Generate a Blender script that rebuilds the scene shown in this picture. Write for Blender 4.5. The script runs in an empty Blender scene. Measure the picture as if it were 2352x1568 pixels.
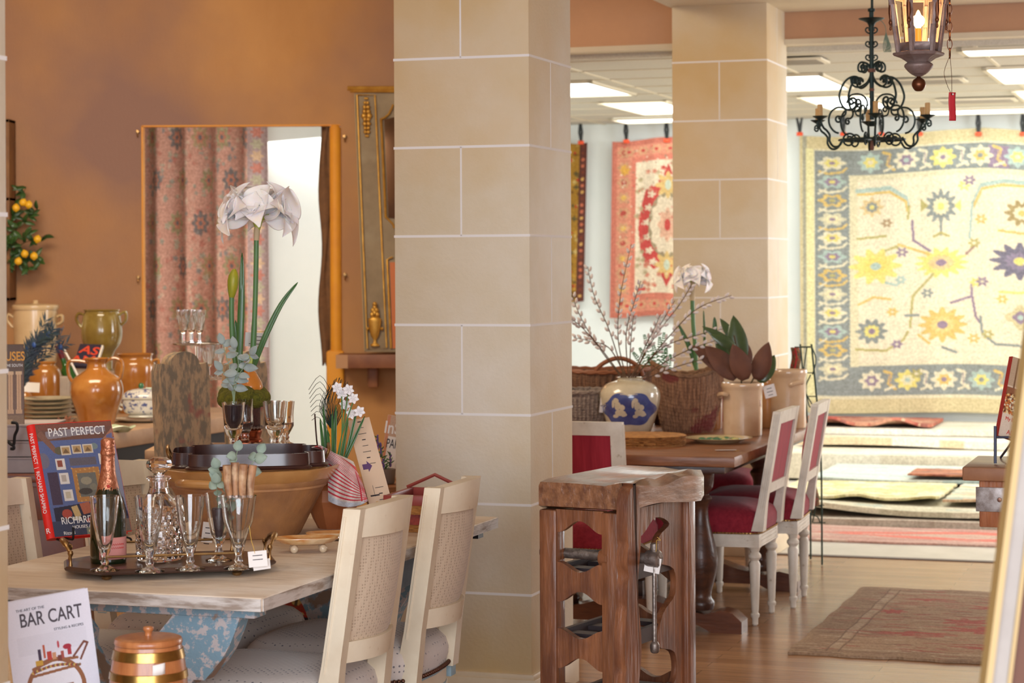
import bpy, bmesh, math, random
import numpy as np
from mathutils import Vector, Matrix
random.seed(7)
PI = math.pi
SC = bpy.context.scene
COL = SC.collection
# ------------------------------------------------------------ camera, world, lights
FPX, HOR, EYE, ROLL = 5023.0, 613.0, 1.55, 0.005
cd = bpy.data.cameras.new('camera'); cam = bpy.data.objects.new('camera', cd); COL.objects.link(cam)
cd.sensor_width = 36; cd.lens = FPX/2352*36; cd.shift_y = -(784-HOR)/2352
cd.clip_end = 100; cd.clip_start = .05
cam.matrix_world = Matrix.Translation((0, 0, EYE)) @ Matrix.Rotation(PI/2, 4, 'X') @ Matrix.Rotation(-ROLL, 4, 'Z')
cd.dof.use_dof = True; cd.dof.focus_distance = 6.4; cd.dof.aperture_fstop = 6.3
SC.camera = cam
SC.view_settings.view_transform = 'Standard'; SC.view_settings.look = 'None'
SC.view_settings.gamma = 1; SC.view_settings.use_curve_mapping = False
SC.view_settings.exposure = 0.0
wd = bpy.data.worlds.new('world'); SC.world = wd; wd.use_nodes = True
wd.node_tree.nodes['Background'].inputs[0].default_value = (.90, .93, 1, 1)
wd.node_tree.nodes['Background'].inputs[1].default_value = 1.1
TH = math.radians(18.3); CT, ST = math.cos(TH), math.sin(TH)
def RM(u, v, z=0): return Vector((u*CT+v*ST, -u*ST+v*CT, z))      # room axes -> world
def P(px, py, Y):                                                 # the point seen at a pixel, Y metres away
    dx, dy = px-1176, py-HOR
    x, y = dx-ROLL*dy, dy+ROLL*dx
    return Vector((x/FPX*Y, Y, EYE-y/FPX*Y))
def F(px, py, z=0):                                               # the same on a level plane
    dx, dy = px-1176, py-HOR
    return P(px, py, (EYE-z)*FPX/(dy+ROLL*dx))
def area(name, loc, target, sx, sy, power, color):
    l = bpy.data.lights.new(name, 'AREA'); l.shape = 'RECTANGLE'; l.size = sx; l.size_y = sy
    l.energy = power; l.color = color
    o = bpy.data.objects.new(name, l); COL.objects.link(o); o.location = loc
    o.rotation_euler = (Vector(target)-Vector(loc)).to_track_quat('-Z', 'Y').to_euler()
    return o
area('shop_window_light', (-.5, -1.6, 2.0), (0, 8, 1.0), 6, 2.6, 500, (.86, .91, 1))
area('warm_ceiling_light', (-2.2, 9.2, 3.45), (-2.4, 11.2, 0), 2.2, 1.2, 130, (1, .84, .62))
area('warm_front_light', (-1.0, 5.2, 3.45), (-1.2, 6.2, 0), 1.6, 1.0, 55, (1, .86, .68))
area('rug_pile_fill', RM(2.7, 11.9, 1.8), RM(-1.2, 15.0, .3), 2.6, 2.0, 210, (.92, .96, 1))  # unseen fill added to brighten the fronts of the rug piles
area('rug_room_light', RM(-2.4, 15.0, 2.68), RM(-2.4, 15.7, 0), 8.5, 2.2, 260, (1, .98, .93))
area('floor_sheen_fill', RM(2.0, 17.3, 1.5), RM(.2, 9.5, .0), 2.4, 2.2, 170, (.90, .95, 1))  # added light out of view, gives the floor its sheen; no window built
area('doorway_fill', (-1.6, 13.75, 2.65), (-1.6, 15.3, .9), 2.0, .7, 15, (.98, 1, .95))  # added fill for the rug and white partition beyond the doorway

# ------------------------------------------------------------ helpers
def s2l(c):
    c = np.asarray(c, float)/255.0
    return np.where(c <= .04045, c/12.92, ((c+.055)/1.055)**2.4)
def rgb(c): return tuple(float(x) for x in s2l(c))+(1,)
MATS = {}
def mat(name, c1, c2=None, scale=8, stretch=(1, 1, 1), rough=.6, metal=0, bump=0, bscale=None, detail=6,
        lo=.35, hi=.65, c3=None, s3=2, lo3=.5, hi3=.7, coat=0, trans=0, ior=1.45, alpha=1, sheen=0, sub=0,
        emit=None, kind='noise', attr=None, band=None, dist=0, spec=.5):
    if name in MATS: return MATS[name]
    m = bpy.data.materials.new(name); m.use_nodes = True; MATS[name] = m
    nt = m.node_tree; N = nt.nodes; L = nt.links; b = N['Principled BSDF']
    def mapping(st):
        tc = N.new('ShaderNodeTexCoord'); mp = N.new('ShaderNodeMapping'); L.new(tc.outputs['Object'], mp.inputs[0])
        mp.inputs['Scale'].default_value = st; return mp
    b.inputs['Base Color'].default_value = rgb(c1)
    b.inputs['Roughness'].default_value = rough; b.inputs['Metallic'].default_value = metal
    b.inputs['Coat Weight'].default_value = coat; b.inputs['Transmission Weight'].default_value = trans
    b.inputs['IOR'].default_value = ior; b.inputs['Alpha'].default_value = alpha
    b.inputs['Sheen Weight'].default_value = sheen; b.inputs['Coat Roughness'].default_value = .12
    b.inputs['Specular IOR Level'].default_value = spec
    if sub: b.inputs['Subsurface Weight'].default_value = sub; b.inputs['Subsurface Radius'].default_value = (.01, .008, .006)
    if emit: b.inputs['Emission Color'].default_value = rgb(emit[0]); b.inputs['Emission Strength'].default_value = emit[1]
    col = None; tex = None
    if attr:
        a = N.new('ShaderNodeAttribute'); a.attribute_name = attr; col = a.outputs['Color']
    if c2:
        mp = mapping(stretch)
        if kind == 'noise':
            tex = N.new('ShaderNodeTexNoise'); tex.inputs['Scale'].default_value = scale; tex.inputs['Detail'].default_value = detail
            tex.inputs['Roughness'].default_value = .62; tex.inputs['Distortion'].default_value = dist; fo = tex.outputs[0]
        elif kind == 'voronoi':
            tex = N.new('ShaderNodeTexVoronoi'); tex.inputs['Scale'].default_value = scale; fo = tex.outputs[0]
        else:
            tex = N.new('ShaderNodeTexWave'); tex.inputs['Scale'].default_value = scale; tex.bands_direction = band or 'X'
            tex.inputs['Distortion'].default_value = dist; tex.inputs['Detail'].default_value = 3; tex.inputs['Detail Scale'].default_value = 2; fo = tex.outputs[1]
        L.new(mp.outputs[0], tex.inputs['Vector'])
        r = N.new('ShaderNodeValToRGB'); L.new(fo, r.inputs[0])
        r.color_ramp.elements[0].position = lo; r.color_ramp.elements[1].position = hi
        r.color_ramp.elements[0].color = rgb(c1); r.color_ramp.elements[1].color = rgb(c2)
        if col is None: col = r.outputs[0]
        else:
            mx = N.new('ShaderNodeMix'); mx.data_type = 'RGBA'; mx.blend_type = 'MULTIPLY'; mx.inputs[0].default_value = 1
            L.new(col, mx.inputs[6]); L.new(r.outputs[0], mx.inputs[7]); col = mx.outputs[2]
    if c3:
        mp3 = mapping((1, 1, 1)); t3 = N.new('ShaderNodeTexNoise'); t3.inputs['Scale'].default_value = s3; t3.inputs['Detail'].default_value = 5
        L.new(mp3.outputs[0], t3.inputs['Vector'])
        r3 = N.new('ShaderNodeValToRGB'); r3.color_ramp.elements[0].position = lo3; r3.color_ramp.elements[1].position = hi3
        L.new(t3.outputs[0], r3.inputs[0])
        mx = N.new('ShaderNodeMix'); mx.data_type = 'RGBA'; L.new(r3.outputs[0], mx.inputs[0]); L.new(col, mx.inputs[6])
        mx.inputs[7].default_value = rgb(c3); col = mx.outputs[2]
    if col is not None: L.new(col, b.inputs['Base Color'])
    if bump:
        bt = N.new('ShaderNodeTexNoise'); bt.inputs['Scale'].default_value = bscale or scale*3; bt.inputs['Detail'].default_value = 5
        mpb = mapping(stretch); L.new(mpb.outputs[0], bt.inputs['Vector'])
        bn = N.new('ShaderNodeBump'); bn.inputs['Strength'].default_value = bump; bn.inputs['Distance'].default_value = .01
        L.new(bt.outputs[0], bn.inputs['Height']); L.new(bn.outputs[0], b.inputs['Normal'])
    return m

def tag(o, label, cat=None, group=None, kind=None):
    if label: o['label'] = label
    if cat: o['category'] = cat
    if group: o['group'] = group
    if kind: o['kind'] = kind
    return o
def thing(name, label, cat, loc=(0, 0, 0), rz=0, group=None):
    o = bpy.data.objects.new(name, None); COL.objects.link(o); o.empty_display_size = .05
    o.location = loc; o.rotation_euler = (0, 0, rz)
    return tag(o, label, cat, group)
def copy_tree(o, parent=None):
    c = o.copy(); COL.objects.link(c)
    if parent: c.parent = parent
    for ch in list(o.children): copy_tree(ch, c)
    return c

class MB:
    """collects shapes into one mesh"""
    def __init__(s, M=None): s.bm = bmesh.new(); s.M = M or Matrix.Identity(4); s.mats = []; s.mi = 0; s.sharp = 35
    def m(s, mt):
        if mt not in s.mats: s.mats.append(mt)
        s.mi = s.mats.index(mt); return s
    def _fin(s, faces):
        for f in faces: f.material_index = s.mi
    def face(s, pts):
        f = s.bm.faces.new([s.bm.verts.new(s.M @ Vector(p)) for p in pts]); f.material_index = s.mi; return s
    def box(s, c, d, R=None, bev=0, taper=1.0):
        T = Matrix.Translation(c) @ (R.to_4x4() if R else Matrix.Identity(4))
        r = bmesh.ops.create_cube(s.bm, size=1); vs = r['verts']
        for v in vs:
            k = taper if v.co.z < 0 else 1
            v.co = Vector((v.co.x*d[0]*k, v.co.y*d[1]*k, v.co.z*d[2]))
        fs = set(f for v in vs for f in v.link_faces)
        if bev:
            es = list(set(e for v in vs for e in v.link_edges))
            rr = bmesh.ops.bevel(s.bm, geom=es, offset=bev, segments=2, affect='EDGES', profile=.5)
            vs = set(rr['verts']); 
            for f in rr['faces']: vs.update(f.verts)
            seen = set(vs); st = list(vs)
            while st:
                v = st.pop()
                for e in v.link_edges:
                    w = e.other_vert(v)
                    if w not in seen: seen.add(w); st.append(w)
            vs = seen; fs = set(f for v in vs for f in v.link_faces)
        for v in vs: v.co = s.M @ (T @ v.co)
        s._fin(fs); return s
    def ring_surface(s, rings, closed=True, cap=True):
        V = [[s.bm.verts.new(s.M @ Vector(p)) for p in r] for r in rings]; n = len(V[0]); fs = []
        for a, b in zip(V, V[1:]):
            for i in range(n if closed else n-1):
                j = (i+1) % n
                fs.append(s.bm.faces.new((a[i], a[j], b[j], b[i])))
        if cap and closed:
            fs.append(s.bm.faces.new(V[0][::-1])); fs.append(s.bm.faces.new(V[-1]))
        s._fin(fs); return s
    def lathe(s, prof, seg=32, c=(0, 0, 0), R=None, fn=None, wob=0, squash=1):
        c = Vector(c); rings = []
        for k, (r, z) in enumerate(prof):
            ring = []
            for i in range(seg):
                a = 2*PI*i/seg; rr = max(r, .00005)
                if fn: rr *= fn(a, z)
                p = Vector((rr*math.cos(a), squash*rr*math.sin(a), z))
                if R: p = R @ p
                ring.append(c+p)
            rings.append(ring)
        return s.ring_surface(rings)
    def tube(s, pts, r, seg=8, flat=1):
        pts = [Vector(p) for p in pts]; n = len(pts); rs = r if isinstance(r, (list, tuple)) else [r]*n
        up = None; rings = []
        for i, p in enumerate(pts):
            t = (pts[min(i+1, n-1)]-pts[max(i-1, 0)])
            if t.length < 1e-9: t = Vector((0, 0, 1))
            t.normalize()
            if up is None:
                up = Vector((0, 0, 1)) if abs(t.z) < .9 else Vector((1, 0, 0))
            side = t.cross(up); side.normalize(); up = side.cross(t)
            rings.append([p+rs[i]*(math.cos(2*PI*k/seg)*side+flat*math.sin(2*PI*k/seg)*up) for k in range(seg)])
        return s.ring_surface(rings)
    def prism(s, poly, depth, T=None):
        """poly in local x,z ; extruded along local y"""
        T = T or Matrix.Identity(4)
        a = [s.bm.verts.new(s.M @ (T @ Vector((x, 0, z)))) for x, z in poly]
        b = [s.bm.verts.new(s.M @ (T @ Vector((x, depth, z)))) for x, z in poly]
        n = len(poly); fs = [s.bm.faces.new(a), s.bm.faces.new(b[::-1])]
        for i in range(n): fs.append(s.bm.faces.new((a[i], b[i], b[(i+1) % n], a[(i+1) % n])))
        s._fin(fs); return s
    def grid(s, fn, nu, nv, closed=False):
        V = [[s.bm.verts.new(s.M @ Vector(fn(i/nu, j/nv))) for i in range(nu+1)] for j in range(nv+1)]
        fs = [s.bm.faces.new((V[j][i], V[j][i+1], V[j+1][i+1], V[j+1][i])) for j in range(nv) for i in range(nu)]
        s._fin(fs); return s
    def ball(s, c, r, seg=12, sc=(1, 1, 1)):
        r0 = bmesh.ops.create_uvsphere(s.bm, u_segments=seg, v_segments=max(6, seg//2+2), radius=r)
        for v in r0['verts']: v.co = s.M @ (Vector(c)+Vector((v.co.x*sc[0], v.co.y*sc[1], v.co.z*sc[2])))
        s._fin(set(f for v in r0['verts'] for f in v.link_faces)); return s
    def leaf(s, base, d, nrm, L, W, curl=.15, cup=.2, n=6, tip=1.0):
        """pointed leaf with thickness from its folded section"""
        d = Vector(d).normalized(); nrm = Vector(nrm); nrm = (nrm-nrm.dot(d)*d)
        nrm = nrm.normalized() if nrm.length > 1e-5 else d.orthogonal().normalized()
        side = d.cross(nrm); base = Vector(base); rows = []
        for i in range(n+1):
            t = i/n; w = W*.5*(math.sin(PI*min(1, t*.95+.05)**.85)**.8)*(1 if t < .98 else .1)*tip
            ctr = base+d*L*t-nrm*L*curl*t*t
            rows.append([ctr-side*w+nrm*w*cup, ctr, ctr+side*w+nrm*w*cup])
        V = [[s.bm.verts.new(s.M @ p) for p in r] for r in rows]
        fs = []
        for a, b in zip(V, V[1:]):
            for i in range(2): fs.append(s.bm.faces.new((a[i], a[i+1], b[i+1], b[i])))
        s._fin(fs); return s
    def build(s, name, parent=None, mt=None, sol=0, sub=0, flat=False, label=None):
        me = bpy.data.meshes.new(name)
        if sol == 0: bmesh.ops.recalc_face_normals(s.bm, faces=s.bm.faces[:])
        s.bm.to_mesh(me); s.bm.free()
        if not s.mats and mt: s.mats = [mt]
        for q in s.mats: me.materials.append(q)
        if not flat:
            me.shade_smooth(); me.set_sharp_from_angle(angle=math.radians(s.sharp))
        o = bpy.data.objects.new(name, me); COL.objects.link(o)
        if parent: o.parent = parent
        if sol:
            md = o.modifiers.new('thickness', 'SOLIDIFY'); md.thickness = sol; md.offset = 0
        if sub:
            md = o.modifiers.new('smooth', 'SUBSURF'); md.levels = sub; md.render_levels = sub
        if label: o['label'] = label
        return o
def spline(pts, n=6):
    """Catmull-Rom through points"""
    pts = [Vector(p) for p in pts]; out = []
    for i in range(len(pts)-1):
        p0 = pts[max(i-1, 0)]; p1 = pts[i]; p2 = pts[i+1]; p3 = pts[min(i+2, len(pts)-1)]
        for k in range(n):
            t = k/n
            out.append(.5*((2*p1)+(p2-p0)*t+(2*p0-5*p1+4*p2-p3)*t*t+(3*p1-p0-3*p2+p3)*t**3))
    out.append(pts[-1]); return out
def sprof(pts, n=4): return [(max(p[0], 0), p[1]) for p in spline([(a, b, 0) for a, b in pts], n)]
def pxprof(pts, Y, pyb):
    """silhouette (half width px, py) -> profile (r, z above base)"""
    return [(h*Y/FPX, (pyb-y)*Y/FPX) for h, y in pts]
def text(body, size, T, mt, parent, name='lettering', ext=.0006, align='CENTER', sx=1.0, bold=0):
    cu = bpy.data.curves.new('t', 'FONT'); cu.body = body; cu.size = size; cu.extrude = ext; cu.align_x = align; cu.align_y = 'CENTER'
    cu.offset = bold
    to = bpy.data.objects.new('t', cu); COL.objects.link(to)
    me = bpy.data.meshes.new_from_object(to.evaluated_get(bpy.context.evaluated_depsgraph_get()))
    bpy.data.objects.remove(to); bpy.data.curves.remove(cu)
    me.transform(T @ Matrix.Diagonal((sx, 1, 1, 1)))
    return me
def join_meshes(name, mes, mt, parent=None):
    bm = bmesh.new()
    for me in mes: bm.from_mesh(me)
    me = bpy.data.meshes.new(name); bm.to_mesh(me); bm.free(); me.materials.clear(); me.materials.append(mt)
    for p in me.polygons: p.material_index = 0
    o = bpy.data.objects.new(name, me); COL.objects.link(o)
    if parent: o.parent = parent
    return o
class Canvas:
    """a woven or printed design, kept as colours on the surface's own points"""
    def __init__(s, w, h, bg, res=1.0):
        s.w, s.h, s.res = w, h, res
        s.nx, s.ny = int(w*res)+1, int(h*res)+1
        s.a = np.ones((s.ny, s.nx, 3))*np.array(bg, float)
        s.X, s.Y = np.meshgrid(np.linspace(0, w, s.nx), np.linspace(0, h, s.ny))
    def put(s, mask, c): s.a[mask] = c; return s
    def rect(s, x0, y0, x1, y1, c): return s.put((s.X >= x0) & (s.X <= x1) & (s.Y >= y0) & (s.Y <= y1), c)
    def ell(s, cx, cy, rx, ry, c, lobes=0, amp=.2, ph=0):
        dx, dy = (s.X-cx)/rx, (s.Y-cy)/ry; r = np.hypot(dx, dy)
        lim = 1+amp*np.cos(lobes*np.arctan2(dy, dx)+ph) if lobes else 1
        return s.put(r <= lim, c)
    def dia(s, cx, cy, rx, ry, c): return s.put(np.abs(s.X-cx)/rx+np.abs(s.Y-cy)/ry <= 1, c)
    def line(s, pts, w, c):
        for (x0, y0), (x1, y1) in zip(pts, pts[1:]):
            dx, dy = x1-x0, y1-y0; l2 = dx*dx+dy*dy+1e-9
            t = np.clip(((s.X-x0)*dx+(s.Y-y0)*dy)/l2, 0, 1)
            s.put(np.hypot(s.X-x0-t*dx, s.Y-y0-t*dy) <= w/2, c)
        return s
    def poly(s, pts, c):
        m = np.zeros(s.X.shape, bool); n = len(pts)
        for i in range(n):
            x0, y0 = pts[i]; x1, y1 = pts[(i+1) % n]
            if y0 == y1: continue
            cond = ((s.Y >= min(y0, y1)) & (s.Y < max(y0, y1)) & (s.X < (x1-x0)*(s.Y-y0)/(y1-y0)+x0)); m ^= cond
        return s.put(m, c)
    def noise(s, amt, seed=1, rowamt=0):
        r = np.random.RandomState(seed); s.a += r.normal(0, amt, s.a.shape[:2])[..., None]
        if rowamt: s.a += r.normal(0, rowamt, (s.ny, 1, 1))
        return s
    def mesh(s, name, fn, mt, parent=None, back=0):
        """fn(u, v) -> point, v = 0 at the top row; back = thickness"""
        U, V = s.X/s.w, s.Y/s.h
        co = np.array([fn(u, v) for u, v in zip(U.ravel(), V.ravel())], float)
        me = bpy.data.meshes.new(name); nx, ny = s.nx, s.ny
        i = np.arange((nx-1)*(ny-1)); r, c = i//(nx-1), i % (nx-1); a = r*nx+c
        q = np.stack([a, a+nx, a+nx+1, a+1], 1)
        me.vertices.add(nx*ny); me.vertices.foreach_set('co', co.ravel())
        me.loops.add(q.size); me.loops.foreach_set('vertex_index', q.ravel())
        me.polygons.add(len(q)); me.polygons.foreach_set('loop_start', np.arange(len(q))*4)
        me.update(calc_edges=True); me.validate()
        at = me.color_attributes.new('design', 'FLOAT_COLOR', 'POINT')
        cl = np.ones((nx*ny, 4)); cl[:, :3] = s2l(np.clip(s.a, 0, 255)).reshape(-1, 3); at.data.foreach_set('color', cl.ravel())
        me.materials.append(mt); me.shade_smooth()
        o = bpy.data.objects.new(name, me); COL.objects.link(o)
        if parent: o.parent = parent
        if back:
            md = o.modifiers.new('thickness', 'SOLIDIFY'); md.thickness = back; md.offset = -1
            es = o.modifiers.new('crisp edges', 'EDGE_SPLIT'); es.split_angle = math.radians(50)
        return o
def struct(o): o['kind'] = 'structure'; return o
# ------------------------------------------------------------ the room
RMAT = Matrix.Rotation(-TH, 4, 'Z')
def room(o): o.rotation_euler = (0, 0, -TH); return o
def planks(name, ca, cb, cc, rough):
    m = bpy.data.materials.new(name); m.use_nodes = True; nt = m.node_tree; N = nt.nodes; L = nt.links; b = N['Principled BSDF']
    tc = N.new('ShaderNodeTexCoord'); br = N.new('ShaderNodeTexBrick'); L.new(tc.outputs['Object'], br.inputs[0])
    br.inputs['Scale'].default_value = 1; br.inputs['Brick Width'].default_value = 1.3; br.inputs['Row Height'].default_value = .09
    br.inputs['Mortar Size'].default_value = .0015; br.inputs['Mortar Smooth'].default_value = .5
    br.inputs['Color1'].default_value = rgb(ca); br.inputs['Color2'].default_value = rgb(cb); br.inputs['Mortar'].default_value = rgb(cc)
    mp = N.new('ShaderNodeMapping'); mp.inputs['Scale'].default_value = (1.2, 22, 1); L.new(tc.outputs['Object'], mp.inputs[0])
    no = N.new('ShaderNodeTexNoise'); no.inputs['Scale'].default_value = 2; no.inputs['Detail'].default_value = 6; L.new(mp.outputs[0], no.inputs[0])
    mx = N.new('ShaderNodeMix'); mx.data_type = 'RGBA'; mx.blend_type = 'OVERLAY'; mx.inputs[0].default_value = .45
    L.new(br.outputs[0], mx.inputs[6]); L.new(no.outputs[0], mx.inputs[7]); L.new(mx.outputs[2], b.inputs['Base Color'])
    b.inputs['Roughness'].default_value = rough
    bn = N.new('ShaderNodeBump'); bn.inputs['Strength'].default_value = .12; bn.inputs['Distance'].default_value = .004
    L.new(no.outputs[0], bn.inputs['Height']); L.new(bn.outputs[0], b.inputs['Normal'])
    return m
M_wood = planks('floor_planks', (172, 132, 98), (156, 116, 84), (96, 70, 52), .24)
M_pale = mat('pale_floor', (206, 200, 190), (190, 184, 174), 6, rough=.32)
M_orange = mat('ochre_plaster', (190, 140, 86), (172, 120, 66), .9, stretch=(1, 1, .55), rough=.75, c3=(140, 106, 92), s3=.6, lo3=.42, hi3=.66, bump=.15, bscale=60, detail=9)
M_lityellow = mat('lit_jamb_yellow', (232, 160, 40), (214, 140, 44), 3, rough=.6)  # bright yellow stands in for light falling on the doorway jambs
M_brown = mat('brown_plaster', (198, 152, 116), (180, 138, 108), 1.2, rough=.7, bump=.1, bscale=60)
M_white = mat('white_wall', (236, 240, 236), (228, 234, 230), 1.5, rough=.8)
M_cream = mat('cream_soffit', (218, 206, 182), (208, 196, 172), 2, rough=.7)
M_stone = mat('limestone_finish', (218, 208, 190), (206, 190, 158), 1.3, rough=.62, c3=(204, 170, 112), s3=.9, lo3=.43, hi3=.68, bump=.12, bscale=70, detail=8)
M_mortar = mat('white_joint', (230, 226, 222), rough=.8)
M_trim = mat('cream_trim', (226, 208, 178), (212, 192, 160), 4, rough=.45)
M_tile = mat('acoustic_tile', (206, 200, 186), (192, 186, 172), 90, rough=.9)
M_tee = mat('ceiling_tee', (218, 208, 184), rough=.6)
M_lamp = mat('light_diffuser', (255, 255, 255), emit=((246, 255, 255), 4.2), rough=.4)

b = MB(); b.box((-1.5, 5.2, -.05), (16, 12.8, .1)); struct(room(b.build('floor', mt=M_wood)))
b = MB(); b.box((-1.5, 14.8, -.05), (16, 6.4, .1)); struct(room(b.build('floor_back', mt=M_pale)))
b = MB(); b.box((0, 11.6, .003), (9, .05, .006), bev=.002); struct(room(b.build('trim_1', mt=mat('threshold_strip', (120, 106, 96), rough=.5))))
b = MB(); b.box((-1.5, 17.65, 1.5), (16, .1, 3.2)); struct(room(b.build('wall_back', mt=M_white)))
b = MB(); b.box((3.2, 8, 1.8), (.1, 19, 3.8)); struct(room(b.build('wall_right', mt=M_brown)))
b = MB(); b.box((-5.3, 7.5, 1.8), (.1, 17, 3.8)); struct(b.build('wall_left', mt=M_orange))
WY = 13.0
b = MB(); oL, oR, oT = -2.197, -1.017, 2.40
b.box(((oL-6)/2, WY+.035, 1.9), (oL+6, .07, 3.8)); b.box(((oL+oR)/2, WY+.035, (oT+3.8)/2), (oR-oL, .07, 3.8-oT)); b.box(((oR+.22)/2, WY+.035, 1.9), (.22-oR, .07, 3.8))
struct(b.build('wall_ochre', mt=M_orange))
b = MB(); b.box((oL+.002, WY+.034, oT/2), (.008, .078, oT)); b.box(((oL+oR)/2, WY+.034, oT-.002), (oR-oL, .078, .008)); struct(b.build('trim_2', mt=M_lityellow))
b = MB()                                                           # rounded jamb of the opening, its lit glow put into the yellow
b.lathe([(.034, 1.045), (.034, 2.38), (.02, 2.40)], 24, (oR-.03, WY+.0, 0)); b.box((oR-.035, WY+.03, .53), (.105, .14, 1.06), bev=.015)
struct(b.build('trim_3', mt=M_lityellow))
b = MB(); b.box((-2.2, 15.45, 1.4), (4.4, .1, 2.8)); struct(b.build('wall_partition', mt=M_white))
b = MB(); q_ = [RM(-3.95, 12.08), RM(6.5, 12.08), RM(6.5, 17.7), RM(-9.5, 17.7), Vector((-5.3, 13.2, 0)), Vector((0, 13.2, 0))]; b.prism([(p.x, p.y) for p in q_], .1, Matrix.Rotation(-PI/2, 4, 'X')); o = struct(b.build('ceiling_back', mt=M_tile)); o.location.z = 2.84
b = MB(); b.box((.3, 6.95, 3.3), (6.4, 10.0, .7)); struct(room(b.build('ceiling_soffit', mt=M_cream)))
b = MB(); b.box((-6.0, 6.0, 3.75), (6.4, 13.4, .1)); struct(room(b.build('ceiling', mt=M_cream)))
b = MB(); b.box((-.5, 12.03, 3.2), (7.0, .14, .80)); struct(room(b.build('wall_beam', mt=M_brown)))
b = MB(); b.box((-.45, 12.03, 2.785), (6.6, .16, .03)); struct(room(b.build('trim_4', mt=M_cream)))
b = MB()
for k in range(12): b.box((-7.9+k*1.22+.46, 14.85, 2.738), (.022, 5.5, .006))
for k in range(10): b.box((-1.5, 12.18+k*.61, 2.738), (15, .022, .006))
struct(room(b.build('trim_5', mt=M_tee)))

def pillar(name, cu, cv, wu, wv, zt, dz=0):
    b = MB(); b.box((0, 0, zt/2), (wu, wv, zt), bev=.004); o = struct(b.build(name, mt=M_stone)); o.location = RM(cu, cv); o.rotation_euler.z = -TH
    b = MB(); R = .3166; e = .0012; w = .0045
    z0 = 1.028-3*R+dz
    for k in range(0, 12):
        z = z0+k*R
        if z > .15 and z < zt: b.box((0, 0, z), (wu+2*e, wv+2*e, w*2))
        if z+R < zt:
            za, zb = max(z, .13), z+R
            if (k+1) % 2 == 0: b.box((0, 0, (za+zb)/2), (w*1.4, wv+2*e, zb-za))
            else: b.box((0, 0, (za+zb)/2), (wu+2*e, w*.8, zb-za))
    j = b.build('trim_joint_lines', mt=M_mortar); j.parent = o
    b = MB(); b.box((0, 0, .05), (wu+.034, wv+.034, .1), bev=.003); b.box((0, 0, .106), (wu+.022, wv+.022, .024), bev=.006)
    j = b.build('baseboard', mt=M_trim); j.parent = o
    return o
pillar('wall_pillar_front', -2.61, 7.576, .51, .51, 3.8)
pillar('wall_pillar_back', -2.62, 11.745, .52, .54, 3.0, .035)
pillar('wall_pillar_near', -2.62, 3.635, .51, .51, 3.8)

# ceiling light panels
def clight(u0, u1, v0, v1, label):
    t = thing('ceiling_light', label, 'ceiling light', RM((u0+u1)/2, (v0+v1)/2, 2.72), -TH, 'fluorescent panels in the rug room ceiling')
    w, d = u1-u0, v1-v0
    b = MB()
    for sx in (-1, 1): b.box((sx*(w/2), 0, .008), (.03, d+.03, .018))
    for sy in (-1, 1): b.box((0, sy*(d/2), .008), (w+.03, .03, .018))
    b.build('frame', t, M_tee)
    b = MB(); b.box((0, 0, .012), (w-.02, d-.02, .008)); b.build('diffuser', t, M_lamp)
clight(-1.43, -.95, 12.15, 12.5, 'short bright ceiling panel above the long hanging tag, close behind the brown beam')
clight(-1.43, -.95, 13.38, 14.5, 'bright ceiling panel at the right picture edge, second behind the brown beam')
clight(-1.43, -.95, 15.25, 16.4, 'bright ceiling panel at the far right edge, third behind the brown beam')
clight(-2.9, -2.42, 13.4, 14.56, 'bright ceiling panel just right of the back stone pillar')
clight(-2.9, -2.42, 15.2, 16.4, 'bright ceiling panel seen through the chandelier scrolls')
clight(-4.5, -3.9, 13.4, 14.5, 'bright ceiling panel between the two stone pillars, nearest of three')
clight(-4.35, -3.87, 15.2, 16.4, 'bright ceiling panel between the two stone pillars, middle of three')
clight(-4.75, -3.5, 16.9, 17.35, 'narrow bright ceiling panel over the red medallion rug by the back wall')
clight(-2.39, -.6, 16.85, 17.3, 'long bright ceiling strip over the large pale hanging rug')
def vent(u, v, label):
    t = thing('ceiling_vent', label, 'vent', RM(u, v, 2.725), -TH, 'grey air vents in the tiled ceiling')
    b = MB(); b.box((0, 0, 0), (.56, .30, .012), bev=.003)
    b.build('frame', t, M_tee)
    b = MB()
    for k in range(9): b.box((0, -.12+k*.03, -.008), (.5, .008, .008))
    b.build('slats', t, mat('vent_grey', (168, 160, 146), rough=.6))
vent(-2.5, 12.45, 'grey ceiling vent left of the chandelier pole under the beam')
vent(-1.9, 14.1, 'grey ceiling vent behind the lantern finial')
vent(-1.75, 15.9, 'small far grey ceiling vent left of the red tag')
b = MB(); b.lathe([(.028, 0), (.03, -.01), (.014, -.03), (0, -.035)], 16)
o = b.build('smoke_detector', mt=mat('white_plastic', (236, 238, 240), rough=.4)); o.location = RM(-2.52, 12.62, 2.738); tag(o, 'small white round fitting on the ceiling beside the back pillar', 'smoke detector')

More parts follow.
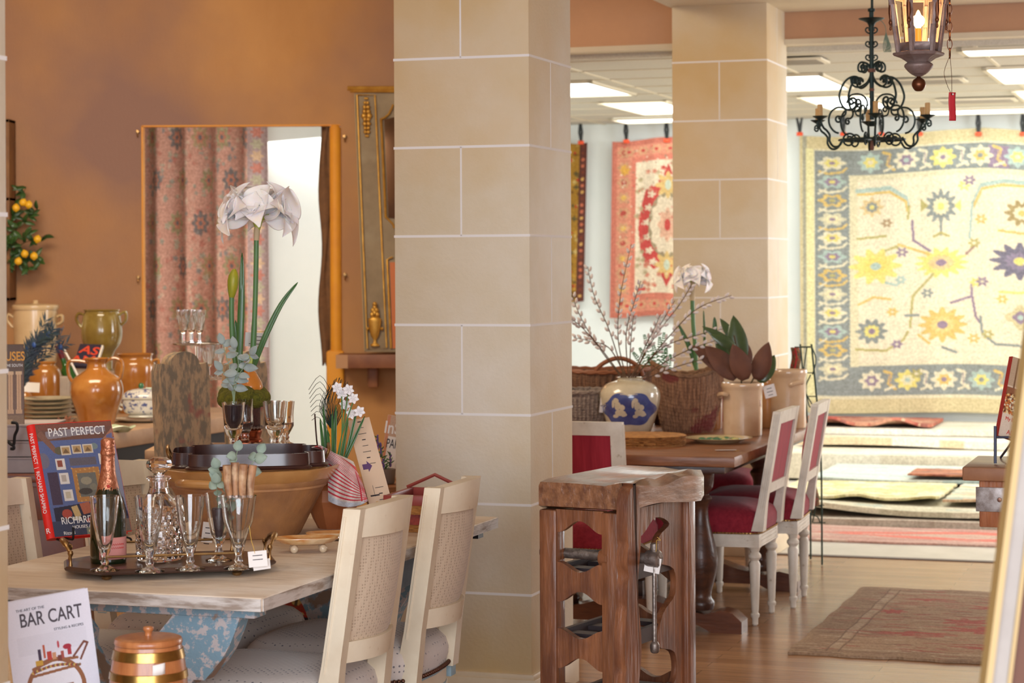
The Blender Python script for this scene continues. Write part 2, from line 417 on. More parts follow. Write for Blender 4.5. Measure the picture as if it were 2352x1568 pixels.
# ------------------------------------------------------------ rugs on the walls
M_rug = mat('woven_wool', (255, 255, 255), (214, 210, 206), 70, rough=.95, attr='design', bump=.3, bscale=160)
M_clip = mat('black_clamp', (34, 38, 36), rough=.4); M_tip = mat('orange_tip', (236, 84, 44), rough=.5)
def wallpt(px, py, v):   # point on the plane v = const
    k = ((px-1176)-ROLL*(py-HOR))/FPX; Y = v/(k*ST+CT); return P(px, py, Y)
def clamp(px, py, v, label, ang=0):
    c = wallpt(px, py, v); t = thing('spring_clamp', label, 'clamp', c, -TH, 'black clamps holding up the wall rugs'); s = .0035
    b = MB()
    for sg in (-1, 1): b.tube([(sg*.004, -.02, -.02), (sg*.012, -.03, .05), (sg*(.006+ang), -.035, .12)], [.009, .011, .008], 8)
    b.build('handles', t, M_clip); b = MB(); b.box((0, -.02, -.035), (.05, .03, .03), bev=.006); b.build('jaw', t, M_tip)
# big pale rug: the canvas counts photograph pixels from (1830, 300)
cv = Canvas(760, 650, (224, 216, 186), .5); BG = (118, 128, 132); CR = (226, 218, 188); GD = (214, 178, 92); YL = (226, 212, 110); PU = (128, 106, 138); LB = (160, 186, 182); OL = (170, 160, 92); NV = (92, 88, 116)
cv.rect(0, 0, 760, 650, (206, 190, 142)); cv.rect(8, 0, 16, 650, (150, 148, 130)); cv.rect(16, 30, 34, 620, (226, 220, 160))
cv.rect(34, 30, 760, 616, (222, 214, 180))
cv.rect(36, 34, 115, 608, BG); cv.rect(36, 34, 760, 92, BG); cv.rect(36, 540, 760, 608, BG)
cv.rect(115, 92, 135, 540, (216, 208, 172)); cv.rect(115, 92, 760, 104, (216, 208, 172)); cv.rect(135, 104, 760, 534, (230, 220, 192))
rr = random.Random(3)
for k in range(12):                                                # left border flowers and leaves
    cy = 62+k*44; c = [CR, LB, GD, (206, 200, 170)][k % 4]
    cv.ell(76, cy, 29, 14, c, 6, .18); cv.ell(76, cy, 18, 8, [YL, PU, BG, (236, 226, 180)][k % 4], 6, .2); cv.ell(76, cy, 7, 4, [PU, YL, OL, PU][k % 4])
    cv.line([(46, cy+20), (66, cy+25), (100, cy+21), (112, cy+10)], 5, [GD, CR, CR][k % 3]); cv.line([(44, cy+28), (62, cy+17)], 4, CR)
    for q in range(5): cv.rect(112, cy-20+q*9, 117, cy-16+q*9, BG)
for row, y in ((0, 62), (1, 574)):
    for k in range(8):
        cx = 165+k*84; c = [LB, CR, YL, CR][(k+row) % 4]
        if row == 0 and k in (3, 5): cv.rect(cx+18, 40, cx+66, 88, PU)
        cv.ell(cx, y, 26, 21, c, 8, .16); cv.ell(cx, y, 15, 12, [YL, PU, (220, 214, 170), GD][(k+row) % 4], 6, .15); cv.ell(cx, y, 6, 6, [CR, LB, PU, BG][k % 4])
        cv.line([(cx+30, y-22), (cx+46, y-16), (cx+40, y+8), (cx+56, y+20)], 7, [GD, CR, CR][k % 3]); cv.line([(cx+32, y+22), (cx+54, y+14)], 5, CR)
        cv.rect(cx+42, y-14, cx+44, y+10, PU)
def fl(cx, cy, rx, ry, c1, c2, c3, lobes=8):
    cv.ell(cx, cy, rx, ry, c1, lobes, .2); cv.ell(cx, cy, rx*.55, ry*.55, c2, lobes, .12); cv.ell(cx, cy, rx*.25, ry*.25, c3)
fl(168, 167, 24, 20, (212, 184, 130), BG, YL, 8); fl(328, 175, 32, 34, BG, (232, 222, 180), YL, 12); cv.poly([(282, 155), (300, 172), (282, 185)], OL); cv.poly([(374, 160), (358, 175), (374, 190)], YL)
fl(176, 306, 52, 36, YL, (226, 206, 96), LB, 10); fl(328, 305, 52, 30, YL, (216, 186, 130), PU, 14); fl(505, 300, 58, 36, NV, (120, 108, 140), YL, 12); fl(540, 304, 24, 18, CR, YL, PU)
fl(166, 458, 32, 26, BG, YL, PU, 10); fl(330, 448, 48, 34, GD, (222, 196, 120), PU, 12); fl(510, 190, 34, 26, (150, 128, 80), CR, GD, 10); fl(506, 428, 30, 24, (200, 186, 140), PU, LB, 4)
for a in (((135, 128), (210, 124), (248, 150), (250, 170)), ((400, 172), (420, 130), (470, 118), (520, 120))): cv.line(a, 10, LB); cv.line([(x, y+9) for x, y in a], 6, GD)
for pts, c in ((((255, 170), (252, 198)), OL), (((262, 205), (264, 250), (302, 276)), PU), (((328, 205), (328, 240)), BG), (((312, 244), (328, 236), (345, 244)), OL), (((135, 240), (200, 236)), OL),
               (((310, 330), (262, 380), (258, 420), (256, 450)), OL), (((245, 424), (275, 424)), BG), (((396, 355), (396, 380), (405, 430), (415, 445)), PU), (((350, 398), (395, 384)), PU), (((392, 250), (398, 170)), LB),
               (((384, 286), (410, 262)), (150, 116, 110)), (((415, 430), (420, 470), (450, 492), (560, 494)), BG), (((458, 232), (560, 240)), GD), (((460, 372), (560, 370)), YL), (((135, 395), (170, 378), (210, 384)), GD),
               (((130, 500), (200, 504), (240, 480), (250, 462)), OL), (((275, 470), (300, 490)), GD), (((200, 270), (225, 262), (240, 276)), OL), (((200, 345), (225, 352), (240, 340)), LB), (((330, 500), (360, 512)), BG), (((230, 258), (300, 284)), GD)):
    cv.line(pts, 6, c)
for cx, cy, c in ((203, 206, (160, 130, 96)), (418, 208, GD), (402, 262, OL), (405, 352, YL), (215, 414, GD), (296, 374, BG), (432, 470, OL), (238, 276, PU), (420, 350, PU), (560, 260, OL), (400, 480, GD), (225, 490, PU), (270, 560, OL), (465, 388, GD), (235, 340, LB), (380, 130, YL), (392, 118, PU)):
    cv.ell(cx, cy, 12, 9, c, 6, .3); cv.ell(cx, cy, 4, 3, CR)
cv.a = cv.a*.78+np.array((226, 222, 198))*.22; cv.noise(4, 5, 2.2)
r0 = wallpt(1838, 306, 17.5); r1 = wallpt(2352, 300, 17.5); rb = wallpt(1848, 944, 17.5)
U0 = r0.x*CT-r0.y*ST; wv_ = (r1.x*CT-r1.y*ST)-U0; W = wv_*760/515.; Ht = r0.z-rb.z
def hang(u0, zt, W, H, v, amp, waves, ph=0, sag=.0, seed=0, tp=0):
    def fn(u, w):
        top = sag*abs(math.sin(PI*u*waves*.5+ph))
        d = amp*(.35+.65*w)*math.sin(2*PI*waves*u+ph)+amp*.4*math.sin(2*PI*waves*2.3*u+ph*2+w*2)
        return RM(u0+u*W+tp*w, v-.05-amp-d, zt-top*(1-w)-H*w-.012*math.sin(9*u+ph))
    return fn
t = thing('wall_rug', 'large pale rug with slate blue border and yellow flowers hung on the back wall', 'rug')
cv.mesh('pile', hang(U0, r0.z, W, Ht, 17.55, .02, 3, .5, .03), M_rug, t, .012)
for i, px in enumerate((1838, 1938, 2025, 2113, 2248, 2350)):
    clamp(px, 298, 17.5, 'black clamp on the large pale rug, ' + ['at its left corner', 'second from its left corner', 'third from its left corner', 'behind the chandelier bottom bar at right', 'under the red tag', 'at the right picture edge'][i], .02 if i == 0 else 0)
# red medallion rug
cv = Canvas(280, 420, (196, 104, 84), .6); RD = (196, 56, 52); PK = (214, 132, 104); CM = (230, 214, 184)
cv.rect(12, 12, 268, 408, PK); cv.rect(50, 40, 230, 380, (204, 110, 88)); cv.rect(60, 52, 220, 366, CM)
for k in range(11):
    y = 26+k*36
    for x in (30, 250): cv.ell(x, y, 15, 12, (206, 150, 110), 6, .2); cv.ell(x, y, 7, 6, [(176, 60, 50), (226, 176, 80)][k % 2])
for k in range(7):
    for y in (26, 392): cv.ell(42+k*34, y, 13, 9, (206, 150, 110), 6, .2); cv.ell(42+k*34, y, 5, 4, RD)
cv.ell(32, 68, 11, 12, (224, 166, 60), 8, .2)
cv.poly([(140, 60), (156, 96), (196, 120), (208, 160), (214, 210), (208, 260), (196, 292), (156, 322), (140, 352), (124, 322), (84, 292), (72, 260), (66, 210), (72, 160), (84, 120), (124, 96)], RD)
for sx in (-1, 1):
    for k in range(9):
        a = .3+k*.3; cv.ell(140+sx*52*math.sin(a), 206-118*math.cos(a), 9, 7, CM, 5, .3)
cv.ell(140, 206, 48, 78, (150, 136, 104)); cv.ell(140, 206, 42, 70, CM, 12, .06); cv.ell(140, 206, 22, 36, (222, 170, 140), 8, .15); cv.ell(140, 206, 8, 14, RD)
for y in (112, 300): cv.ell(140, y, 26, 26, (222, 186, 112), 8, .25); cv.ell(140, y, 8, 12, (200, 214, 190))
rr = random.Random(5)
for k in range(90):
    x, y = rr.uniform(62, 218), rr.uniform(54, 364)
    if abs(x-140)/78+abs(y-206)/160 > .98: cv.ell(x, y, 6, 5, rr.choice([RD, PK, (176, 160, 120), (206, 120, 96)]), 5, .3)
for k in range(260): cv.ell(rr.uniform(14, 266), rr.uniform(12, 408), 2.2, 2, rr.choice([CM, RD, (150, 120, 96), PK]))
cv.a = cv.a*.85+np.array((226, 206, 190))*.15; cv.noise(5, 3, 3)
a0 = wallpt(1408, 318, 17.5); a1 = wallpt(1545, 318, 17.5); ab = wallpt(1402, 727, 17.5); u0 = a0.x*CT-a0.y*ST; ww = ((a1.x*CT-a1.y*ST)-u0)*280/148.
t = thing('wall_rug', 'red and cream medallion rug hung left of the back stone pillar', 'rug')
cv.mesh('pile', hang(u0, a0.z, ww, a0.z-ab.z, 17.55, .014, 2.2, 1, .02, tp=-.03), M_rug, t, .012)
clamp(1440, 315, 17.5, 'black clamp at the left of the red medallion rug'); clamp(1533, 313, 17.5, 'black clamp of the medallion rug against the pillar edge')
# golden rug
cv = Canvas(150, 390, (170, 126, 44), .6)
for k in range(420):
    cv.ell(rr.uniform(0, 150), rr.uniform(0, 390), rr.uniform(2, 7), rr.uniform(2, 6), rr.choice([(196, 150, 60), (120, 84, 36), (186, 60, 40), (206, 180, 110), (96, 84, 48), (180, 134, 50)]), 4, .3)
cv.rect(132, 0, 150, 390, (96, 52, 42)); cv.noise(7, 4)
for k in range(24): cv.ell(141, 8+k*16, 4, 4, rr.choice([(196, 110, 80), (206, 160, 90), (120, 60, 40)]))
a0 = wallpt(1350, 322, 17.5); ab = wallpt(1334, 690, 17.5); u1 = a0.x*CT-a0.y*ST
t = thing('wall_rug', 'gold and brown rug showing beside the front stone pillar', 'rug')
cv.mesh('pile', hang(u1-.55, a0.z, .55, a0.z-ab.z, 17.55, .012, 1.5, 0, .02, tp=-.04), M_rug, t, .012)
clamp(1336, 318, 17.5, 'black clamp on the gold rug beside the front pillar')
b = MB(); b.box((0, 0, 0), (.055, .01, .10), bev=.002); b.box((0, -.006, 0), (.04, .002, .085))
o = b.build('wall_thermostat', mt=mat('thermostat', (226, 222, 210), rough=.5)); o.location = wallpt(1321, 709, 17.52); o.rotation_euler.z = -TH; tag(o, 'small pale framed card on the white wall under the gold rug', 'wall card')
# pleated red rug in the doorway
cv = Canvas(300, 560, (222, 160, 140), .7)
for k in range(900):
    cv.ell(rr.uniform(0, 300), rr.uniform(0, 560), rr.uniform(2, 5), rr.uniform(2, 6), rr.choice([(206, 116, 100), (226, 176, 156), (176, 180, 156), (120, 136, 140), (232, 206, 180), (150, 164, 150), (214, 140, 120)]), 5, .3)
for i in range(5):
    for j in range(8):
        cx, cy = 26+i*58+(j % 2)*16, 38+j*72; c = [(156, 160, 110), (84, 96, 104), (168, 150, 100)][(i+j) % 3]
        cv.ell(cx, cy, 13, 18, c, 8, .2); cv.ell(cx, cy, 7, 10, (206, 120, 90), 6, .2); cv.ell(cx, cy, 3, 4, (70, 84, 100))
cv.rect(262, 0, 300, 560, (140, 126, 134))
for k in range(28): cv.ell(281, 10+k*20, 10, 8, [(200, 170, 130), (170, 84, 70), (150, 160, 130)][k % 3], 6, .25)
cv.a = cv.a*.6+np.array((226, 186, 168))*.4; cv.noise(6, 8, 2)
Yd = 15.2; c0 = P(322, 281, Yd); c1 = P(609, 281, Yd); c2 = P(609, 870, Yd)
def fn(u, w):
    d = .06*math.sin(2*PI*4.2*u+.8)+.03*math.sin(2*PI*1.7*u+2+w)
    return (c0.x+(c1.x-c0.x)*u+.012*math.sin(2*PI*4.2*u), Yd-.0+d*(.5+.5*w), 2.62+(.30-2.62)*w)
t = thing('wall_rug', 'pleated coral and blue rug hanging beyond the ochre doorway', 'rug')
cv.mesh('pile', fn, M_rug, t, .012)
b = MB()
def fn2(u, w): return (P(735+26*u, 281, WY+.1).x+.012*math.sin(w*14+u*3), WY+.088+.010*math.sin(u*9+w*3), 2.55+(.965-2.55)*w+.02*math.sin(u*8))
b.grid(fn2, 8, 24); o = b.build('hanging_textile', mt=mat('brown_cloth', (128, 92, 62), (110, 80, 56), 20, rough=.9), sol=.012); tag(o, 'narrow brown textile hanging at the right side of the ochre doorway', 'textile')

# ------------------------------------------------------------ rugs on the floor
def flat_rug(name, label, cv, u0, v0, W, D, z, th, wav=.0, seed=0, group=None, skew=0, droop=0):
    rn = random.Random(seed); ph = [rn.uniform(0, 6) for _ in range(4)]
    def fn(u, w):       # w = 0 far, 1 near
        e = .008*math.sin(u*23+ph[0])+.004*math.sin(u*61+ph[1]); e2 = .004*math.sin(w*29+ph[2])
        h = wav*abs(math.sin(u*7+ph[3])**3)*(w**6)
        return RM(u0+u*W+e2*(2*u-1)+skew*w, v0+(1-w)*D+e, z+th+h)
    t = thing(name, label, 'rug', group=group)
    cv.mesh('pile', fn, M_rug, t, th*.9); return t
cv = Canvas(200, 340, (168, 140, 112), 1.0)                        # u across, rows far to near
cv.rect(4, 4, 196, 336, (160, 132, 106)); cv.rect(24, 22, 200, 318, (182, 158, 132)); cv.rect(30, 28, 200, 312, (170, 140, 112))
rr = random.Random(9)
for k in range(520): 
    x, y = rr.uniform(2, 198), rr.uniform(2, 338); cv.ell(x, y, rr.uniform(3, 12), rr.uniform(.8, 2.4), rr.choice([(150, 120, 96), (186, 164, 140), (164, 104, 88), (140, 112, 92), (176, 150, 122)]))
for x, y, rx, ry in ((120, 90, 26, 12), (170, 120, 24, 16), (96, 170, 14, 16), (118, 205, 30, 14), (160, 235, 36, 12), (180, 190, 20, 14), (70, 235, 22, 8), (130, 285, 30, 9), (60, 60, 14, 6), (190, 60, 20, 8), (40, 130, 8, 10), (186, 290, 20, 10), (150, 150, 12, 20)):
    cv.ell(x, y, rx, ry, (172, 88, 76), 7, .3)
for k in range(240):
    x, y = rr.uniform(30, 198), rr.uniform(28, 312); cv.ell(x, y, rr.uniform(5, 16), rr.uniform(.6, 1.6), rr.choice([(178, 152, 124), (156, 124, 100), (168, 94, 80)]))
for x in (23, 31): cv.line([(x, 10), (x, 330)], 1.6, (128, 102, 84))
cv.noise(6, 2, 3)
A = F(1808, 1503, 0); Bp = F(2000, 1353, 0); ua, va = A.x*CT-A.y*ST, A.x*ST+A.y*CT; vb = Bp.x*ST+Bp.y*CT
flat_rug('floor_rug', 'worn brown and faded red oriental rug on the wooden floor at lower right', cv, ua, va, 1.25, vb-va, 0, .012, seed=2)
def stripe(seed, base, cols, n=160, w=260, h=60, med=None):
    cv = Canvas(w, h, base, 1.0); rn = random.Random(seed)
    for k in range(n): cv.ell(rn.uniform(0, w), rn.uniform(0, h), rn.uniform(4, 26), rn.uniform(.8, 3.5), rn.choice(cols), 5, .3)
    if med:
        for c in med: cv.dia(w*c[0], h*.5, w*c[1], h*c[2], c[3])
        for k in range(n//2): cv.ell(rn.uniform(0, w), rn.uniform(0, h), rn.uniform(3, 12), rn.uniform(.5, 1.5), rn.choice(cols))
    cv.rect(0, 0, w, 1.5, cols[0]); cv.noise(4, seed, 3); return cv
CRM = (226, 220, 200)
uL = -2.35
flat_rug('runner_rug', 'pink and coral runner lying in front of the rug piles', stripe(1, (208, 172, 158), [(196, 150, 138), (216, 186, 170), (206, 160, 146), (186, 150, 140)], med=[(.28, .26, .34, (222, 128, 112)), (.28, .14, .16, (206, 176, 158)), (.85, .2, .3, (216, 140, 124))]), -2.42, 12.2, 3.6, .70, 0, .012, seed=4)
G = 'rugs piled on the back room floor'
flat_rug('pile_rug', 'taupe rug edge, lowest layer right behind the pink runner', stripe(2, (196, 182, 164), [(186, 170, 152), (206, 194, 178)]), -2.5, 12.95, 4.2, 1.6, .0, .045, seed=5, group=G)
flat_rug('pile_rug', 'thick cream rug with wavy front edge above the taupe layer', stripe(3, (224, 216, 190), [(214, 206, 176), (232, 226, 204), (206, 200, 172), (190, 196, 180)]), -2.6, 13.05, 4.1, 2.48, .055, .035, .05, 6, group=G)
flat_rug('pile_rug', 'pale green and rust patterned rug lying across the near pile', stripe(4, (206, 204, 180), [(180, 190, 172), (214, 186, 150), (222, 216, 196), (170, 180, 164), (206, 170, 136)]), -1.68, 13.33, 2.6, 1.05, .116, .016, .02, 7, group=G)
flat_rug('pile_rug', 'straw yellow rug at the left of the near pile', stripe(5, (220, 208, 160), [(206, 196, 140), (228, 220, 186), (196, 188, 140)]), -2.75, 13.36, 1.03, 1.0, .116, .016, .02, 8, group=G, skew=.0)
flat_rug('pile_rug', 'pale blue green rug at the back of the near pile', stripe(6, (196, 206, 196), [(180, 196, 190), (212, 216, 200)]), -2.7, 14.42, 3.9, 1.12, .118, .02, .02, 9, group=G)
flat_rug('pile_rug', 'small rust and brown rug in the middle of the near pile', stripe(7, (176, 110, 80), [(150, 90, 70), (190, 130, 96), (130, 96, 80)], 80, 100, 40), -2.05, 14.47, .75, .42, .166, .012, .0, 10, group=G)
flat_rug('pile_rug', 'wide cream rug on the far pile with green tints', stripe(8, (230, 226, 206), [(214, 220, 204), (236, 230, 214), (222, 214, 190)]), -3.3, 15.6, 5.2, 1.9, .0, .20, .0, 11, group=G)
flat_rug('pile_rug', 'ivory rug, second layer of the far pile', stripe(9, (232, 228, 212), [(218, 214, 196), (238, 234, 220), (226, 206, 170)]), -3.1, 16.15, 5.0, 1.38, .20, .06, .02, 12, group=G)
flat_rug('pile_rug', 'cream rug on top of the far pile under the wall rug', stripe(10, (228, 222, 204), [(216, 210, 190), (236, 230, 216)]), -3.3, 16.6, 5.3, .93, .262, .05, .0, 13, group=G)
flat_rug('pile_rug', 'crumpled red and tan rug on the far pile behind the chairs', stripe(11, (190, 116, 96), [(170, 84, 72), (206, 150, 122), (214, 176, 146), (156, 96, 84)], 200, 160, 60), -3.3, 16.66, 1.12, .72, .322, .025, .05, 14, group=G)
# ------------------------------------------------------------ materials for the furniture
M_palewood = mat('bleached_oak', (222, 204, 182), (204, 182, 158), 5, stretch=(.8, 6, 4), rough=.6, bump=.25, bscale=14, c3=(232, 222, 208), s3=3)
M_darkedge = mat('worn_white_edge', (206, 198, 190), (150, 134, 120), 14, stretch=(.5, .5, 3), rough=.75, bump=.3, lo=.45, hi=.62)
M_blue = mat('flaking_blue_paint', (128, 160, 176), (196, 188, 186), 46, rough=.7, lo=.5, hi=.56, bump=.3, bscale=30, c3=(150, 124, 104), s3=9, lo3=.62, hi3=.66)
M_chairpaint = mat('cream_chair_paint', (228, 214, 188), (214, 196, 168), 5, rough=.42, c3=(206, 184, 152), s3=26, lo3=.7, hi3=.78)
M_blueline = mat('pale_blue_line', (150, 176, 186), rough=.5)
def dots(name, base, dot, sc, r=.16):
    m = bpy.data.materials.new(name); m.use_nodes = True; nt = m.node_tree; N = nt.nodes; L = nt.links; b = N['Principled BSDF']
    tc = N.new('ShaderNodeTexCoord'); v = N.new('ShaderNodeTexVoronoi'); v.inputs['Scale'].default_value = sc; v.inputs['Randomness'].default_value = .12
    mp = N.new('ShaderNodeMapping'); mp.inputs['Rotation'].default_value = (0, 0, PI/4); L.new(tc.outputs['Object'], mp.inputs[0]); L.new(mp.outputs[0], v.inputs[0])
    rp = N.new('ShaderNodeValToRGB'); rp.color_ramp.elements[0].position = r; rp.color_ramp.elements[1].position = r+.05
    rp.color_ramp.elements[0].color = rgb(dot); rp.color_ramp.elements[1].color = rgb(base); L.new(v.outputs[0], rp.inputs[0]); L.new(rp.outputs[0], b.inputs['Base Color'])
    b.inputs['Roughness'].default_value = .9; b.inputs['Sheen Weight'].default_value = .2
    bn = N.new('ShaderNodeBump'); bn.inputs['Strength'].default_value = .3; bn.inputs['Distance'].default_value = .003; L.new(v.outputs[0], bn.inputs['Height']); L.new(bn.outputs[0], b.inputs['Normal'])
    return m
M_dot = dots('pin_dot_fabric', (208, 198, 190), (120, 116, 122), 62, .17)
M_weave = dots('cream_woven_back', (200, 178, 152), (170, 148, 124), 120, .3)
M_nail = mat('bronze_nail', (104, 72, 58), rough=.35, metal=.8)
M_redfab = mat('crimson_strie_fabric', (140, 22, 42), (172, 44, 60), 34, stretch=(1, .08, .08), rough=.85, sheen=.08, bump=.2, bscale=30)
M_redweave = mat('crimson_seat_fabric', (128, 20, 40), (150, 36, 52), 60, rough=.9, sheen=.12, bump=.2)
M_whitepaint = mat('antique_white_paint', (226, 218, 204), (206, 196, 180), 9, rough=.45, c3=(176, 160, 138), s3=30, lo3=.66, hi3=.74)
M_oak = mat('brown_oak', (152, 100, 64), (118, 74, 46), 4, stretch=(1, 8, 8), rough=.42, bump=.2, coat=.1)
M_darkoak = mat('dark_oak', (82, 50, 34), (54, 32, 24), 4, stretch=(1, 6, 6), rough=.4, bump=.2, coat=.2)
M_bench = mat('old_bench_wood', (146, 92, 58), (104, 62, 40), 5, stretch=(6, 6, .8), rough=.42, bump=.5, bscale=9, c3=(84, 48, 36), s3=4, lo3=.52, hi3=.72, coat=.25)
M_benchtop = mat('old_bench_top', (150, 104, 72), (104, 66, 46), 6, stretch=(7, 1, 5), rough=.32, bump=.8, bscale=5, coat=.5)
M_iron = mat('grey_iron', (150, 140, 132), (104, 92, 84), 30, rough=.4, metal=.7, bump=.2)
M_black = mat('black_iron', (30, 28, 30), rough=.45, metal=.4)
M_card = mat('white_card', (232, 226, 220), rough=.7)
M_ink = mat('dark_ink', (52, 46, 50), rough=.8)
M_string = mat('gold_string', (206, 166, 70), rough=.6)

# ------------------------------------------------------------ the bleached farm table
TZ = .76
t = thing('dining_table', 'bleached oak dining table with pale worn top and flaking blue trestle legs', 'table', RM(-2.67, 5.675, 0), -TH)
b = MB().m(M_palewood)
b.box((0, 0, TZ-.018), (.90, 1.77, .036), bev=.006)
b.m(M_darkedge)
b.box((0, -.8855, TZ-.019), (.895, .003, .030)); b.box((.4505, 0, TZ-.019), (.003, 1.76, .030))
b.build('tabletop', t)
def leg_board(y, sx):
    b = MB()
    # curved leg running from the top's corner inward and down to a broad foot
    pts = spline([(sx*.25, .722, 0), (sx*.215, .64, 0), (sx*.15, .56, 0), (sx*.09, .45, 0), (sx*.07, .30, 0), (sx*.13, .10, 0), (sx*.22, .0, 0)], 5)
    out = []; inn = []
    for i, p in enumerate(pts):
        a = pts[min(i+1, len(pts)-1)]-pts[max(0, i-1)]; n = Vector((-a.y, a.x, 0)).normalized()*(.085 if i < 10 else .06)
        out.append((p.x+n.x, max(0, min(.724, p.y+n.y)))); inn.append((p.x-n.x, max(0, min(.724, p.y-n.y))))
    b.prism(out+inn[::-1], .06, Matrix.Translation((0, y-.03, 0)))
    return b
for y in (-.72, .78):
    for sx in (-1, 1): leg_board(y, sx).build('leg', t, M_blue)
    b = MB(); b.box((0, y, .704), (.74, .07, .038), bev=.004); b.build('crossbar', t, M_blue)
b = MB(); b.box((.36, .27, .672), (.03, .95, .10)); b.box((-.36, .27, .672), (.03, .95, .10)); b.box((0, .735, .672), (.72, .03, .10)); b.build('apron', t, mat('blue_grey_apron', (120, 128, 140), (96, 100, 110), 10, rough=.7))
for y in (.76,):
    b = MB(); b.box((.42, y, .716), (.03, .05, .018)); b.build('bracket', t, M_black)

# ------------------------------------------------------------ cream dining chairs
def turned_leg(x, y, zt, r=.022, flute=10):
    b = MB(); b.box((x, y, zt-.03), (.05, .05, .06), bev=.003)
    prof = [(.008, 0), (.013, .006), (.013, .03), (.019, .04), (.019, .05), (.014, .056), (.016, .07), (r, zt-.13), (r*.7, zt-.115), (r*1.15, zt-.10), (r*1.15, zt-.09), (r*.75, zt-.078), (r, zt-.06)]
    b.lathe(prof, 40, (x, y, 0), fn=lambda a, z: 1-.10*(max(0, math.cos(flute*a))**2 if .075 < z < zt-.135 else 0))
    return b
def arc(pts, d):
    out = []
    pts = pts+[pts[0]]; acc = 0
    for (x0, y0), (x1, y1) in zip(pts, pts[1:]):
        L = math.hypot(x1-x0, y1-y0); p = -acc
        while p+d <= L:
            p += d; out.append((x0+(x1-x0)*p/L, y0+(y1-y0)*p/L))
        acc = L-p
    return out
def make_cream_chair():
    t = thing('dining_chair', 'cream', 'chair'); W, D, SZ = .49, .47, .44; bow = .05
    def yb(x): return -D/2-bow*(1-(2*x/W)**2)*.0
    # seat
    b = MB()
    def outline(k=1.0, n=40):
        pts = []
        for i in range(n):
            a = 2*PI*i/n; c, s = math.cos(a), math.sin(a); e = .38
            x = math.copysign(abs(c)**e, c)*W/2*k; y = math.copysign(abs(s)**e, s)*D/2*k
            x *= 1+.10*(y/D); y += (-.03*(1-(2*x/W)**2) if y < 0 else .03*(1-(2*x/W)**2))
            pts.append((x, y))
        return pts
    rings = []
    for k, z in ((1.0, SZ-.045), (1.03, SZ-.02), (1.035, SZ), (1.0, SZ+.025), (.9, SZ+.045), (.7, SZ+.058), (.4, SZ+.065), (.1, SZ+.067)):
        rings.append([(x, y, z) for x, y in outline(k)])
    b.ring_surface(rings); b.sharp = 60; seat_ = b.build('seat', t, M_dot)
    b = MB(); rings = [[(x, y, z) for x, y in outline(k)] for k, z in ((.97, SZ-.115), (1.0, SZ-.11), (1.0, SZ-.048))]; b.ring_surface(rings)
    b.build('seat_frame', t, M_chairpaint)
    b = MB(); b.ring_surface([[(x, y, z) for x, y in outline(k)] for k, z in ((1.004, SZ-.062), (1.004, SZ-.056))], cap=False)
    b.ring_surface([[(x, y, z) for x, y in outline(k)] for k, z in ((1.004, SZ-.106), (1.004, SZ-.101))], cap=False)
    for sx in (-1, 1):
        for s in (-1, 1):
            b.box((sx*(W/2-.02)*(1+.05*s)+sx*.004, s*(D/2-.012), SZ-.08), (.046, .052, .046), bev=.002)
    b.build('painted_trim', t, M_blueline)
    b = MB()
    ring = arc(outline(1.035, 200), .0135)
    for x, y in ring: b.ball((x, y, SZ-.046), .0064, 6)
    b.ring_surface([[(x, y, z) for x, y in outline(1.03)] for z in (SZ-.050, SZ-.042)], cap=False)
    b.sharp = 80; b.build('nailhead_trim', seat_, M_nail)
    for sx in (-1, 1):
        turned_leg(sx*(W/2-.035), D/2-.03, SZ-.11).build('leg', t, M_chairpaint)
        turned_leg(sx*(W/2-.05), -D/2+.03, SZ-.11).build('leg', t, M_chairpaint)
    # back: two stiles, curved rails, woven panel; leaning
    ZB, ZT = SZ-.06, .935; lean = .15; hw = .168; yb0 = -D/2-.005
    def by(x, z): return yb0-(z-ZB)*lean-.05*(1-(x/hw)**2)
    b = MB().m(M_chairpaint)
    for sx in (-1, 1):
        x = sx*hw
        for dd_ in (-.016, .016): b.tube([(x+sx*.019, by(hw, z)+dd_, z) for z in (SZ+.07, ZT-.02)], .0035, 6)
        def ring(z, w=.028, d=.025): return [(x-w*(1 if sx > 0 else .8), by(x, z)-d, z), (x+w*.6, by(x, z)-d, z), (x+w*.6, by(x, z)+d, z), (x-w*.6, by(x, z)+d, z)]
        b.ring_surface([ring(ZB-.0, .034, .034), ring(SZ+.09, .030, .027), ring(ZT-.02), ring(ZT)])
    def rail(z0, z1, d, arch=0):
        def sec(x): return [(x, by(x, z0)-d, z0), (x, by(x, z1)-d, z1+arch*(1-(x/hw)**2)), (x, by(x, z1)+d, z1+arch*(1-(x/hw)**2)), (x, by(x, z0)+d, z0)]
        b.ring_surface([sec(-hw+i*(2*hw)/16) for i in range(17)])
    rail(ZT-.075, ZT-.004, .019, .014); rail(SZ+.095, SZ+.15, .017)
    b.m(M_blueline)
    for sx in (-1, 1):
        x = sx*(hw+.017)
        b.tube([(x, by(hw, z)-.014, z) for z in (SZ+.06, ZT-.03)], .0022, 4); b.tube([(x, by(hw, z)+.016, z) for z in (SZ+.06, ZT-.03)], .0022, 4)
        b.tube([(x, by(hw, SZ+.06)-.014, SZ+.06), (x, by(hw, SZ+.06)+.016, SZ+.06)], .003, 4)
    b.build('back_frame', t)
    b = MB()
    def pf(sgn): return lambda u, v: ((-hw+.02)+(2*hw-.04)*u, by((-hw+.02)+(2*hw-.04)*u, SZ+.15+(ZT-.07-SZ-.15)*v)+sgn*(.004+.012*math.sin(PI*u)**.5*math.sin(PI*v)**.5), SZ+.15+(ZT-.07-SZ-.15)*v)
    b.grid(pf(1), 12, 16); b.grid(pf(-1), 12, 16); b.build('back_panel', t, M_weave)
    return t
c0 = make_cream_chair(); G = 'cream dining chairs round the bleached table'
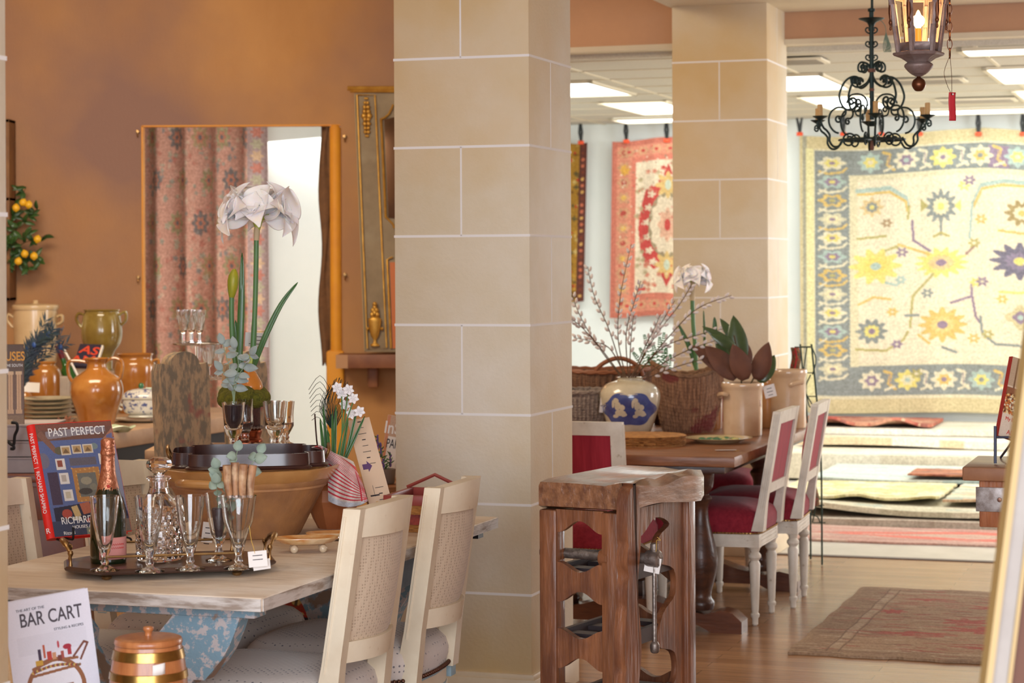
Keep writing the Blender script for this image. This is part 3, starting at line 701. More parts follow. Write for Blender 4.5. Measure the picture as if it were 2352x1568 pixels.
def place(o, X, Y, rz, label, group):
    o.location = (X, Y, 0); o.rotation_euler = (0, 0, rz); o['label'] = label; o['group'] = group; return o
# local +y (front) faces the table, i.e. towards -a : rotation turning +y to (-CT, ST)
RZL = PI/2-TH; RZR = -PI/2-TH
def by_back(px, py, Y, rz, off=.235+.03, h=.93):
    """seat centre when the back's middle top is seen at a pixel"""
    p = P(px, py, Y); f = Vector((-math.sin(rz), math.cos(rz), 0)); return p+f*(off+.085)
p = by_back(893, 1146, 5.74, RZL); place(c0, p.x, p.y, RZL, 'cream chair with woven back, nearer of the two facing the bleached table at its right', G)
p = by_back(1062, 1104, 6.27, RZL+.03); place(copy_tree(c0), p.x, p.y, RZL+.03, 'cream chair with woven back next to the stone pillar, beyond the nearer one', G)
q = RM(-3.08, 5.53); place(copy_tree(c0), q.x, q.y, RZR+.05, 'cream chair behind the leaning picture book at far left of the table', G)
q = RM(-3.03, 6.13); place(copy_tree(c0), q.x, q.y, RZR-.05, 'cream chair behind the terracotta bowl and decanter on the far side', G)
q = RM(-2.74, 5.50); 

# ------------------------------------------------------------ crimson chairs and the trestle table
def make_red_chair():
    t = thing('dining_chair', 'red', 'chair'); W, D, SZ = .445, .46, .44
    b = MB(); n = 24
    def outline(k=1.0):
        pts = []
        for i in range(40):
            a = 2*PI*i/40; c, s = math.cos(a), math.sin(a); e = .22
            x = math.copysign(abs(c)**e, c)*W/2*k; y = math.copysign(abs(s)**e, s)*D/2*k
            pts.append((x*(1+.12*y/D), y))
        return pts
    rings = [[(x, y, z) for x, y in outline(k)] for k, z in ((1.0, SZ-.045), (1.03, SZ-.015), (1.03, SZ+.015), (.97, SZ+.045), (.82, SZ+.068), (.55, SZ+.082), (.25, SZ+.088), (.05, SZ+.09))]
    b.ring_surface(rings); b.sharp = 60; seat_ = b.build('seat', t, M_redweave)
    b = MB()
    for k, z0, z1 in ((1.0, SZ-.10, SZ-.046), (1.02, SZ-.066, SZ-.058), (1.02, SZ-.082, SZ-.074), (1.015, SZ-.10, SZ-.092)):
        b.ring_surface([[(x, y, z) for x, y in outline(k)] for z in (z0, z1)])
    b.build('seat_frame', t, M_whitepaint)
    b = MB(); ring = outline(1.015)
    for x, y in arc(ring, .0145): b.ball((x*1.012, y*1.012, SZ-.040), .0046, 6)
    b.ring_surface([[(x*1.012, y*1.012, z) for x, y in ring] for z in (SZ-.043, SZ-.038)], cap=False)
    b.sharp = 80; b.build('nailhead_trim', seat_, mat('brass_nail', (150, 116, 66), rough=.3, metal=.9))
    for sx in (-1, 1):
        for x, y in ((sx*(W/2-.02), D/2-.03), (sx*(W/2-.045), -D/2+.025)):
            turned_leg(x, y, SZ-.045, .024, 8).build('leg', t, M_whitepaint)
    ZB, ZT, hw, lean = SZ-.03, .925, .19, .17; yb0 = -D/2+.005
    def by(z): return yb0-(z-ZB)*lean
    b = MB()
    for sx in (-1, 1):
        x = sx*hw
        def ring(z, w, d): return [(x-w, by(z)-d, z), (x+w, by(z)-d, z), (x+w, by(z)+d, z), (x-w, by(z)+d, z)]
        b.ring_surface([ring(ZB, .032, .026), ring(SZ+.09, .027, .017), ring(ZT, .025, .017)])
        for q in (-1, 0, 1): b.tube([(x+sx*.0265, by(z)+q*.009, z) for z in (SZ+.05, ZT-.01)], .003, 5)
    for z0, z1 in ((ZT-.055, ZT), (SZ+.13, SZ+.175)):
        b.ring_surface([[(x, by(z0)-.015, z0), (x, by(z1)-.015, z1), (x, by(z1)+.017, z1), (x, by(z0)+.017, z0)] for x in (-hw, hw)])
    b.build('back_frame', t, M_whitepaint)
    b = MB()
    def pf(sgn, th): return lambda u, v: ((-hw+.026)+(2*hw-.052)*u, by(SZ+.172+(ZT-.052-SZ-.172)*v)+sgn*(.006+th*(math.sin(PI*u)*math.sin(PI*v))**.35), SZ+.172+(ZT-.052-SZ-.172)*v)
    b.grid(pf(1, .04), 14, 16); b.grid(pf(-1, .004), 14, 16); b.sharp = 70; b.build('back_panel', t, M_redfab)
    return t
r0 = make_red_chair(); G = 'crimson dining chairs round the oak trestle table'
def by_leg(px, py, rz, side=-1):
    """seat centre when the foot of a back leg is seen at a pixel"""
    p = F(px, py, 0); f = Vector((-math.sin(rz), math.cos(rz), 0)); s = Vector((math.cos(rz), math.sin(rz), 0)); return p+f*.205-s*(side*.19)
p = by_leg(1733, 1437, RZL); place(r0, p.x, p.y, RZL, 'crimson chair with white frame nearest the aisle, in front of its twin', G)
p = by_leg(1820, 1397, RZL+.04); place(copy_tree(r0), p.x, p.y, RZL+.05, 'crimson chair with white frame on the aisle side, beside the green iron rack', G)
p = F(1380, 1470, 0); q = P(1372, 957, 9.0); place(copy_tree(r0), q.x-.02, q.y+.14, -TH+.02, 'crimson chair with striped back turned towards the camera, beside the front pillar', G)
q = RM(-3.12, 9.62); place(copy_tree(r0), q.x, q.y, RZR, 'crimson chair on the far side of the oak table, seat seen under the tabletop', G)
q = RM(-2.50, 10.86); place(copy_tree(r0), q.x, q.y, PI-TH, 'crimson chair at the far head of the oak table, in front of the back pillar', G)

TZ2 = .755
t = thing('trestle_table', 'brown oak trestle table with turned posts and scrolled feet', 'table', RM(-2.47, 9.63, 0), -TH)
b = MB(); b.box((-.12, .31, TZ2-.022), (1.22, 2.04, .044), bev=.005); b.build('tabletop', t, M_oak)
b = MB(); b.box((-.12, .31, TZ2-.062), (1.10, 1.88, .034), bev=.003); b.build('apron', t, M_darkoak)
for y in (-.53, .71):
    b = MB()
    prof = [(-.49, 0), (-.49, .05), (-.45, .085), (-.40, .095), (-.33, .075), (-.2, .10), (-.1, .13), (.1, .13), (.2, .10), (.33, .075), (.40, .095), (.45, .085), (.49, .05), (.49, 0), (.36, 0), (.30, .03), (-.30, .03), (-.36, 0)]
    b.prism(prof, .12, Matrix.Translation((0, y-.06, 0))); b.build('foot', t, mat('foot_oak', (112, 66, 44), (84, 48, 34), 5, stretch=(1, 6, 6), rough=.35, coat=.3, bump=.15))
    for x in (-.30, .30):
        b = MB(); b.lathe(sprof([(.055, .09), (.06, .12), (.045, .15), (.062, .22), (.075, .30), (.06, .38), (.04, .46), (.034, .52), (.05, .56), (.036, .58), (.055, .61), (.06, .66), (.07, .68)], 3), 24, (x, y, 0)); b.box((x, y, .685), (.17, .12, .02), bev=.004)
        b.build('post', t, M_darkoak)
b = MB(); b.box((0, .09, .16), (.08, 1.2, .07), bev=.004); b.build('stretcher', t, M_darkoak)

# ------------------------------------------------------------ wooden bottle rack with vice
t = thing('bottle_rack', 'rugged brown wooden bottle rack made from a workbench, with a wooden vice', 'bottle rack')
ZR = .905
c1 = F(1236, 1100, ZR); c2 = F(1428, 1112, ZR); c3_ = F(1542, 1076, ZR)
ex = (c2-c1); ex.z = 0; w_ = ex.length; ang = math.atan2(ex.y, ex.x)
dep = (c3_-c2).length; ang2 = math.atan2((c3_-c2).y, (c3_-c2).x)-PI/2; ang = (ang+ang2)/2-.02
t.rotation_euler.z = ang; t.location = (c2.x, c2.y, 0)
# local: origin under the near right corner; x left is negative, y deeper
wx, dy_ = .285, .60
b = MB()
def top(u, v, z): return (-wx+wx*u, dy_*v, z)
rings = []
for k in range(13):
    v = k/12; y = dy_*v; sag = -.006*math.sin(PI*v)
    ins = .012 if k in (0, 12) else 0
    rings.append([(-wx-.006+ins, y, ZR-.088+ins), (-wx-.006+ins, y, ZR-.016), (-wx+.012, y, ZR+.002-ins*.5), (-wx*.5, y, ZR-.004+sag), (-wx*.2, y, ZR-.008+.006*math.sin(v*17)), (-.01, y, ZR-.002+.006*math.sin(v*23+1)), (.012-ins, y+0, ZR-.02+.008*math.sin(v*11)), (.012-ins, y, ZR-.088+.012*math.sin(v*5)+ins)])
b.ring_surface(rings); b.build('top_slab', t, M_benchtop)
lx, ly = (-wx+.03, -.045), (.04, dy_-.06)
for x in lx:
    for y in ly:
        b = MB(); b.box((x, y, (ZR-.088)/2), (.058, .062, ZR-.088), bev=.006); b.build('leg', t, M_bench)
def scoop(z0, z1, xa, xb, top_d, bot_d):
    n = 28; up = []; dn = []
    for i in range(n+1):
        u = i/n; x = xa+(xb-xa)*u; s = (.5-.5*math.cos(2*PI*min(1, max(0, (u-.06)/.88))))**.85
        up.append((x, z1-top_d*s)); dn.append((x, z0+bot_d*s))
    return up+dn[::-1]
for z0, z1, td, bd in ((ZR-.155, ZR-.086, 0, .036), (ZR-.365, ZR-.245, .028, .034), (ZR-.565, ZR-.445, .028, .034), (ZR-.77, ZR-.645, .028, .034)):
    for y in (.018, dy_-.06):
        b = MB(); b.prism(scoop(z0, z1, -wx+.055, -.07, td, bd), .026, Matrix.Translation((0, y, 0))); b.build('shaped_rail', t, M_bench)
for k, z in enumerate((ZR-.285, ZR-.485, ZR-.685)):
    b = MB()
    for x in lx: b.box((x, dy_/2-.01, z), (.016, dy_-.12, .045))
    for j in range(3): b.box((-wx/2-.008, .14+j*.15, z+.004), (wx-.08, .055, .014))
    b.build('shelf', t, mat('dark_slats', (66, 56, 58), (48, 40, 42), 12, rough=.5))
# side panel with curls, and the scalloped vice jaw
b = MB(); b.prism([(.0, ZR-.09), (.40, ZR-.09), (.42, 0), (.36, 0)]+[(q.x, q.y) for q in spline([(.345, .10, 0), (.22, .14, 0), (.30, .22, 0), (.35, .27, 0), (.33, .34, 0), (.21, .38, 0), (.25, .47, 0), (.34, .52, 0), (.33, .60, 0), (.20, .64, 0), (.22, .71, 0), (.30, .745, 0), (.20, .775, 0), (.10, .73, 0), (0, .72, 0)], 4)], .02, Matrix.Translation((-.03, .10, 0)) @ Matrix.Rotation(PI/2, 4, 'Z') @ Matrix.Scale(1, 4))
b.build('carved_side', t, M_bench)
b = MB(); n = 60; fr = []; bk = []
for i in range(n+1):
    z = .01+(ZR+.004-.01)*i/n; f = i/n
    w = .010*abs(math.sin(f*PI*5))**.6+.012*math.sin(f*5)-.016*math.exp(-((f-.70)/.03)**2)
    r = 0 if f < .93 else 1-math.sqrt(max(0, 1-((f-.93)/.07)**2))
    fr.append((-.052-w+.05*r, z)); bk.append((.030+.012*math.sin(f*17)-.03*r, z))
b.prism(fr+bk[::-1], .036, Matrix.Translation((.040, .005, 0)) @ Matrix.Rotation(PI/2, 4, 'Z')); b.build('vice_jaw', t, M_bench)
b = MB(); b.lathe([(.016, -.32), (.016, .035), (.024, .037), (.026, .045), (.026, .075), (.02, .08)], 20, (.010, .075, ZR-.225), Matrix.Rotation(PI/2, 3, 'Y')); b.build('vice_screw', t, M_iron)
b = MB(); x, y, z = .072, .073, ZR-.225; b.tube([(x, y-.002, z+.028), (x, y-.002, z-.245)], .0068, 10); b.lathe(sprof([(.007, -.28), (.013, -.275), (.014, -.255), (.008, -.245)], 2), 12, (x, y-.002, z)); b.lathe([(.010, .022), (.012, .03), (.012, .045), (.006, .048)], 12, (x, y-.002, z)); b.build('vice_handle', t, M_iron)
b = MB(); b.lathe([(.010, -.10), (.011, .0), (.016, .004), (.016, .03)], 12, (-.11, .01, ZR-.615), Matrix.Rotation(PI/2, 3, 'Y')); b.build('wooden_pin', t, M_bench)
b = MB(); b.lathe([(.024, 0), (.026, .004), (.026, .03), (.02, .034)], 10, (-.085, .03, ZR-.225), Matrix.Rotation(PI/2, 3, 'Y')); b.build('vice_nut', t, M_bench)
def price_tag(name, label, loc, w, h, Rz, tilt=0, lines=3, string=None, cat='tag'):
    """small card hanging or lying; local x across, z up, faces -y"""
    t = thing(name, label, cat, loc, Rz); t.rotation_euler = (0, tilt, Rz)
    b = MB(); b.m(M_card).box((0, 0, 0), (w, .0012, h)).m(M_ink)
    rn = random.Random(hash(label) % 97 if False else len(label))
    for k in range(lines):
        L = w*rn.uniform(.35, .7); b.box((0, -.0009, h*(.22-.26*k)), (L, .0005, h*.045))
    b.build('card', t)
    if string:
        b = MB(); b.tube(spline(string, 4), .0008, 5); b.build('string', t, M_string)
    return t
p = P(1499, 1297, 6.50)
price_tag('price_tag', 'white price tag tied with gold thread to the vice handle of the bottle rack', p, .048, .046, ang+.2, .18, 2, [(0, 0, .02), (.004, -.004, .05), (.0, -.004, .075), (.012, -.004, .078), (0, -.004, .085)])
# ------------------------------------------------------------ things on the bleached table
M_glass = mat('clear_glass', (250, 252, 252), rough=.0, trans=1, ior=1.45)
M_crystal = mat('cut_crystal', (252, 252, 255), rough=.0, trans=1, ior=1.5)
M_brass = mat('aged_brass', (176, 140, 92), (140, 106, 66), 20, rough=.3, metal=.9)
M_traywood = mat('dark_tray_wood', (84, 56, 42), (58, 38, 32), 4, stretch=(1, 7, 1), rough=.3, coat=.4)
M_print = mat('printed_cover', (255, 255, 255), (250, 250, 250), 5, rough=.5, attr='design', coat=.06)
M_paper = mat('page_block', (236, 230, 216), rough=.8)
M_gold = mat('gilt', (204, 158, 72), (176, 128, 52), 18, rough=.4, metal=.6)
def spot(px, py, z=TZ): return F(px, py, z)
def lathed(name, label, cat, px, pyb, z, prof, mt, part=None, seg=40, group=None, smooth=0, fn=None, sharp=40):
    """prof in pixels (half width, py)"""
    p = F(px, pyb, z); pr = pxprof(prof, p.y, prof[0][1] if prof[0][1] > prof[-1][1] else prof[-1][1])
    if smooth: pr = sprof(pr, smooth)
    if part:
        t = thing(name, label, cat, p, 0, group); b = MB(); b.sharp = sharp; b.lathe(pr, seg, fn=fn); b.build(part, t, mt); return t, p.y/FPX
    b = MB(); b.sharp = sharp; b.lathe(pr, seg, fn=fn); o = b.build(name, mt=mt); o.location = p; tag(o, label, cat, group); return o, p.y/FPX

def within(name, label, cat, Y, px, prof, mt):
    p = P(px, prof[0][1], Y); b = MB(); b.lathe(pxprof(prof, Y, prof[0][1]), 28); o = b.build(name, mt=mt); o.location = p; return tag(o, label, cat)
# octagonal gallery tray
tp = F(390, 1312, TZ); TRZ = .21
t = thing('serving_tray', 'octagonal dark wood tray with brass gallery rail holding bottle and glasses', 'tray', tp, TRZ)
hl, hd, cx = .268, .155, .085
def octa(k, dz): return [(sx*a*k, sy*c*k, dz) for sx, sy, a, c in ((-1, -1, hl, hd-cx), (-1, -1, hl-cx, hd), (1, -1, hl-cx, hd), (1, -1, hl, hd-cx), (1, 1, hl, hd-cx), (1, 1, hl-cx, hd), (-1, 1, hl-cx, hd), (-1, 1, hl, hd-cx))]
b = MB(); b.ring_surface([octa(.965, .016), octa(1.0, .021), octa(1.01, .026), octa(.985, .031), octa(.96, .0315)]); b.sharp = 20; b.build('board', t, M_traywood)
oc = octa(.95, .031)
for i in (0, 1, 2, 3, 4, 5, 6, 7):
    x, y, _ = oc[i]; b = MB(); b.lathe([(.006, .029), (.0045, .036), (.003, .044), (.0035, .054), (.0055, .058), (.0075, .063), (.0055, .070), (.002, .072)], 12, (x, y, 0)); b.build('gallery_post', t, M_brass)
b = MB(); b.tube([(x, y, .062) for x, y, _ in oc[1:3]], .0032, 8); b.build('gallery_rail', t, M_brass)
b = MB(); b.tube([(x, y, .062) for x, y, _ in oc[5:7]], .0032, 8); b.build('gallery_rail', t, M_brass)
for sx, ia, ib in ((-1, 0, 7), (1, 3, 4)):
    A_, B_ = Vector(oc[ia]), Vector(oc[ib]); A_.z = B_.z = .062; m = (A_+B_)/2
    b = MB(); b.tube(spline([A_, A_*.75+B_*.25+Vector((sx*.012, 0, .020)), m+Vector((sx*.02, 0, .028)), A_*.25+B_*.75+Vector((sx*.012, 0, .020)), B_], 5), [.0035]+[.0045]*4+[.0075]*12+[.0045]*3+[.0035], 8); b.build('handle', t, M_brass)
for x, y in ((-.165, -.115), (.165, -.115), (-.165, .115), (.165, .115)):
    b = MB(); b.lathe([(.008, 0), (.012, .003), (.0135, .008), (.010, .013), (.012, .017)], 14, (x, y, 0)); b.build('foot', t, M_brass)
ZT_ = TZ+.0325
G = 'footed drinking glasses on the brass gallery tray'
def rummer(cx_, pyb, rim, label, w=35, k=1.0, thick=3.2, z=ZT_, g=G, name='wine_glass', cut=.62):
    H = pyb-rim
    o = [(34*k, pyb), (34*k, pyb-2), (13, pyb-8), (7, pyb-13), (10, pyb-19), (7, pyb-25), (7.5, pyb-33), (12, pyb-42), (19, pyb-H*.42), (w*.80, pyb-H*.65), (w*.93, pyb-H*.86), (w, rim)]
    i = [(w-thick, rim), (w*.93-thick, pyb-H*.86), (w*.80-thick, pyb-H*.65), (19-thick, pyb-H*.42), (9, pyb-52), (2, pyb-48)]
    return lathed(name, label, 'glass', cx_, pyb-4, z, o+i, M_glass, seg=44, group=g, sharp=60)[0]
rummer(241, 1313, 1143, 'footed glass in front of the champagne bottle, leftmost on the tray', 34)
rummer(344, 1316, 1142, 'footed glass in front of the cut crystal decanter', 34)
rummer(437, 1311, 1142, 'footed glass right of the decanter, third along the tray front', 34)
rummer(503, 1290, 1136, 'footed glass holding a eucalyptus sprig, behind the knife glass', 32, .9)
rummer(548, 1309, 1142, 'footed glass holding antler-handled knives', 42)
rummer(574, 1296, 1128, 'footed glass behind the knife glass at the right end of the tray', 22, .6) if False else None

# champagne bottle
t = thing('champagne_bottle', 'dark green champagne bottle with rose gold foil and pink label', 'bottle', F(249, 1290, ZT_), 0); k = t.location.y/FPX
b = MB(); b.lathe([(0.004, .004)]+sprof(pxprof([(38, 1294), (41, 1288), (41, 1220), (40, 1185), (33, 1150), (22, 1115), (16, 1080), (14, 1040), (14, 1016)], t.location.y, 1294), 4), 40)
b.build('bottle', t, mat('dark_green_glass', (18, 34, 16), rough=.04, coat=.8))
b = MB(); b.lathe(sprof(pxprof([(27, 1134), (22.6, 1114), (17, 1085), (15.5, 1052), (17, 1046), (16.5, 1040), (15.5, 1034), (16, 1020), (14, 1012), (4, 1009)], t.location.y, 1294), 3), 36, fn=lambda a, z: 1+.02*math.sin(9*a+z*300))
b.build('foil', t, mat('rose_gold_foil', (214, 150, 116), (188, 118, 88), 60, rough=.28, metal=.75, bump=.5, bscale=90))
b = MB(); R_ = 41.6*k
b.grid(lambda u, v: (R_*math.cos(-PI/2+.62+(u-.5)*1.9), R_*math.sin(-PI/2+.62+(u-.5)*1.9), (1294-(1284-50*v))*k), 16, 4)
o = b.build('label', t, mat('pink_label', (222, 150, 142), rough=.5), sol=.0004)
b = MB()
for r_, dz in ((.010, 8), (.006, 16)):
    for j in range(26):
        a = -PI/2+.62+(j/26-.5)*1.1
        b.box(((R_+.0008)*math.cos(a), (R_+.0008)*math.sin(a), (1294-1258+dz-8)*k+.0015*math.sin(j*2.2)), (.0022, .0022, .0008+.001*abs(math.sin(j*3.1))))
b.ball((26*k*math.cos(-1.35), 26*k*math.sin(-1.35), (1294-1118)*k), .0045, 10, (1, .5, 1)); b.build('label_writing', t, mat('red_print', (196, 60, 50), rough=.5))

# decanter
t = thing('decanter', 'cut crystal decanter with faceted ball stopper', 'decanter', F(366, 1284, ZT_)); Yd_ = t.location.y
def cutfn(a, z):
    s = 1
    if .012 < z < .125: s -= .035*abs(math.sin(8*a+z*110))*abs(math.sin(8*a-z*110))*2
    return s
b = MB(); b.sharp = 8; pr = pxprof([(50, 1290), (54, 1284), (55, 1262), (55, 1240), (54, 1220), (53, 1200), (52, 1180), (48, 1165), (38, 1150), (26, 1138), (22, 1125), (21, 1112), (28, 1104), (28, 1100), (16, 1100), (14, 1125), (18, 1142), (40, 1168), (46, 1190), (48, 1270), (10, 1278)], Yd_, 1290)
pr2 = []
for p0, p1 in zip(pr, pr[1:]):
    m = max(1, int(abs(p1[1]-p0[1])/.006)); pr2 += [(p0[0]+(p1[0]-p0[0])*q/m, p0[1]+(p1[1]-p0[1])*q/m) for q in range(m)]
pr2.append(pr[-1]); b.lathe(pr2, 64, fn=cutfn); b.build('body', t, M_crystal)
b = MB(); b.sharp = 8; b.lathe(pxprof([(12, 1128), (14, 1104), (12, 1092), (20, 1086), (28, 1078), (29, 1070), (26, 1062), (16, 1056), (3, 1055)], Yd_, 1290), 14, fn=lambda a, z: 1+.05*math.cos(7*a)); b.build('stopper', t, M_crystal)

# knives with antler handles and eucalyptus
M_antler = mat('antler', (190, 140, 98), (112, 72, 50), 34, stretch=(1.4, 1.4, .25), rough=.5, bump=.4, c3=(222, 190, 150), s3=20)
M_steel = mat('steel', (190, 188, 190), rough=.15, metal=1)
pk = F(548, 1305, ZT_); kx = pk.y/FPX
for i, (hx, bx, top_) in enumerate(((521, 540, 1068), (540, 546, 1062), (560, 552, 1066), (581, 556, 1068))):
    lab = ['leftmost of the four antler-handled knives in the glass', 'second from left of the four antler-handled knives', 'third from left of the four antler-handled knives', 'rightmost of the four antler-handled knives, palest handle'][i]
    t = thing('table_knife', lab, 'knife', P(0, 0, pk.y)*0+Vector((0, 0, 0)), group='antler-handled knives standing in a glass')
    dy = (-.006, .006, -.004, .008)[i]
    a_ = P(bx, 1254, pk.y+dy*.5); m_ = P(hx+(548-hx)*.22, 1137, pk.y+dy); e_ = P(hx, top_, pk.y+dy*1.5); t.location = a_
    L = lambda p: p-a_
    b = MB(); b.tube(spline([L(m_), L(m_*.55+e_*.45)+Vector((-.002, 0, 0)), L(e_)], 4), [.0085, .0092, .0098, .0098, .0102, .0108, .011, .0108, .0112], 12); b.sharp = 50; b.build('handle', t, M_antler)
    b = MB(); b.tube([L(m_)+(L(m_)-L(e_)).normalized()*.006, L(m_)], .0088, 10); b.build('ferrule', t, mat('silver', (206, 200, 196), rough=.2, metal=.9))
    b = MB(); b.tube([Vector((0, 0, 0)), L(m_)*.5, L(m_)], [.002, .0075, .0075], 6, flat=.16); b.build('blade', t, M_steel)
M_euc = mat('eucalyptus_leaf', (164, 180, 162), (130, 150, 138), 10, rough=.7)
def sprig(name, label, cat, base, stems, leaves, mt, seed, stem_mt, size, round_=1.0, group=None):
    """stems: pixel paths; leaves set alternately along them, turned every way in depth"""
    t = thing(name, label, cat, base, group=group); rn = random.Random(seed); Y = base.y
    b = MB(); bl = MB(); bl.sharp = 70
    for st in stems:
        dy = rn.uniform(-.03, .03); n = len(st)
        pts = [P(x, y, Y+dy*i/max(1, n-1))-base for i, (x, y) in enumerate(st)]; pts = spline(pts, 5)
        b.tube(pts, [.0017-.0009*i/len(pts) for i in range(len(pts))], 6)
        for j in range(leaves):
            f = .25+.75*(j+.5)/leaves; p = pts[min(len(pts)-1, int(f*(len(pts)-1)))]
            a = rn.uniform(0, 2*PI); d = Vector((math.cos(a), .7*math.sin(a), rn.uniform(-.2, .7)))
            s = size*rn.uniform(.75, 1.25); bl.leaf(p, d, Vector((rn.uniform(-.4, .4), -1, rn.uniform(.2, 1))), s, s*.72*round_, .25, .12)
        bl.leaf(pts[-1], (pts[-1]-pts[-3])+Vector((rn.uniform(-.002, .002), 0, 0)), Vector((0, -1, .4)), size, size*.7*round_)
    b.build('stems', t, stem_mt); o = bl.build('leaves', t, mt, sol=.0006); return t
M_stemg = mat('grey_green_stem', (140, 160, 130), rough=.6)
sprig('eucalyptus_sprig', 'round-leaved eucalyptus sprig standing among the knives', 'foliage', P(507, 1240, F(503, 1286, ZT_).y), [[(505, 1240), (520, 1150), (500, 1075)], [(507, 1240), (530, 1120), (545, 1035)], [(508, 1230), (560, 1100), (595, 1040)], [(506, 1240), (500, 1150), (497, 1110)]], 6, M_euc, 4, M_stemg, .030, 1.25)
within('votive_candle', 'dark candle standing inside the eucalyptus glass', 'candle', F(503, 1286, ZT_).y, 503, [(8, 1232), (17, 1170), (15, 1165), (2, 1165)], mat('dark_wax', (66, 46, 50), rough=.4))
p = F(600, 1303, ZT_); 
price_tag('price_tag', 'white price card hanging on the right end of the gallery tray', P(592, 1283, p.y-.03), .047, .040, .1, -.08, 2, [(-.006, 0, .014), (-.008, -.003, .03), (-.012, -.004, .05), (-.014, 0, .085)])
price_tag('price_tag', 'second white card behind the hanging price card on the tray', P(601, 1296, p.y-.012), .044, .026, .3, -.1, 2)
price_tag('price_tag', 'white tag standing behind the glasses against the terracotta bowl', P(477, 1222, 5.95), .03, .055, .1, .12, 4)

# ------------------------------------------------------------ the picture book on its easel
BL, BR, TL = F(124, 1235, TZ+.025), F(306, 1219, TZ+.025), None
phi = math.radians(38); lam = math.radians(22)
ex = Vector((math.cos(phi), math.sin(phi), 0)); n0 = Vector((math.sin(phi), -math.cos(phi), 0))
ez = Vector((0, 0, 1))*math.cos(lam)-n0*math.sin(lam); nn = n0*math.cos(lam)+Vector((0, 0, 1))*math.sin(lam)
BM_ = Matrix(((ex.x, -nn.x, ez.x, BL.x), (ex.y, -nn.y, ez.y, BL.y), (ex.z, -nn.z, ez.z, BL.z), (0, 0, 0, 1)))
t = thing('picture_book', 'red-spined picture book on an easel, its cover showing a blue room with framed pictures', 'book'); t.matrix_world = BM_
BW, BH, BT = .248, .342, .030
b = MB(); b.m(mat('red_binding', (226, 40, 34), rough=.35)); b.box((BW/2, .0015, BH/2), (BW, .003, BH)); b.box((BW/2, BT-.0015, BH/2), (BW, .003, BH)); b.tube([(.0, BT/2, 0), (.0, BT/2, BH)], BT/2, 16, flat=1); b.build('binding', t)
b = MB(); b.box((BW/2-.002, BT/2, BH/2), (BW-.01, BT-.006, BH-.012)); b.build('pages', t, M_paper)
cv = Canvas(124, 171, (86, 104, 158), 1.6)
cv.rect(0, 0, 124, 26, (110, 74, 62)); cv.poly([(14, 12), (112, 6), (112, 16), (14, 24)], (140, 132, 140)); cv.poly([(0, 0), (124, 0), (124, 8), (0, 10)], (124, 74, 60)); cv.poly([(0, 16), (8, 10), (30, 42), (24, 46)], (130, 90, 74))
cv.poly([(124, 10), (124, 24), (108, 34), (100, 32)], (172, 116, 90)); cv.poly([(104, 34), (124, 26), (124, 140), (112, 140)], (140, 146, 170)); cv.poly([(112, 22), (122, 18), (118, 60), (108, 50)], (100, 104, 150))
cv.ell(31, 42, 7, 6, (96, 92, 70)); cv.ell(89, 38, 6, 5, (120, 140, 140)); cv.ell(4, 56, 9, 12, (112, 110, 130))
for x, y in ((42, 42), (60, 41), (78, 41)): cv.rect(x-8, y-7, x+8, y+7, (226, 216, 196)); cv.rect(x-6, y-5, x+6, y+5, (186, 150, 96)); cv.poly([(x-5, y+4), (x, y-3), (x+5, y+4)], (120, 92, 60))
cv.rect(45, 54, 88, 66, (96, 92, 104))
for x, y, c in ((29, 62, (150, 76, 60)), (31, 84, (190, 180, 170)), (33, 110, (206, 196, 170)), (100, 58, (190, 160, 130)), (102, 76, (206, 200, 190)), (104, 94, (214, 206, 196)), (106, 112, (190, 120, 90)), (94, 108, (214, 206, 196))):
    cv.rect(x-7, y-8, x+8, y+9, (236, 232, 226)); cv.rect(x-4, y-5, x+4, y+5, c)
cv.rect(46, 70, 90, 122, (186, 128, 66)); 
for q in range(60): cv.ell(46+(q*7.3) % 44, 70+(q*11.9) % 52, 1.4, 1.2, (214, 164, 92))
cv.rect(53, 78, 83, 114, (110, 112, 104)); cv.ell(66, 90, 9, 6, (156, 150, 126)); cv.ell(62, 106, 11, 5, (66, 62, 58)); cv.ell(76, 100, 6, 5, (130, 128, 110))
cv.rect(6, 74, 22, 124, (66, 54, 76)); cv.poly([(6, 128), (120, 118), (124, 150), (6, 152)], (36, 38, 58))
cv.poly([(48, 124), (64, 122), (68, 138), (52, 141)], (178, 96, 70)); cv.poly([(34, 128), (44, 126), (48, 142), (38, 144)], (206, 176, 116)); cv.ell(26, 138, 8, 7, (176, 70, 56)); cv.poly([(82, 126), (96, 124), (98, 136), (84, 138)], (186, 50, 46)); cv.poly([(98, 122), (112, 119), (114, 136), (100, 138)], (196, 130, 90))
for q in range(4): cv.line([(100, 122+q*4), (113, 120+q*4)], 1.2, (60, 50, 80))
cv.rect(0, 148, 124, 171, (52, 62, 90)); cv.ell(40, 146, 8, 3, (206, 200, 180)); cv.rect(52, 160, 90, 171, (126, 134, 120)); cv.ell(62, 166, 7, 3, (226, 206, 150)); cv.ell(84, 166, 8, 3, (90, 120, 100)); cv.rect(96, 152, 124, 171, (120, 110, 104)); cv.ell(60, 150, 5, 4, (186, 70, 60)); cv.a = cv.a*.86+np.array((150, 148, 160))*.14; cv.noise(4, 5)
cv.mesh('cover_picture', lambda u, v: (.003+(BW-.004)*u, -.0006, BH-.002-(BH-.004)*v), M_print, t)
M_title = mat('white_lettering', (240, 240, 240), rough=.5)
RX = Matrix.Rotation(PI/2, 4, 'X')
def lt(body, size, x, z, y=-.0014, sx=1., rot=0, al='CENTER', bold=0): return text(body, size, Matrix.Translation((x, y, z)) @ Matrix.Rotation(rot, 4, 'Y') @ RX, None, None, align=al, sx=sx, bold=bold)
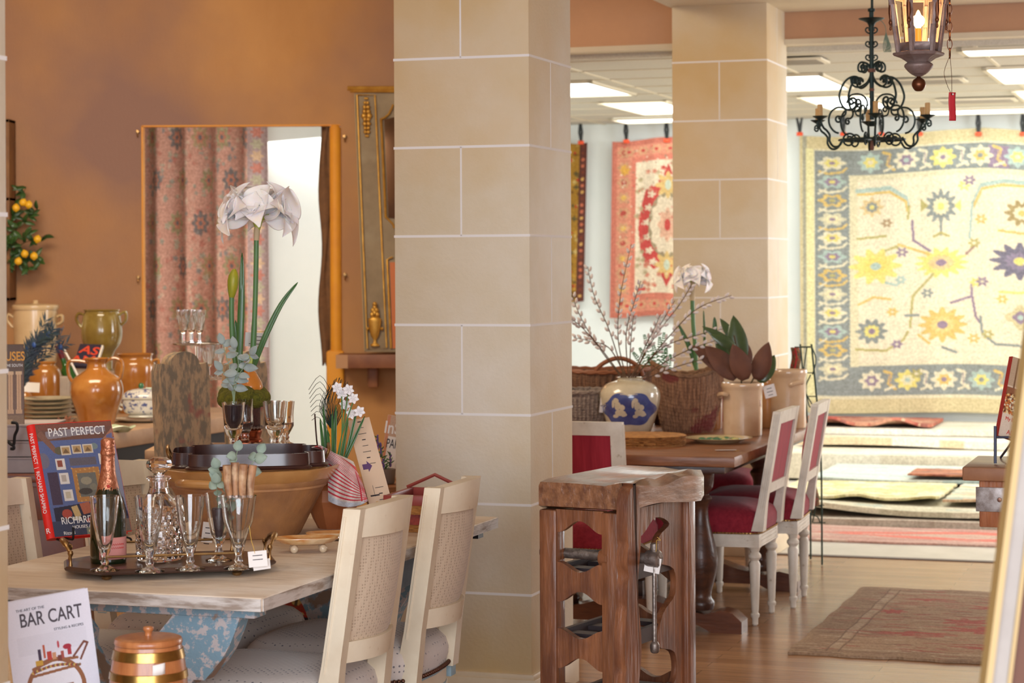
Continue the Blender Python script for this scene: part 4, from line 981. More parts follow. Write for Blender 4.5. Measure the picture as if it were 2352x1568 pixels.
join_meshes('cover_title', [lt('PAST PERFECT', .036, BW*.53, BH-.030, sx=.80), lt('RICHARD SHAPIRO', .030, BW*.53, .046, sx=.78), lt('HOUSES AND GARDENS', .013, BW*.54, .026), lt('Rizzoli', .014, .05, .010)], M_title, t)
sn = Vector((-.75, -.66, 0)).normalized(); sr = Vector((-sn.y, sn.x, 0)); sc_ = Vector((0, BT/2, 0))+sn*(BT/2+.0005)
def SM(z): return Matrix(((0, sr.x, sn.x, sc_.x), (0, sr.y, sn.y, sc_.y), (-1, 0, 0, z), (0, 0, 0, 1)))
join_meshes('spine_title', [text('PAST PERFECT  |  RICHARD SHAPIRO', .0155, SM(BH*.57), None, None, sx=.95), text('R', .022, SM(.022) @ Matrix.Rotation(PI/2, 4, 'Z'), None, None)], M_title, t)
e = thing('book_easel', 'black wrought iron easel under the red-spined picture book', 'easel', BL, phi)
b = MB(); r_ = .0032; zf = -.025+.003
for x in (.045, .185):
    b.tube(spline([(x, -.030, .03), (x, -.030, .0), (x, -.018, -.006), (x, .05, -.006), (x, .10, -.006)], 3), r_, 8)
b.tube([(.01, .04, -.006), (.22, .04, -.006)], r_, 8)
for x in (.02, .21): b.tube(spline([(x, .04, -.006), (x-.01, -.04, -.008), (x-.012, -.085, -.010), (x-.012, -.09, -.0215)], 3), r_, 8)
b.tube(spline([(.05, .045, -.006), (.115, .16, .26), (.18, .045, -.006)], 5), r_, 8); b.tube([(.115, .16, .25), (.115, .26, -.0215)], r_, 8)
b.build('frame', e, M_black)

# ------------------------------------------------------------ the big terracotta bowl with its tray
M_terra = mat('worn_terracotta', (182, 138, 104), (154, 112, 80), 6, stretch=(1, 1, .5), rough=.75, bump=.5, bscale=22, c3=(206, 152, 96), s3=5)
M_glaze = mat('ochre_glaze', (204, 154, 94), (182, 130, 74), 7, rough=.3, coat=.4, c3=(150, 96, 56), s3=12, lo3=.6, hi3=.66)
bp = F(572, 1226, TZ); Yb = bp.y; k = Yb/FPX
t = thing('bowl', 'large worn terracotta bowl with ochre glazed rim under the lobed tray', 'bowl', bp)
R0 = 207*k; RB = 118*k; HB = .208
b = MB(); b.sharp = 50
wobf = lambda a, z: 1+.006*math.sin(5*a+z*30)
b.lathe([(RB*.96, 0), (RB, .004), (R0*.845, HB*.69), (R0*.87, HB*.705), (R0*.865, HB*.735), (R0*.885, HB*.75), (R0*.92, HB*.82)], 64, fn=wobf); b.build('body', t, M_terra)
b = MB(); b.sharp = 50; b.lathe([(R0*.90, HB*.80), (R0*.925, HB*.825), (R0*.96, HB*.89), (R0*1.0, HB*.96), (R0*1.01, HB*.985), (R0*.99, HB), (R0*.955, HB*.985), (R0*.90, HB*.86), (RB*.9, .02), (.001, .012)], 64, fn=lambda a, z: 1+.006*math.sin(6*a)+.004*math.sin(17*a)); b.build('glazed_rim', t, M_glaze)
for a in (-2.06, 1.1):
    c, s = math.cos(a), math.sin(a); b = MB(); pts = []
    for q in range(9):
        f = q/8; off = (f-.5)*.115; out = .020+.034*math.sin(PI*f); pts.append((c*(R0*.925+out)-s*off, s*(R0*.925+out)+c*off, HB*.83+.004*math.sin(PI*f)))
    b.tube(spline(pts, 2), .012, 10); b.build('handle', t, M_glaze)
# lobed tray on top
tb = Vector((P(572, 1050, Yb-.02).x, Yb-.03, TZ+HB+.0015))
t = thing('serving_tray', 'dark lobed wooden tray lying across the terracotta bowl', 'tray', tb, .12)
def lob(a, k=1.0):
    c, s = math.cos(a), math.sin(a); e = .55
    x = math.copysign(abs(c)**e, c)*.226; y = math.copysign(abs(s)**e, s)*.195
    d = 1-.17*math.exp(-((abs(c)-.80)/.10)**2) if abs(s) > .3 else 1
    return (x*d*k, y*d*k)
N_ = 96
def lr(k, z): return [(lob(2*PI*i/N_, k)[0], lob(2*PI*i/N_, k)[1], z) for i in range(N_)]
b = MB(); b.ring_surface([lr(.97, 0), lr(1.03, .001), lr(1.045, .006), lr(1.03, .010), lr(1.0, .012), lr(.99, .046), lr(.972, .046), lr(.965, .010), lr(.3, .010)]); b.build('tray', t, mat('mahogany', (66, 38, 34), (48, 28, 28), 8, stretch=(1, 4, 1), rough=.25, coat=.5))
for sx in (-1, 1):
    b = MB(); b.tube(spline([(sx*.226, -.045, .02), (sx*.236, -.045, .045), (sx*.236, 0, .058), (sx*.236, .045, .045), (sx*.226, .045, .02)], 4), .005, 8); b.build('handle', t, M_brass)
ZTT = TZ+HB+.0125
G = 'heavy footed glasses on the lobed tray'
def goblet(px, pyb, rim, w, label):
    H = pyb-rim
    o = [(25, pyb), (25, pyb-3), (12, pyb-8), (8, pyb-14), (10, pyb-19), (8, pyb-24), (14, pyb-34), (20, pyb-46), (w*.88, pyb-H*.70), (w, rim)]
    i = [(w-3, rim), (w*.88-3.5, pyb-H*.70), (16, pyb-54), (8, pyb-50), (1, pyb-49)]
    return lathed('goblet', label, 'glass', px, pyb-3, ZTT, o+i, M_glass, seg=40, group=G, sharp=60)[0]
goblet(537, 1038, 926, 27, 'heavy glass filled with dark soil and a lambs ear sprig')
goblet(563, 1024, 918, 21, 'heavy glass partly hidden behind the one with the lambs ear')
goblet(632, 1038, 924, 28, 'heavy glass at the right on the lobed tray, in front of its twin')
goblet(655, 1026, 924, 22, 'heavy glass half behind the right-hand one on the lobed tray')
within('plant_soil', 'dark soil filling the lambs ear glass', 'soil', F(537, 1035, ZTT).y, 537, [(10, 984), (16, 972), (21, 940), (21, 930), (1, 929)], mat('dark_soil', (58, 40, 44), rough=.7))
M_lamb = mat('lambs_ear_leaf', (168, 180, 176), (146, 160, 158), 14, rough=.9, sheen=.5)
sprig('lambs_ear_sprig', 'silvery lambs ear sprig rising from the dark-filled glass', 'plant', P(537, 930, F(537, 1035, ZTT).y), [[(537, 925), (538, 880), (548, 840), (540, 800)], [(536, 925), (532, 860), (520, 820), (512, 790)], [(538, 920), (545, 870), (568, 830), (575, 815)], [(537, 920), (528, 880), (510, 850)]], 6, M_lamb, 8, M_stemg, .040, .85)
# potted amaryllis
M_copper = mat('copper', (176, 96, 60), (140, 72, 50), 8, rough=.25, metal=.9)
ap = F(566, 1018, ZTT); Ya = ap.y+.02; ap = Vector((P(566, 1018, Ya).x, Ya, ZTT)); k = Ya/FPX
t = thing('potted_amaryllis', 'white amaryllis with tall green stem growing from a mossy copper pot', 'plant', ap)
b = MB(); b.lathe(sprof([(.034, 0), (.052, .003), (.053, .012), (.047, .018), (.049, .03), (.052, .04), (.044, .05), (.040, .052)], 3), 36); b.build('pot_stand', t, M_copper)
b = MB()
for q in range(26):
    a = 2*PI*q/26; b.ball((.054*math.cos(a), .054*math.sin(a), .052), .005, 6)
b.lathe([(.054, .050), (.054, .054), (.03, .054)], 26); b.build('beaded_rim', t, mat('pewter', (150, 136, 128), rough=.4, metal=.7))
b = MB(); b.lathe(sprof([(.040, .052), (.046, .06), (.046, .11), (.05, .13), (.03, .135)], 3), 32); b.build('pot', t, mat('brown_hammered', (92, 48, 40), (60, 34, 32), 60, rough=.6, bump=.6))
b = MB(); b.sharp = 80
for q in range(9):
    a = 2*PI*q/9; b.ball((.052*math.cos(a)-.008, .042*math.sin(a), .148+.010*math.sin(q*2)), .037, 14, (1, 1, .85))
b.build('moss', t, mat('moss', (122, 118, 36), (86, 88, 26), 60, rough=1, bump=1, bscale=160))
b = MB(); b.lathe(sprof([(.036, .165), (.043, .18), (.038, .20), (.024, .225), (.019, .233), (.02, .24), (.014, .24)], 3), 24, (.012, .0, 0)); b.build('bulb', t, mat('amber_bulb', (186, 100, 36), (226, 150, 60), 8, stretch=(1, 1, .3), rough=.25, coat=.6))
L = lambda px, py, dy=0: P(px, py, Ya+dy)-ap
M_stalk = mat('stalk_green', (96, 136, 84), (76, 116, 72), 6, rough=.4)
M_stalk2 = mat('stalk_pale', (176, 190, 84), rough=.4)
b = MB(); b.tube(spline([L(578, 850), L(582, 790), L(586, 700), L(588, 620), L(589, 545)], 5), [.0095]*8+[.0082]*13, 16); b.build('flower_stalk', t, M_stalk)
b = MB(); b.tube(spline([L(571, 868), L(576, 840), L(580, 800)], 4), [.0135, .0132, .0128, .0122, .0115, .0108, .0102, .0099, .0096], 16); b.build('pale_stalk_base', t, M_stalk2)
b = MB(); b.tube(spline([L(545, 860, .015), L(535, 790, .015), L(532, 730, .015), L(532, 680, .015)], 4), .0085, 12); b.build('bud_stalk', t, M_stalk)
bz = L(532, 684, .015); b = MB(); b.lathe([(.008, 0), (.012, .012), (.017, .035), (.019, .055), (.017, .072), (.011, .086), (.006, .094), (.001, .096)], 20, bz, Matrix.Rotation(.10, 3, 'Y')); b.build('bud', t, mat('amaryllis_bud', (176, 168, 44), (122, 138, 44), 8, stretch=(4, 4, .6), rough=.4))
def strap(b, pts, w):
    pts = spline(pts, 5); n = len(pts); rows = []
    for i, p in enumerate(pts):
        f = i/(n-1); ww = w*(math.sin(PI*(.12+.88*f)**.9)**.6 if f < .999 else .02); tn = (pts[min(i+1, n-1)]-pts[max(0, i-1)]).normalized(); sd = tn.cross(Vector((0, -1, 0))).normalized()
        rows.append([p-sd*ww, p+Vector((0, .003, 0)), p+sd*ww])
    V = [[b.bm.verts.new(q) for q in r] for r in rows]
    for a_, c_ in zip(V, V[1:]):
        for i in range(2): b.bm.faces.new((a_[i], a_[i+1], c_[i+1], c_[i]))
M_strap = mat('strap_leaf', (70, 112, 54), (52, 90, 46), 8, stretch=(6, 6, .5), rough=.35, coat=.2)
for pts, w in (([L(548, 860, -.01), L(552, 760, -.01), L(555, 670, -.01), L(556, 580, -.01)], .0115), ([L(560, 862, .01), L(547, 790, .01), L(541, 735, .01)], .0085), ([L(580, 850, -.02), L(606, 780, -.03), L(645, 700, -.03), L(684, 648, -.03)], .0095)):
    b = MB(); strap(b, pts, w); b.build('leaf', t, M_strap, sol=.0015)
M_petal = mat('white_petal', (252, 247, 244), (244, 238, 240), 12, rough=.6, c3=(240, 226, 190), s3=10, lo3=.55, hi3=.8, sub=.7)
def flower_head(t, c, S0, seed, mt):
    rn = random.Random(seed)
    def petal(b, base, d, L_, W_, curl, up):
        d = d.normalized(); side = d.cross(up).normalized(); nrm = side.cross(d); rows = []
        for i in range(11):
            f = i/10; w = W_*(math.sin(PI*(.06+.90*f)**.8)**.75)*(1 if i < 10 else .6)
            ctr = base+d*L_*(f-.16*f*f)+nrm*L_*(.42*math.sin(PI*f*.75)-curl*f*f)
            row = []
            for j in range(-3, 4):
                g = j/3; row.append(ctr+side*w*g+nrm*(W_*.28*g*g+.06*W_*math.sin(f*11+g*5+ph)*f))
            rows.append(row)
        V = [[b.bm.verts.new(q) for q in r] for r in rows]
        for a_, c_ in zip(V, V[1:]):
            for i in range(6): b.bm.faces.new((a_[i], a_[i+1], c_[i+1], c_[i]))
    for ax in ((-.95, -.35, .35), (.95, -.3, .3), (-.1, -.85, .62), (.15, .8, .6)):
        ax = Vector(ax).normalized(); u = ax.orthogonal().normalized(); v = ax.cross(u)
        b = MB(); b.sharp = 180; S = S0*(1.22 if abs(ax.x) > .85 else 1)
        for q in range(10):
            ph = rn.uniform(0, 6); a = 2*PI*q/6+(PI/6 if q > 5 else 0)+rn.uniform(-.12, .12); rad = (u*math.cos(a)+v*math.sin(a))
            inner = q > 5
            petal(b, c+ax*S*.16+rad*S*.03, (ax*.78+rad*(.5 if inner else .92)), S*(.78 if inner else 1.0)*rn.uniform(.9, 1.1), S*.43*rn.uniform(.9, 1.15), .25 if inner else rn.uniform(.35, .62), ax*.6-rad*.4)
        b.build('flower', t, mt, sol=.0008, sub=1)
        b = MB(); b.tube([c-Vector((0, 0, S0*.30)), c+ax*S*.08, c+ax*S*.34], [S*.05, S*.075, S*.13], 10); b.build('flower_throat', t, M_stalk2)
flower_head(t, L(592, 503, 0), .118, 11, M_petal)
b = MB(); b.tube([L(589, 552), L(590, 530), L(590, 516)], [.009, .0105, .0075], 12); b.build('spathe', t, mat('spathe', (196, 176, 140), rough=.7))
p = P(590, 780, Ya+.04)
price_tag('plant_tag', 'printed beige card tied to the amaryllis stalk with gold thread', p, .078, .046, -.05, .05, 4, [(-.005, -.035, .03), (.02, -.03, .028), (.05, -.02, .04), (.03, -.02, .02)])
b = MB(); b.tube(spline([(-.03, .0, .008), (-.015, -.02, .018), (.0, -.012, .010), (.02, -.015, .016), (.04, 0, .012)], 4), .003, 7); o = b.build('twisted_twig', mt=mat('pale_twig', (196, 160, 124), rough=.6)); o.location = F(600, 1030, ZTT); tag(o, 'pale twisted twig lying on the lobed tray between the glasses', 'twig')

# ------------------------------------------------------------ onyx dishes
M_onyx = mat('onyx', (232, 196, 140), (206, 134, 66), 9, stretch=(1, 5, 3), rough=.2, coat=.6, c3=(240, 224, 190), s3=8, sub=.2)
for px, py, hw, lab, rz in ((704, 1268, 76, 'footed onyx dish, nearer of the pair right of the tray', .15), (762, 1240, 60, 'onyx dish lying behind the footed one', .1)):
    p = F(px, py, TZ); k = p.y/FPX; W_ = hw*k; t = thing('onyx_dish', lab, 'dish', p, rz, 'veined onyx dishes')
    z0 = .022 if hw > 70 else .003
    b = MB(); n = 40
    def er(f, z): return [(W_*f*math.copysign(abs(math.cos(2*PI*i/n))**.85, math.cos(2*PI*i/n)), W_*.55*f*math.sin(2*PI*i/n), z) for i in range(n)]
    b.ring_surface([er(.5, z0), er(.8, z0+.006), er(1.0, z0+.018), er(.99, z0+.021), er(.94, z0+.019), er(.7, z0+.009), er(.2, z0+.006)]); b.sharp = 50; b.build('bowl', t, M_onyx)
    if hw > 70:
        for x, y in ((-.035, -.018), (.045, -.018), (-.035, .022), (.045, .022)): b = MB(); b.ball((x, y, .0115), .0115, 12); b.build('foot', t, mat('onyx_foot', (226, 206, 176), rough=.15, coat=.5))

# ------------------------------------------------------------ small pot of paperwhites, towel, menu, magazine, tin, crate
pp = F(752, 1216, TZ)+Vector((.012, .05, 0)); kk = pp.y/FPX
t = thing('potted_paperwhites', 'small white paperwhites with green leaves in a faceted terracotta pot', 'plant', pp)
b = MB(); b.sharp = 15; b.lathe([(34*kk, 0), (46*kk, .03), (62*kk, .085), (60*kk, .12), (50*kk, .135), (44*kk, .13), (40*kk, .10)], 10); b.build('pot', t, mat('smooth_terracotta', (178, 108, 62), (160, 92, 50), 6, rough=.55))
b = MB(); b.lathe([(43*kk, .118), (.001, .124)], 20); b.build('soil', t, mat('dark_soil', (58, 40, 44)))
Lp = lambda px, py, dy=0: P(px, py, pp.y+dy)-pp
rn = random.Random(4)
for x0, x1, y1 in ((745, 728, 1055), (750, 735, 960), (757, 742, 930), (760, 752, 985), (768, 763, 945), (776, 800, 960), (780, 822, 930), (772, 838, 955), (765, 772, 930), (755, 718, 1030)):
    b = MB(); d = rn.uniform(-.02, .02); strap(b, [Lp(x0, 1090, d), Lp((x0*.6+x1*.4), 1040, d), Lp(x1, y1, d*1.5)], .006); b.build('leaf', t, M_strap, sol=.0012)
M_nar = mat('paperwhite_petal', (244, 240, 238), (232, 228, 230), 30, rough=.6)
for hx, hy in ((785, 905), (812, 915), (792, 930), (826, 945), (806, 950), (800, 895), (775, 890)):
    c = Lp(hx, hy, rn.uniform(-.02, .02)); b = MB(); b.sharp = 80
    f_ = Vector((rn.uniform(-.4, .6), -1, rn.uniform(-.1, .4))).normalized(); u = f_.orthogonal().normalized(); v = f_.cross(u)
    for q in range(6):
        a = q*PI/3; b.leaf(c, u*math.cos(a)+v*math.sin(a)+f_*.15, f_, .019, .014, .05, .1, 4)
    b.build('flower', t, M_nar, sol=.0006)
b = MB()
for hx, hy in ((785, 910), (812, 920), (800, 900)): b.tube(spline([Lp(770, 1080), Lp(785, 1000), Lp(hx, hy)], 4), .0022, 6)
b.build('flower_stems', t, M_stalk)
t = thing('feather_spray', 'dark wispy peacock feather spray standing behind the paperwhites', 'feather', pp+Vector((0, .05, .12)))
M_feather = mat('dark_feather', (52, 50, 40), (34, 60, 56), 40, rough=.6)
b = MB(); O = t.location
for q in range(34):
    f = q/33; top_ = P(750+60*f, 880-14*math.sin(PI*f)+abs(f-.5)*40, pp.y+.05); base_ = P(762+8*f, 985, pp.y+.05); mid = (top_+base_)/2+Vector((-.03*(1-f), 0, .0))
    b.tube(spline([base_-O, mid-O, top_-O+Vector((rn.uniform(-.01, .01), rn.uniform(-.02, .02), 0))], 3), .0008, 4)
for q in range(8):
    a_ = P(758, 1020-q*18, pp.y+.05)-O; b.tube(spline([a_, P(735, 960-q*14, pp.y+.05)-O, P(716-q, 965-q*10, pp.y+.05)-O], 3), .0008, 4)
b.tube([Vector((0, 0, -.0)), P(765, 985, pp.y+.05)-O], .0018, 6); b.build('barbs', t, M_feather)
b = MB(); b.tube(spline([P(740, 1065, pp.y)-P(740, 1065, pp.y), P(722, 1010, pp.y)-P(740, 1065, pp.y), P(715, 930, pp.y)-P(740, 1065, pp.y)], 4), [.003]*5+[.0025]*4, 6); o = b.build('twig', mt=mat('dark_twig', (60, 36, 30))); o.location = P(748, 1085, pp.y); tag(o, 'single dark twig curving up at the left of the paperwhites', 'twig')
# striped towel draped over the bowl's rim and the pot
cv = Canvas(110, 200, (226, 214, 206), 1.2); cv.rect(0, 24, 110, 52, (222, 96, 96))
for k_ in range(16): cv.rect(0, 62+k_*8, 110, 65+k_*8, (206, 60, 74))
cv.rect(92, 60, 97, 200, (206, 60, 74)); cv.rect(0, 190, 110, 200, (200, 206, 214))
for k_ in range(20): cv.rect(100, 60+k_*7, 110, 63+k_*7, (206, 60, 74))
y0_ = pp.y-.15
ctl = [[(716, 1026), (770, 1036), (812, 1060)], [(735, 1022), (795, 1050), (826, 1095)], [(752, 1060), (800, 1095), (838, 1128)], [(754, 1150), (800, 1178), (845, 1150)]]
def tw(u, v):
    rows = []
    for r_ in ctl:
        a = (1-u)**2*np.array(r_[0])+2*u*(1-u)*np.array(r_[1])+u*u*np.array(r_[2]); rows.append(a)
    v3 = v*3; i = min(2, int(v3)); f = v3-i; q = rows[i]*(1-f)+rows[i+1]*f
    dep = y0_+.05*(1-v)+.016*math.sin(u*9+v*3)*(.3+v)-.02*math.sin(PI*min(1, v*1.4))
    return P(q[0], q[1], dep)
t = thing('tea_towel', 'red and white striped towel draped over the bowl and small pot', 'towel')
M_cloth = mat('linen', (255, 255, 255), (226, 224, 222), 120, rough=.95, attr='design', bump=.2)
cv.mesh('cloth', tw, M_cloth, t, .003)
# folding menu board
t = thing('menu_card', 'tall beige printed card with purple arrow leaning by the pillar', 'card')
Ym = 6.62; A_, B_, D_ = P(787, 968, Ym+.13), P(838, 962, Ym+.15), P(843, 1150, Ym); D_ = A_+(D_-A_)*((TZ+.001-A_.z)/(D_.z-A_.z))
ex_ = (B_-A_); W_ = ex_.length; ex_.normalize(); ez_ = (A_-D_); H_ = ez_.length; ez_.normalize(); ny = ez_.cross(ex_); t.matrix_world = Matrix(((ex_.x, ny.x, ez_.x, D_.x), (ex_.y, ny.y, ez_.y, D_.y), (ex_.z, ny.z, ez_.z, D_.z), (0, 0, 0, 1)))
b = MB(); b.box((W_/2, .001, H_/2), (W_, .002, H_)); b.build('board', t, mat('kraft_card', (220, 192, 164), rough=.8))
b = MB(); s_ = -.0006
for x, z, w, h in ((.35, .30, .40, .012), (.35, .20, .40, .012), (.35, .16, .012, .12), (.35, .34, .012, .10), (.20, .12, .012, .12), (.52, .12, .012, .12), (.36, .10, .30, .012), (.36, .07, .12, .03), (.36, .05, .04, .05), (.5, .04, .2, .004)):
    b.box((x*W_, s_, z*H_), (w*W_, .0006, max(h*H_, .0012)))
for k_ in range(16):
    z = .97-.055*k_; b.box((.62*W_ if k_ > 6 else .5*W_, s_, z*H_), ((.16+.1*(k_*7 % 3))*W_, .0005, .0016 if k_ % 3 else .0032)) if k_ < 8 or k_ > 10 else None
b.build('drawing', t, M_ink)
b = MB(); z = .56*H_
b.prism([(.14*W_, z-.008), (.36*W_, z-.008), (.36*W_, z-.018), (.56*W_, z+.001), (.36*W_, z+.020), (.36*W_, z+.010), (.14*W_, z+.010)], .0008, Matrix.Translation((0, -.0009, 0))); b.build('arrow', t, mat('purple_ink', (96, 66, 110)))
b = MB(); b.box((.36*W_, -.0012, .215*H_), (.10*W_, .0005, .022)); b.build('lamp_drawing', t, mat('mustard_ink', (196, 150, 60)))
join_meshes('printed_words', [lt('SPRING', .012, .55*W_, .93*H_, -.001), lt('3', .02, .74*W_, .58*H_, -.001), lt('ON THE MENU', .010, .6*W_, .63*H_, -.001), lt('3', .018, .66*W_, .26*H_, -.001)], M_ink, t) if False else None
# magazine and lavender
t = thing('magazine', 'glossy magazine with white masthead leaning behind the lavender by the pillar', 'magazine', Vector((P(872, 1112, 8.35).x, 8.35, .741)), -.05); t.rotation_euler = (-.14, .14, -.05)
b = MB(); b.m(mat('magazine_body', (216, 196, 170))).box((.075, .004, .13), (.16, .006, .24)); b.build('pages', t)
cv = Canvas(66, 100, (206, 176, 140), 1.5); cv.rect(0, 0, 66, 50, (196, 160, 126)); cv.rect(4, 34, 26, 96, (236, 232, 226)); cv.poly([(26, 50), (44, 40), (60, 98), (20, 98)], (226, 222, 218)); cv.rect(0, 0, 5, 100, (206, 130, 70)); cv.poly([(26, 34), (36, 40), (28, 70), (22, 60)], (206, 130, 80)); cv.noise(5)
cv.mesh('cover_picture', lambda u, v: (-.004+.158*u, .0004, .249-.238*v), M_print, t)
join_meshes('masthead', [lt('InStyle', .066, -.012, .200, -.0006, .8, 0, 'LEFT', .001)], M_title, t); join_meshes('headline', [lt('PARTIES', .050, .004, .140, -.0006, .55, 0, 'LEFT')], M_ink, t)
lp = Vector((P(887, 1120, 8.2).x, 8.2, .741)); t = thing('lavender_plant', 'lavender stems with purple flower spikes beside the pillar', 'plant', lp)
b = MB(); b.lathe([(.028, 0), (.032, .005), (.036, .055), (.033, .055), (.030, .045)], 20); b.build('pot', t, mat('grey_pot', (120, 104, 96), rough=.7))
bs = MB(); bf = MB(); bl = MB()
for x1, y1, x0 in ((868, 1000, 878), (874, 1018, 882), (897, 1040, 890), (880, 1055, 884), (893, 1085, 890)):
    e_ = P(x1, y1, 8.2)-lp; a_ = P(x0, 1100, 8.2)-lp; pts = spline([Vector((0, 0, .045)), a_*.4+e_*.6+Vector((.004, 0, 0)), e_], 4); bs.tube(pts, .0012, 5)
    for q in range(12): bf.ball(pts[-1]-Vector((0, 0, q*.0045))+Vector((rn.uniform(-.003, .003), rn.uniform(-.003, .003), 0)), .004, 6)
    for q in range(8): p = pts[3+q % 5]; bl.leaf(p, Vector((rn.uniform(-1, 1), rn.uniform(-.6, .6), .5)), Vector((0, -1, .3)), .022, .005, .1, .1, 3)
bs.build('stems', t, M_stalk); bf.build('flower_spikes', t, mat('lavender_purple', (104, 78, 140), rough=.8)); bl.build('leaves', t, M_strap, sol=.0006)
t = thing('side_table', 'small round table half hidden behind the chairs, holding the lavender and magazine', 'table', Vector((lp.x-.04, 8.30, 0)))
b = MB(); b.lathe([(.19, .715), (.20, .72), (.20, .735), (.19, .74), (.001, .74)], 40); b.build('tabletop', t, M_oak)
b = MB(); b.lathe(sprof([(.14, 0), (.12, .02), (.03, .05), (.025, .3), (.03, .6), (.06, .715)], 3), 20); b.build('pedestal', t, M_oak)
# round tin
p = F(893, 1196, TZ); kt = p.y/FPX; t = thing('pate_tin', 'round cream tin with lettering behind the nearer cream chair back', 'tin', p)
b = MB(); b.lathe([(37*kt, 0), (38*kt, .002), (38*kt, .062), (37*kt, .064), (36*kt, .061), (.001, .061)], 40); b.build('body', t, mat('cream_tin', (226, 216, 180), rough=.4))
b = MB(); b.lathe([(38.6*kt, .056), (39*kt, .064), (37*kt, .066), (36*kt, .062)], 40); b.build('rim', t, M_steel)
mes = []
for i, ch in enumerate('PATE DE CAMPAGNE'):
    a = -PI/2-.62+i*.155
    if ch != ' ': mes.append(text(ch, .014, Matrix.Translation((38.8*kt*math.cos(a), 38.8*kt*math.sin(a), .042)) @ Matrix.Rotation(a+PI/2, 4, 'Z') @ RX, None, None, bold=.0006))
join_meshes('tin_lettering', mes, mat('navy_ink', (52, 56, 110)), t)
# wicker crate with red rim
p = RM(-2.345, 6.22, TZ); t = thing('wicker_crate', 'wicker box with dark red gabled lid holding small goods behind the chairs', 'box', p, -TH+.05)
M_wick = mat('honey_wicker', (190, 130, 66), (140, 88, 42), 50, stretch=(1, 1, 5), rough=.7, bump=.8, bscale=70)
b = MB(); w_, d_, h_ = .15, .24, .085
for sy in (-1, 1): b.box((0, sy*d_/2, h_/2), (w_, .008, h_), bev=.003)
for sx in (-1, 1): b.box((sx*w_/2, 0, h_/2), (.008, d_, h_), bev=.003)
b.box((0, 0, .004), (w_, d_, .008)); b.build('basket', t, M_wick)
b = MB(); b.box((0, -d_/2-.004, h_*.45), (w_*.5, .006, h_*.35)); b.build('woven_band', t, mat('dark_band', (70, 30, 34), (150, 60, 50), 30, rough=.8))
M_redrim = mat('dark_red_rim', (140, 58, 50), rough=.4)
b = MB(); hh = h_+.01
for sy in (-1, 1): b.box((0, sy*d_/2, hh), (w_+.02, .014, .03), bev=.002)
for sx in (-1, 1): b.box((sx*w_/2, 0, hh), (.014, d_, .03), bev=.002)
b.tube([(-w_*.6, d_/2, hh+.015), (0, d_/2, hh+.055), (w_*.6, d_/2, hh+.015)], .006, 6); b.build('painted_rim', t, M_redrim)
b = MB()
for x, y, r_, c in ((-.03, -.05, .3, 0), (.03, .0, -.4, 0), (0, .06, .1, 0)): b.box((x, y, h_*.75), (.06, .04, .05), Matrix.Rotation(r_, 3, 'Z'), bev=.003)
b.build('packets', t, mat('cream_packets', (226, 212, 186), (150, 140, 120), 30, rough=.6))

# ------------------------------------------------------------ foreground: bar cart book, barrel, side table
bt = F(340, 1560, .5) if False else None
FZ = .50; Yf = 4.82
t = thing('side_table', 'low round table below the picture edge carrying the barrel and bar book', 'table', Vector((P(220, 1568, Yf).x, Yf, 0)))
b = MB(); b.lathe([(.34, FZ-.03), (.355, FZ-.02), (.355, FZ-.005), (.35, FZ), (.001, FZ)], 48); b.build('tabletop', t, M_oak)
b = MB(); b.lathe(sprof([(.16, 0), (.14, .02), (.04, .05), (.03, .12), (.05, .25), (.03, .38), (.06, FZ-.03)], 3), 24); b.build('pedestal', t, M_oak)
TL_, TR_ = P(6, 1385, Yf+.04), P(194, 1366, Yf+.13); exx = TR_-TL_; W_ = .196; exx.z = 0; exx.normalize(); H_ = .30
n_ = Vector((exx.y, -exx.x, 0)); lam = .10; ezz = (Vector((0, 0, 1))*math.cos(lam)-n_*math.sin(lam)-exx*.10).normalized(); nyy = ezz.cross(exx).normalized(); exx = nyy.cross(ezz)
Hh = (TL_.z-FZ-.003)/ezz.z; O_ = TL_-ezz*Hh
t = thing('picture_book', 'white cover book with a drawn round brass bar cart, leaning at bottom left', 'book'); t.matrix_world = Matrix(((exx.x, nyy.x, ezz.x, O_.x), (exx.y, nyy.y, ezz.y, O_.y), (exx.z, nyy.z, ezz.z, O_.z), (0, 0, 0, 1)))
b = MB(); b.m(mat('white_binding', (224, 222, 232), rough=.4)); b.box((W_/2, .001, Hh/2), (W_, .003, Hh)); b.box((W_/2, .021, Hh/2), (W_, .003, Hh)); b.m(mat('buff_spine', (226, 190, 140), (200, 160, 110), 30, rough=.5)); b.box((-.004, .011, Hh/2), (.010, .023, Hh), bev=.003); b.build('binding', t)
b = MB(); b.box((W_/2, .011, Hh/2), (W_-.01, .018, Hh-.01)); b.build('pages', t, M_paper)
cv = Canvas(98, 120, (228, 226, 236), 2)
BR_ = (150, 96, 62)
for r_ in (33, 30):
    cv.ell(48, 102, r_+2, r_+2, BR_) if r_ == 33 else cv.ell(48, 102, r_, r_+.5, (232, 230, 236))
cv.rect(10, 40, 90, 60, (222, 220, 230)); cv.line([(24, 76), (48, 70), (76, 72)], 3, BR_); cv.line([(20, 84), (78, 80)], 3, BR_)
cv.line([(72, 70), (86, 56), (90, 58), (80, 74)], 2.4, (120, 66, 50))
for x, y, w, h, c in ((32, 56, 3, 12, (60, 44, 70)), (38, 52, 2, 14, (190, 90, 60)), (42, 60, 5, 9, (190, 60, 50)), (48, 62, 4, 7, (206, 150, 110)), (58, 62, 3, 8, (170, 80, 70)), (66, 58, 4, 9, (176, 50, 60)), (28, 68, 8, 5, (206, 160, 60)), (54, 66, 4, 6, (120, 60, 50))):
    cv.rect(x, y, x+w, y+h, c)
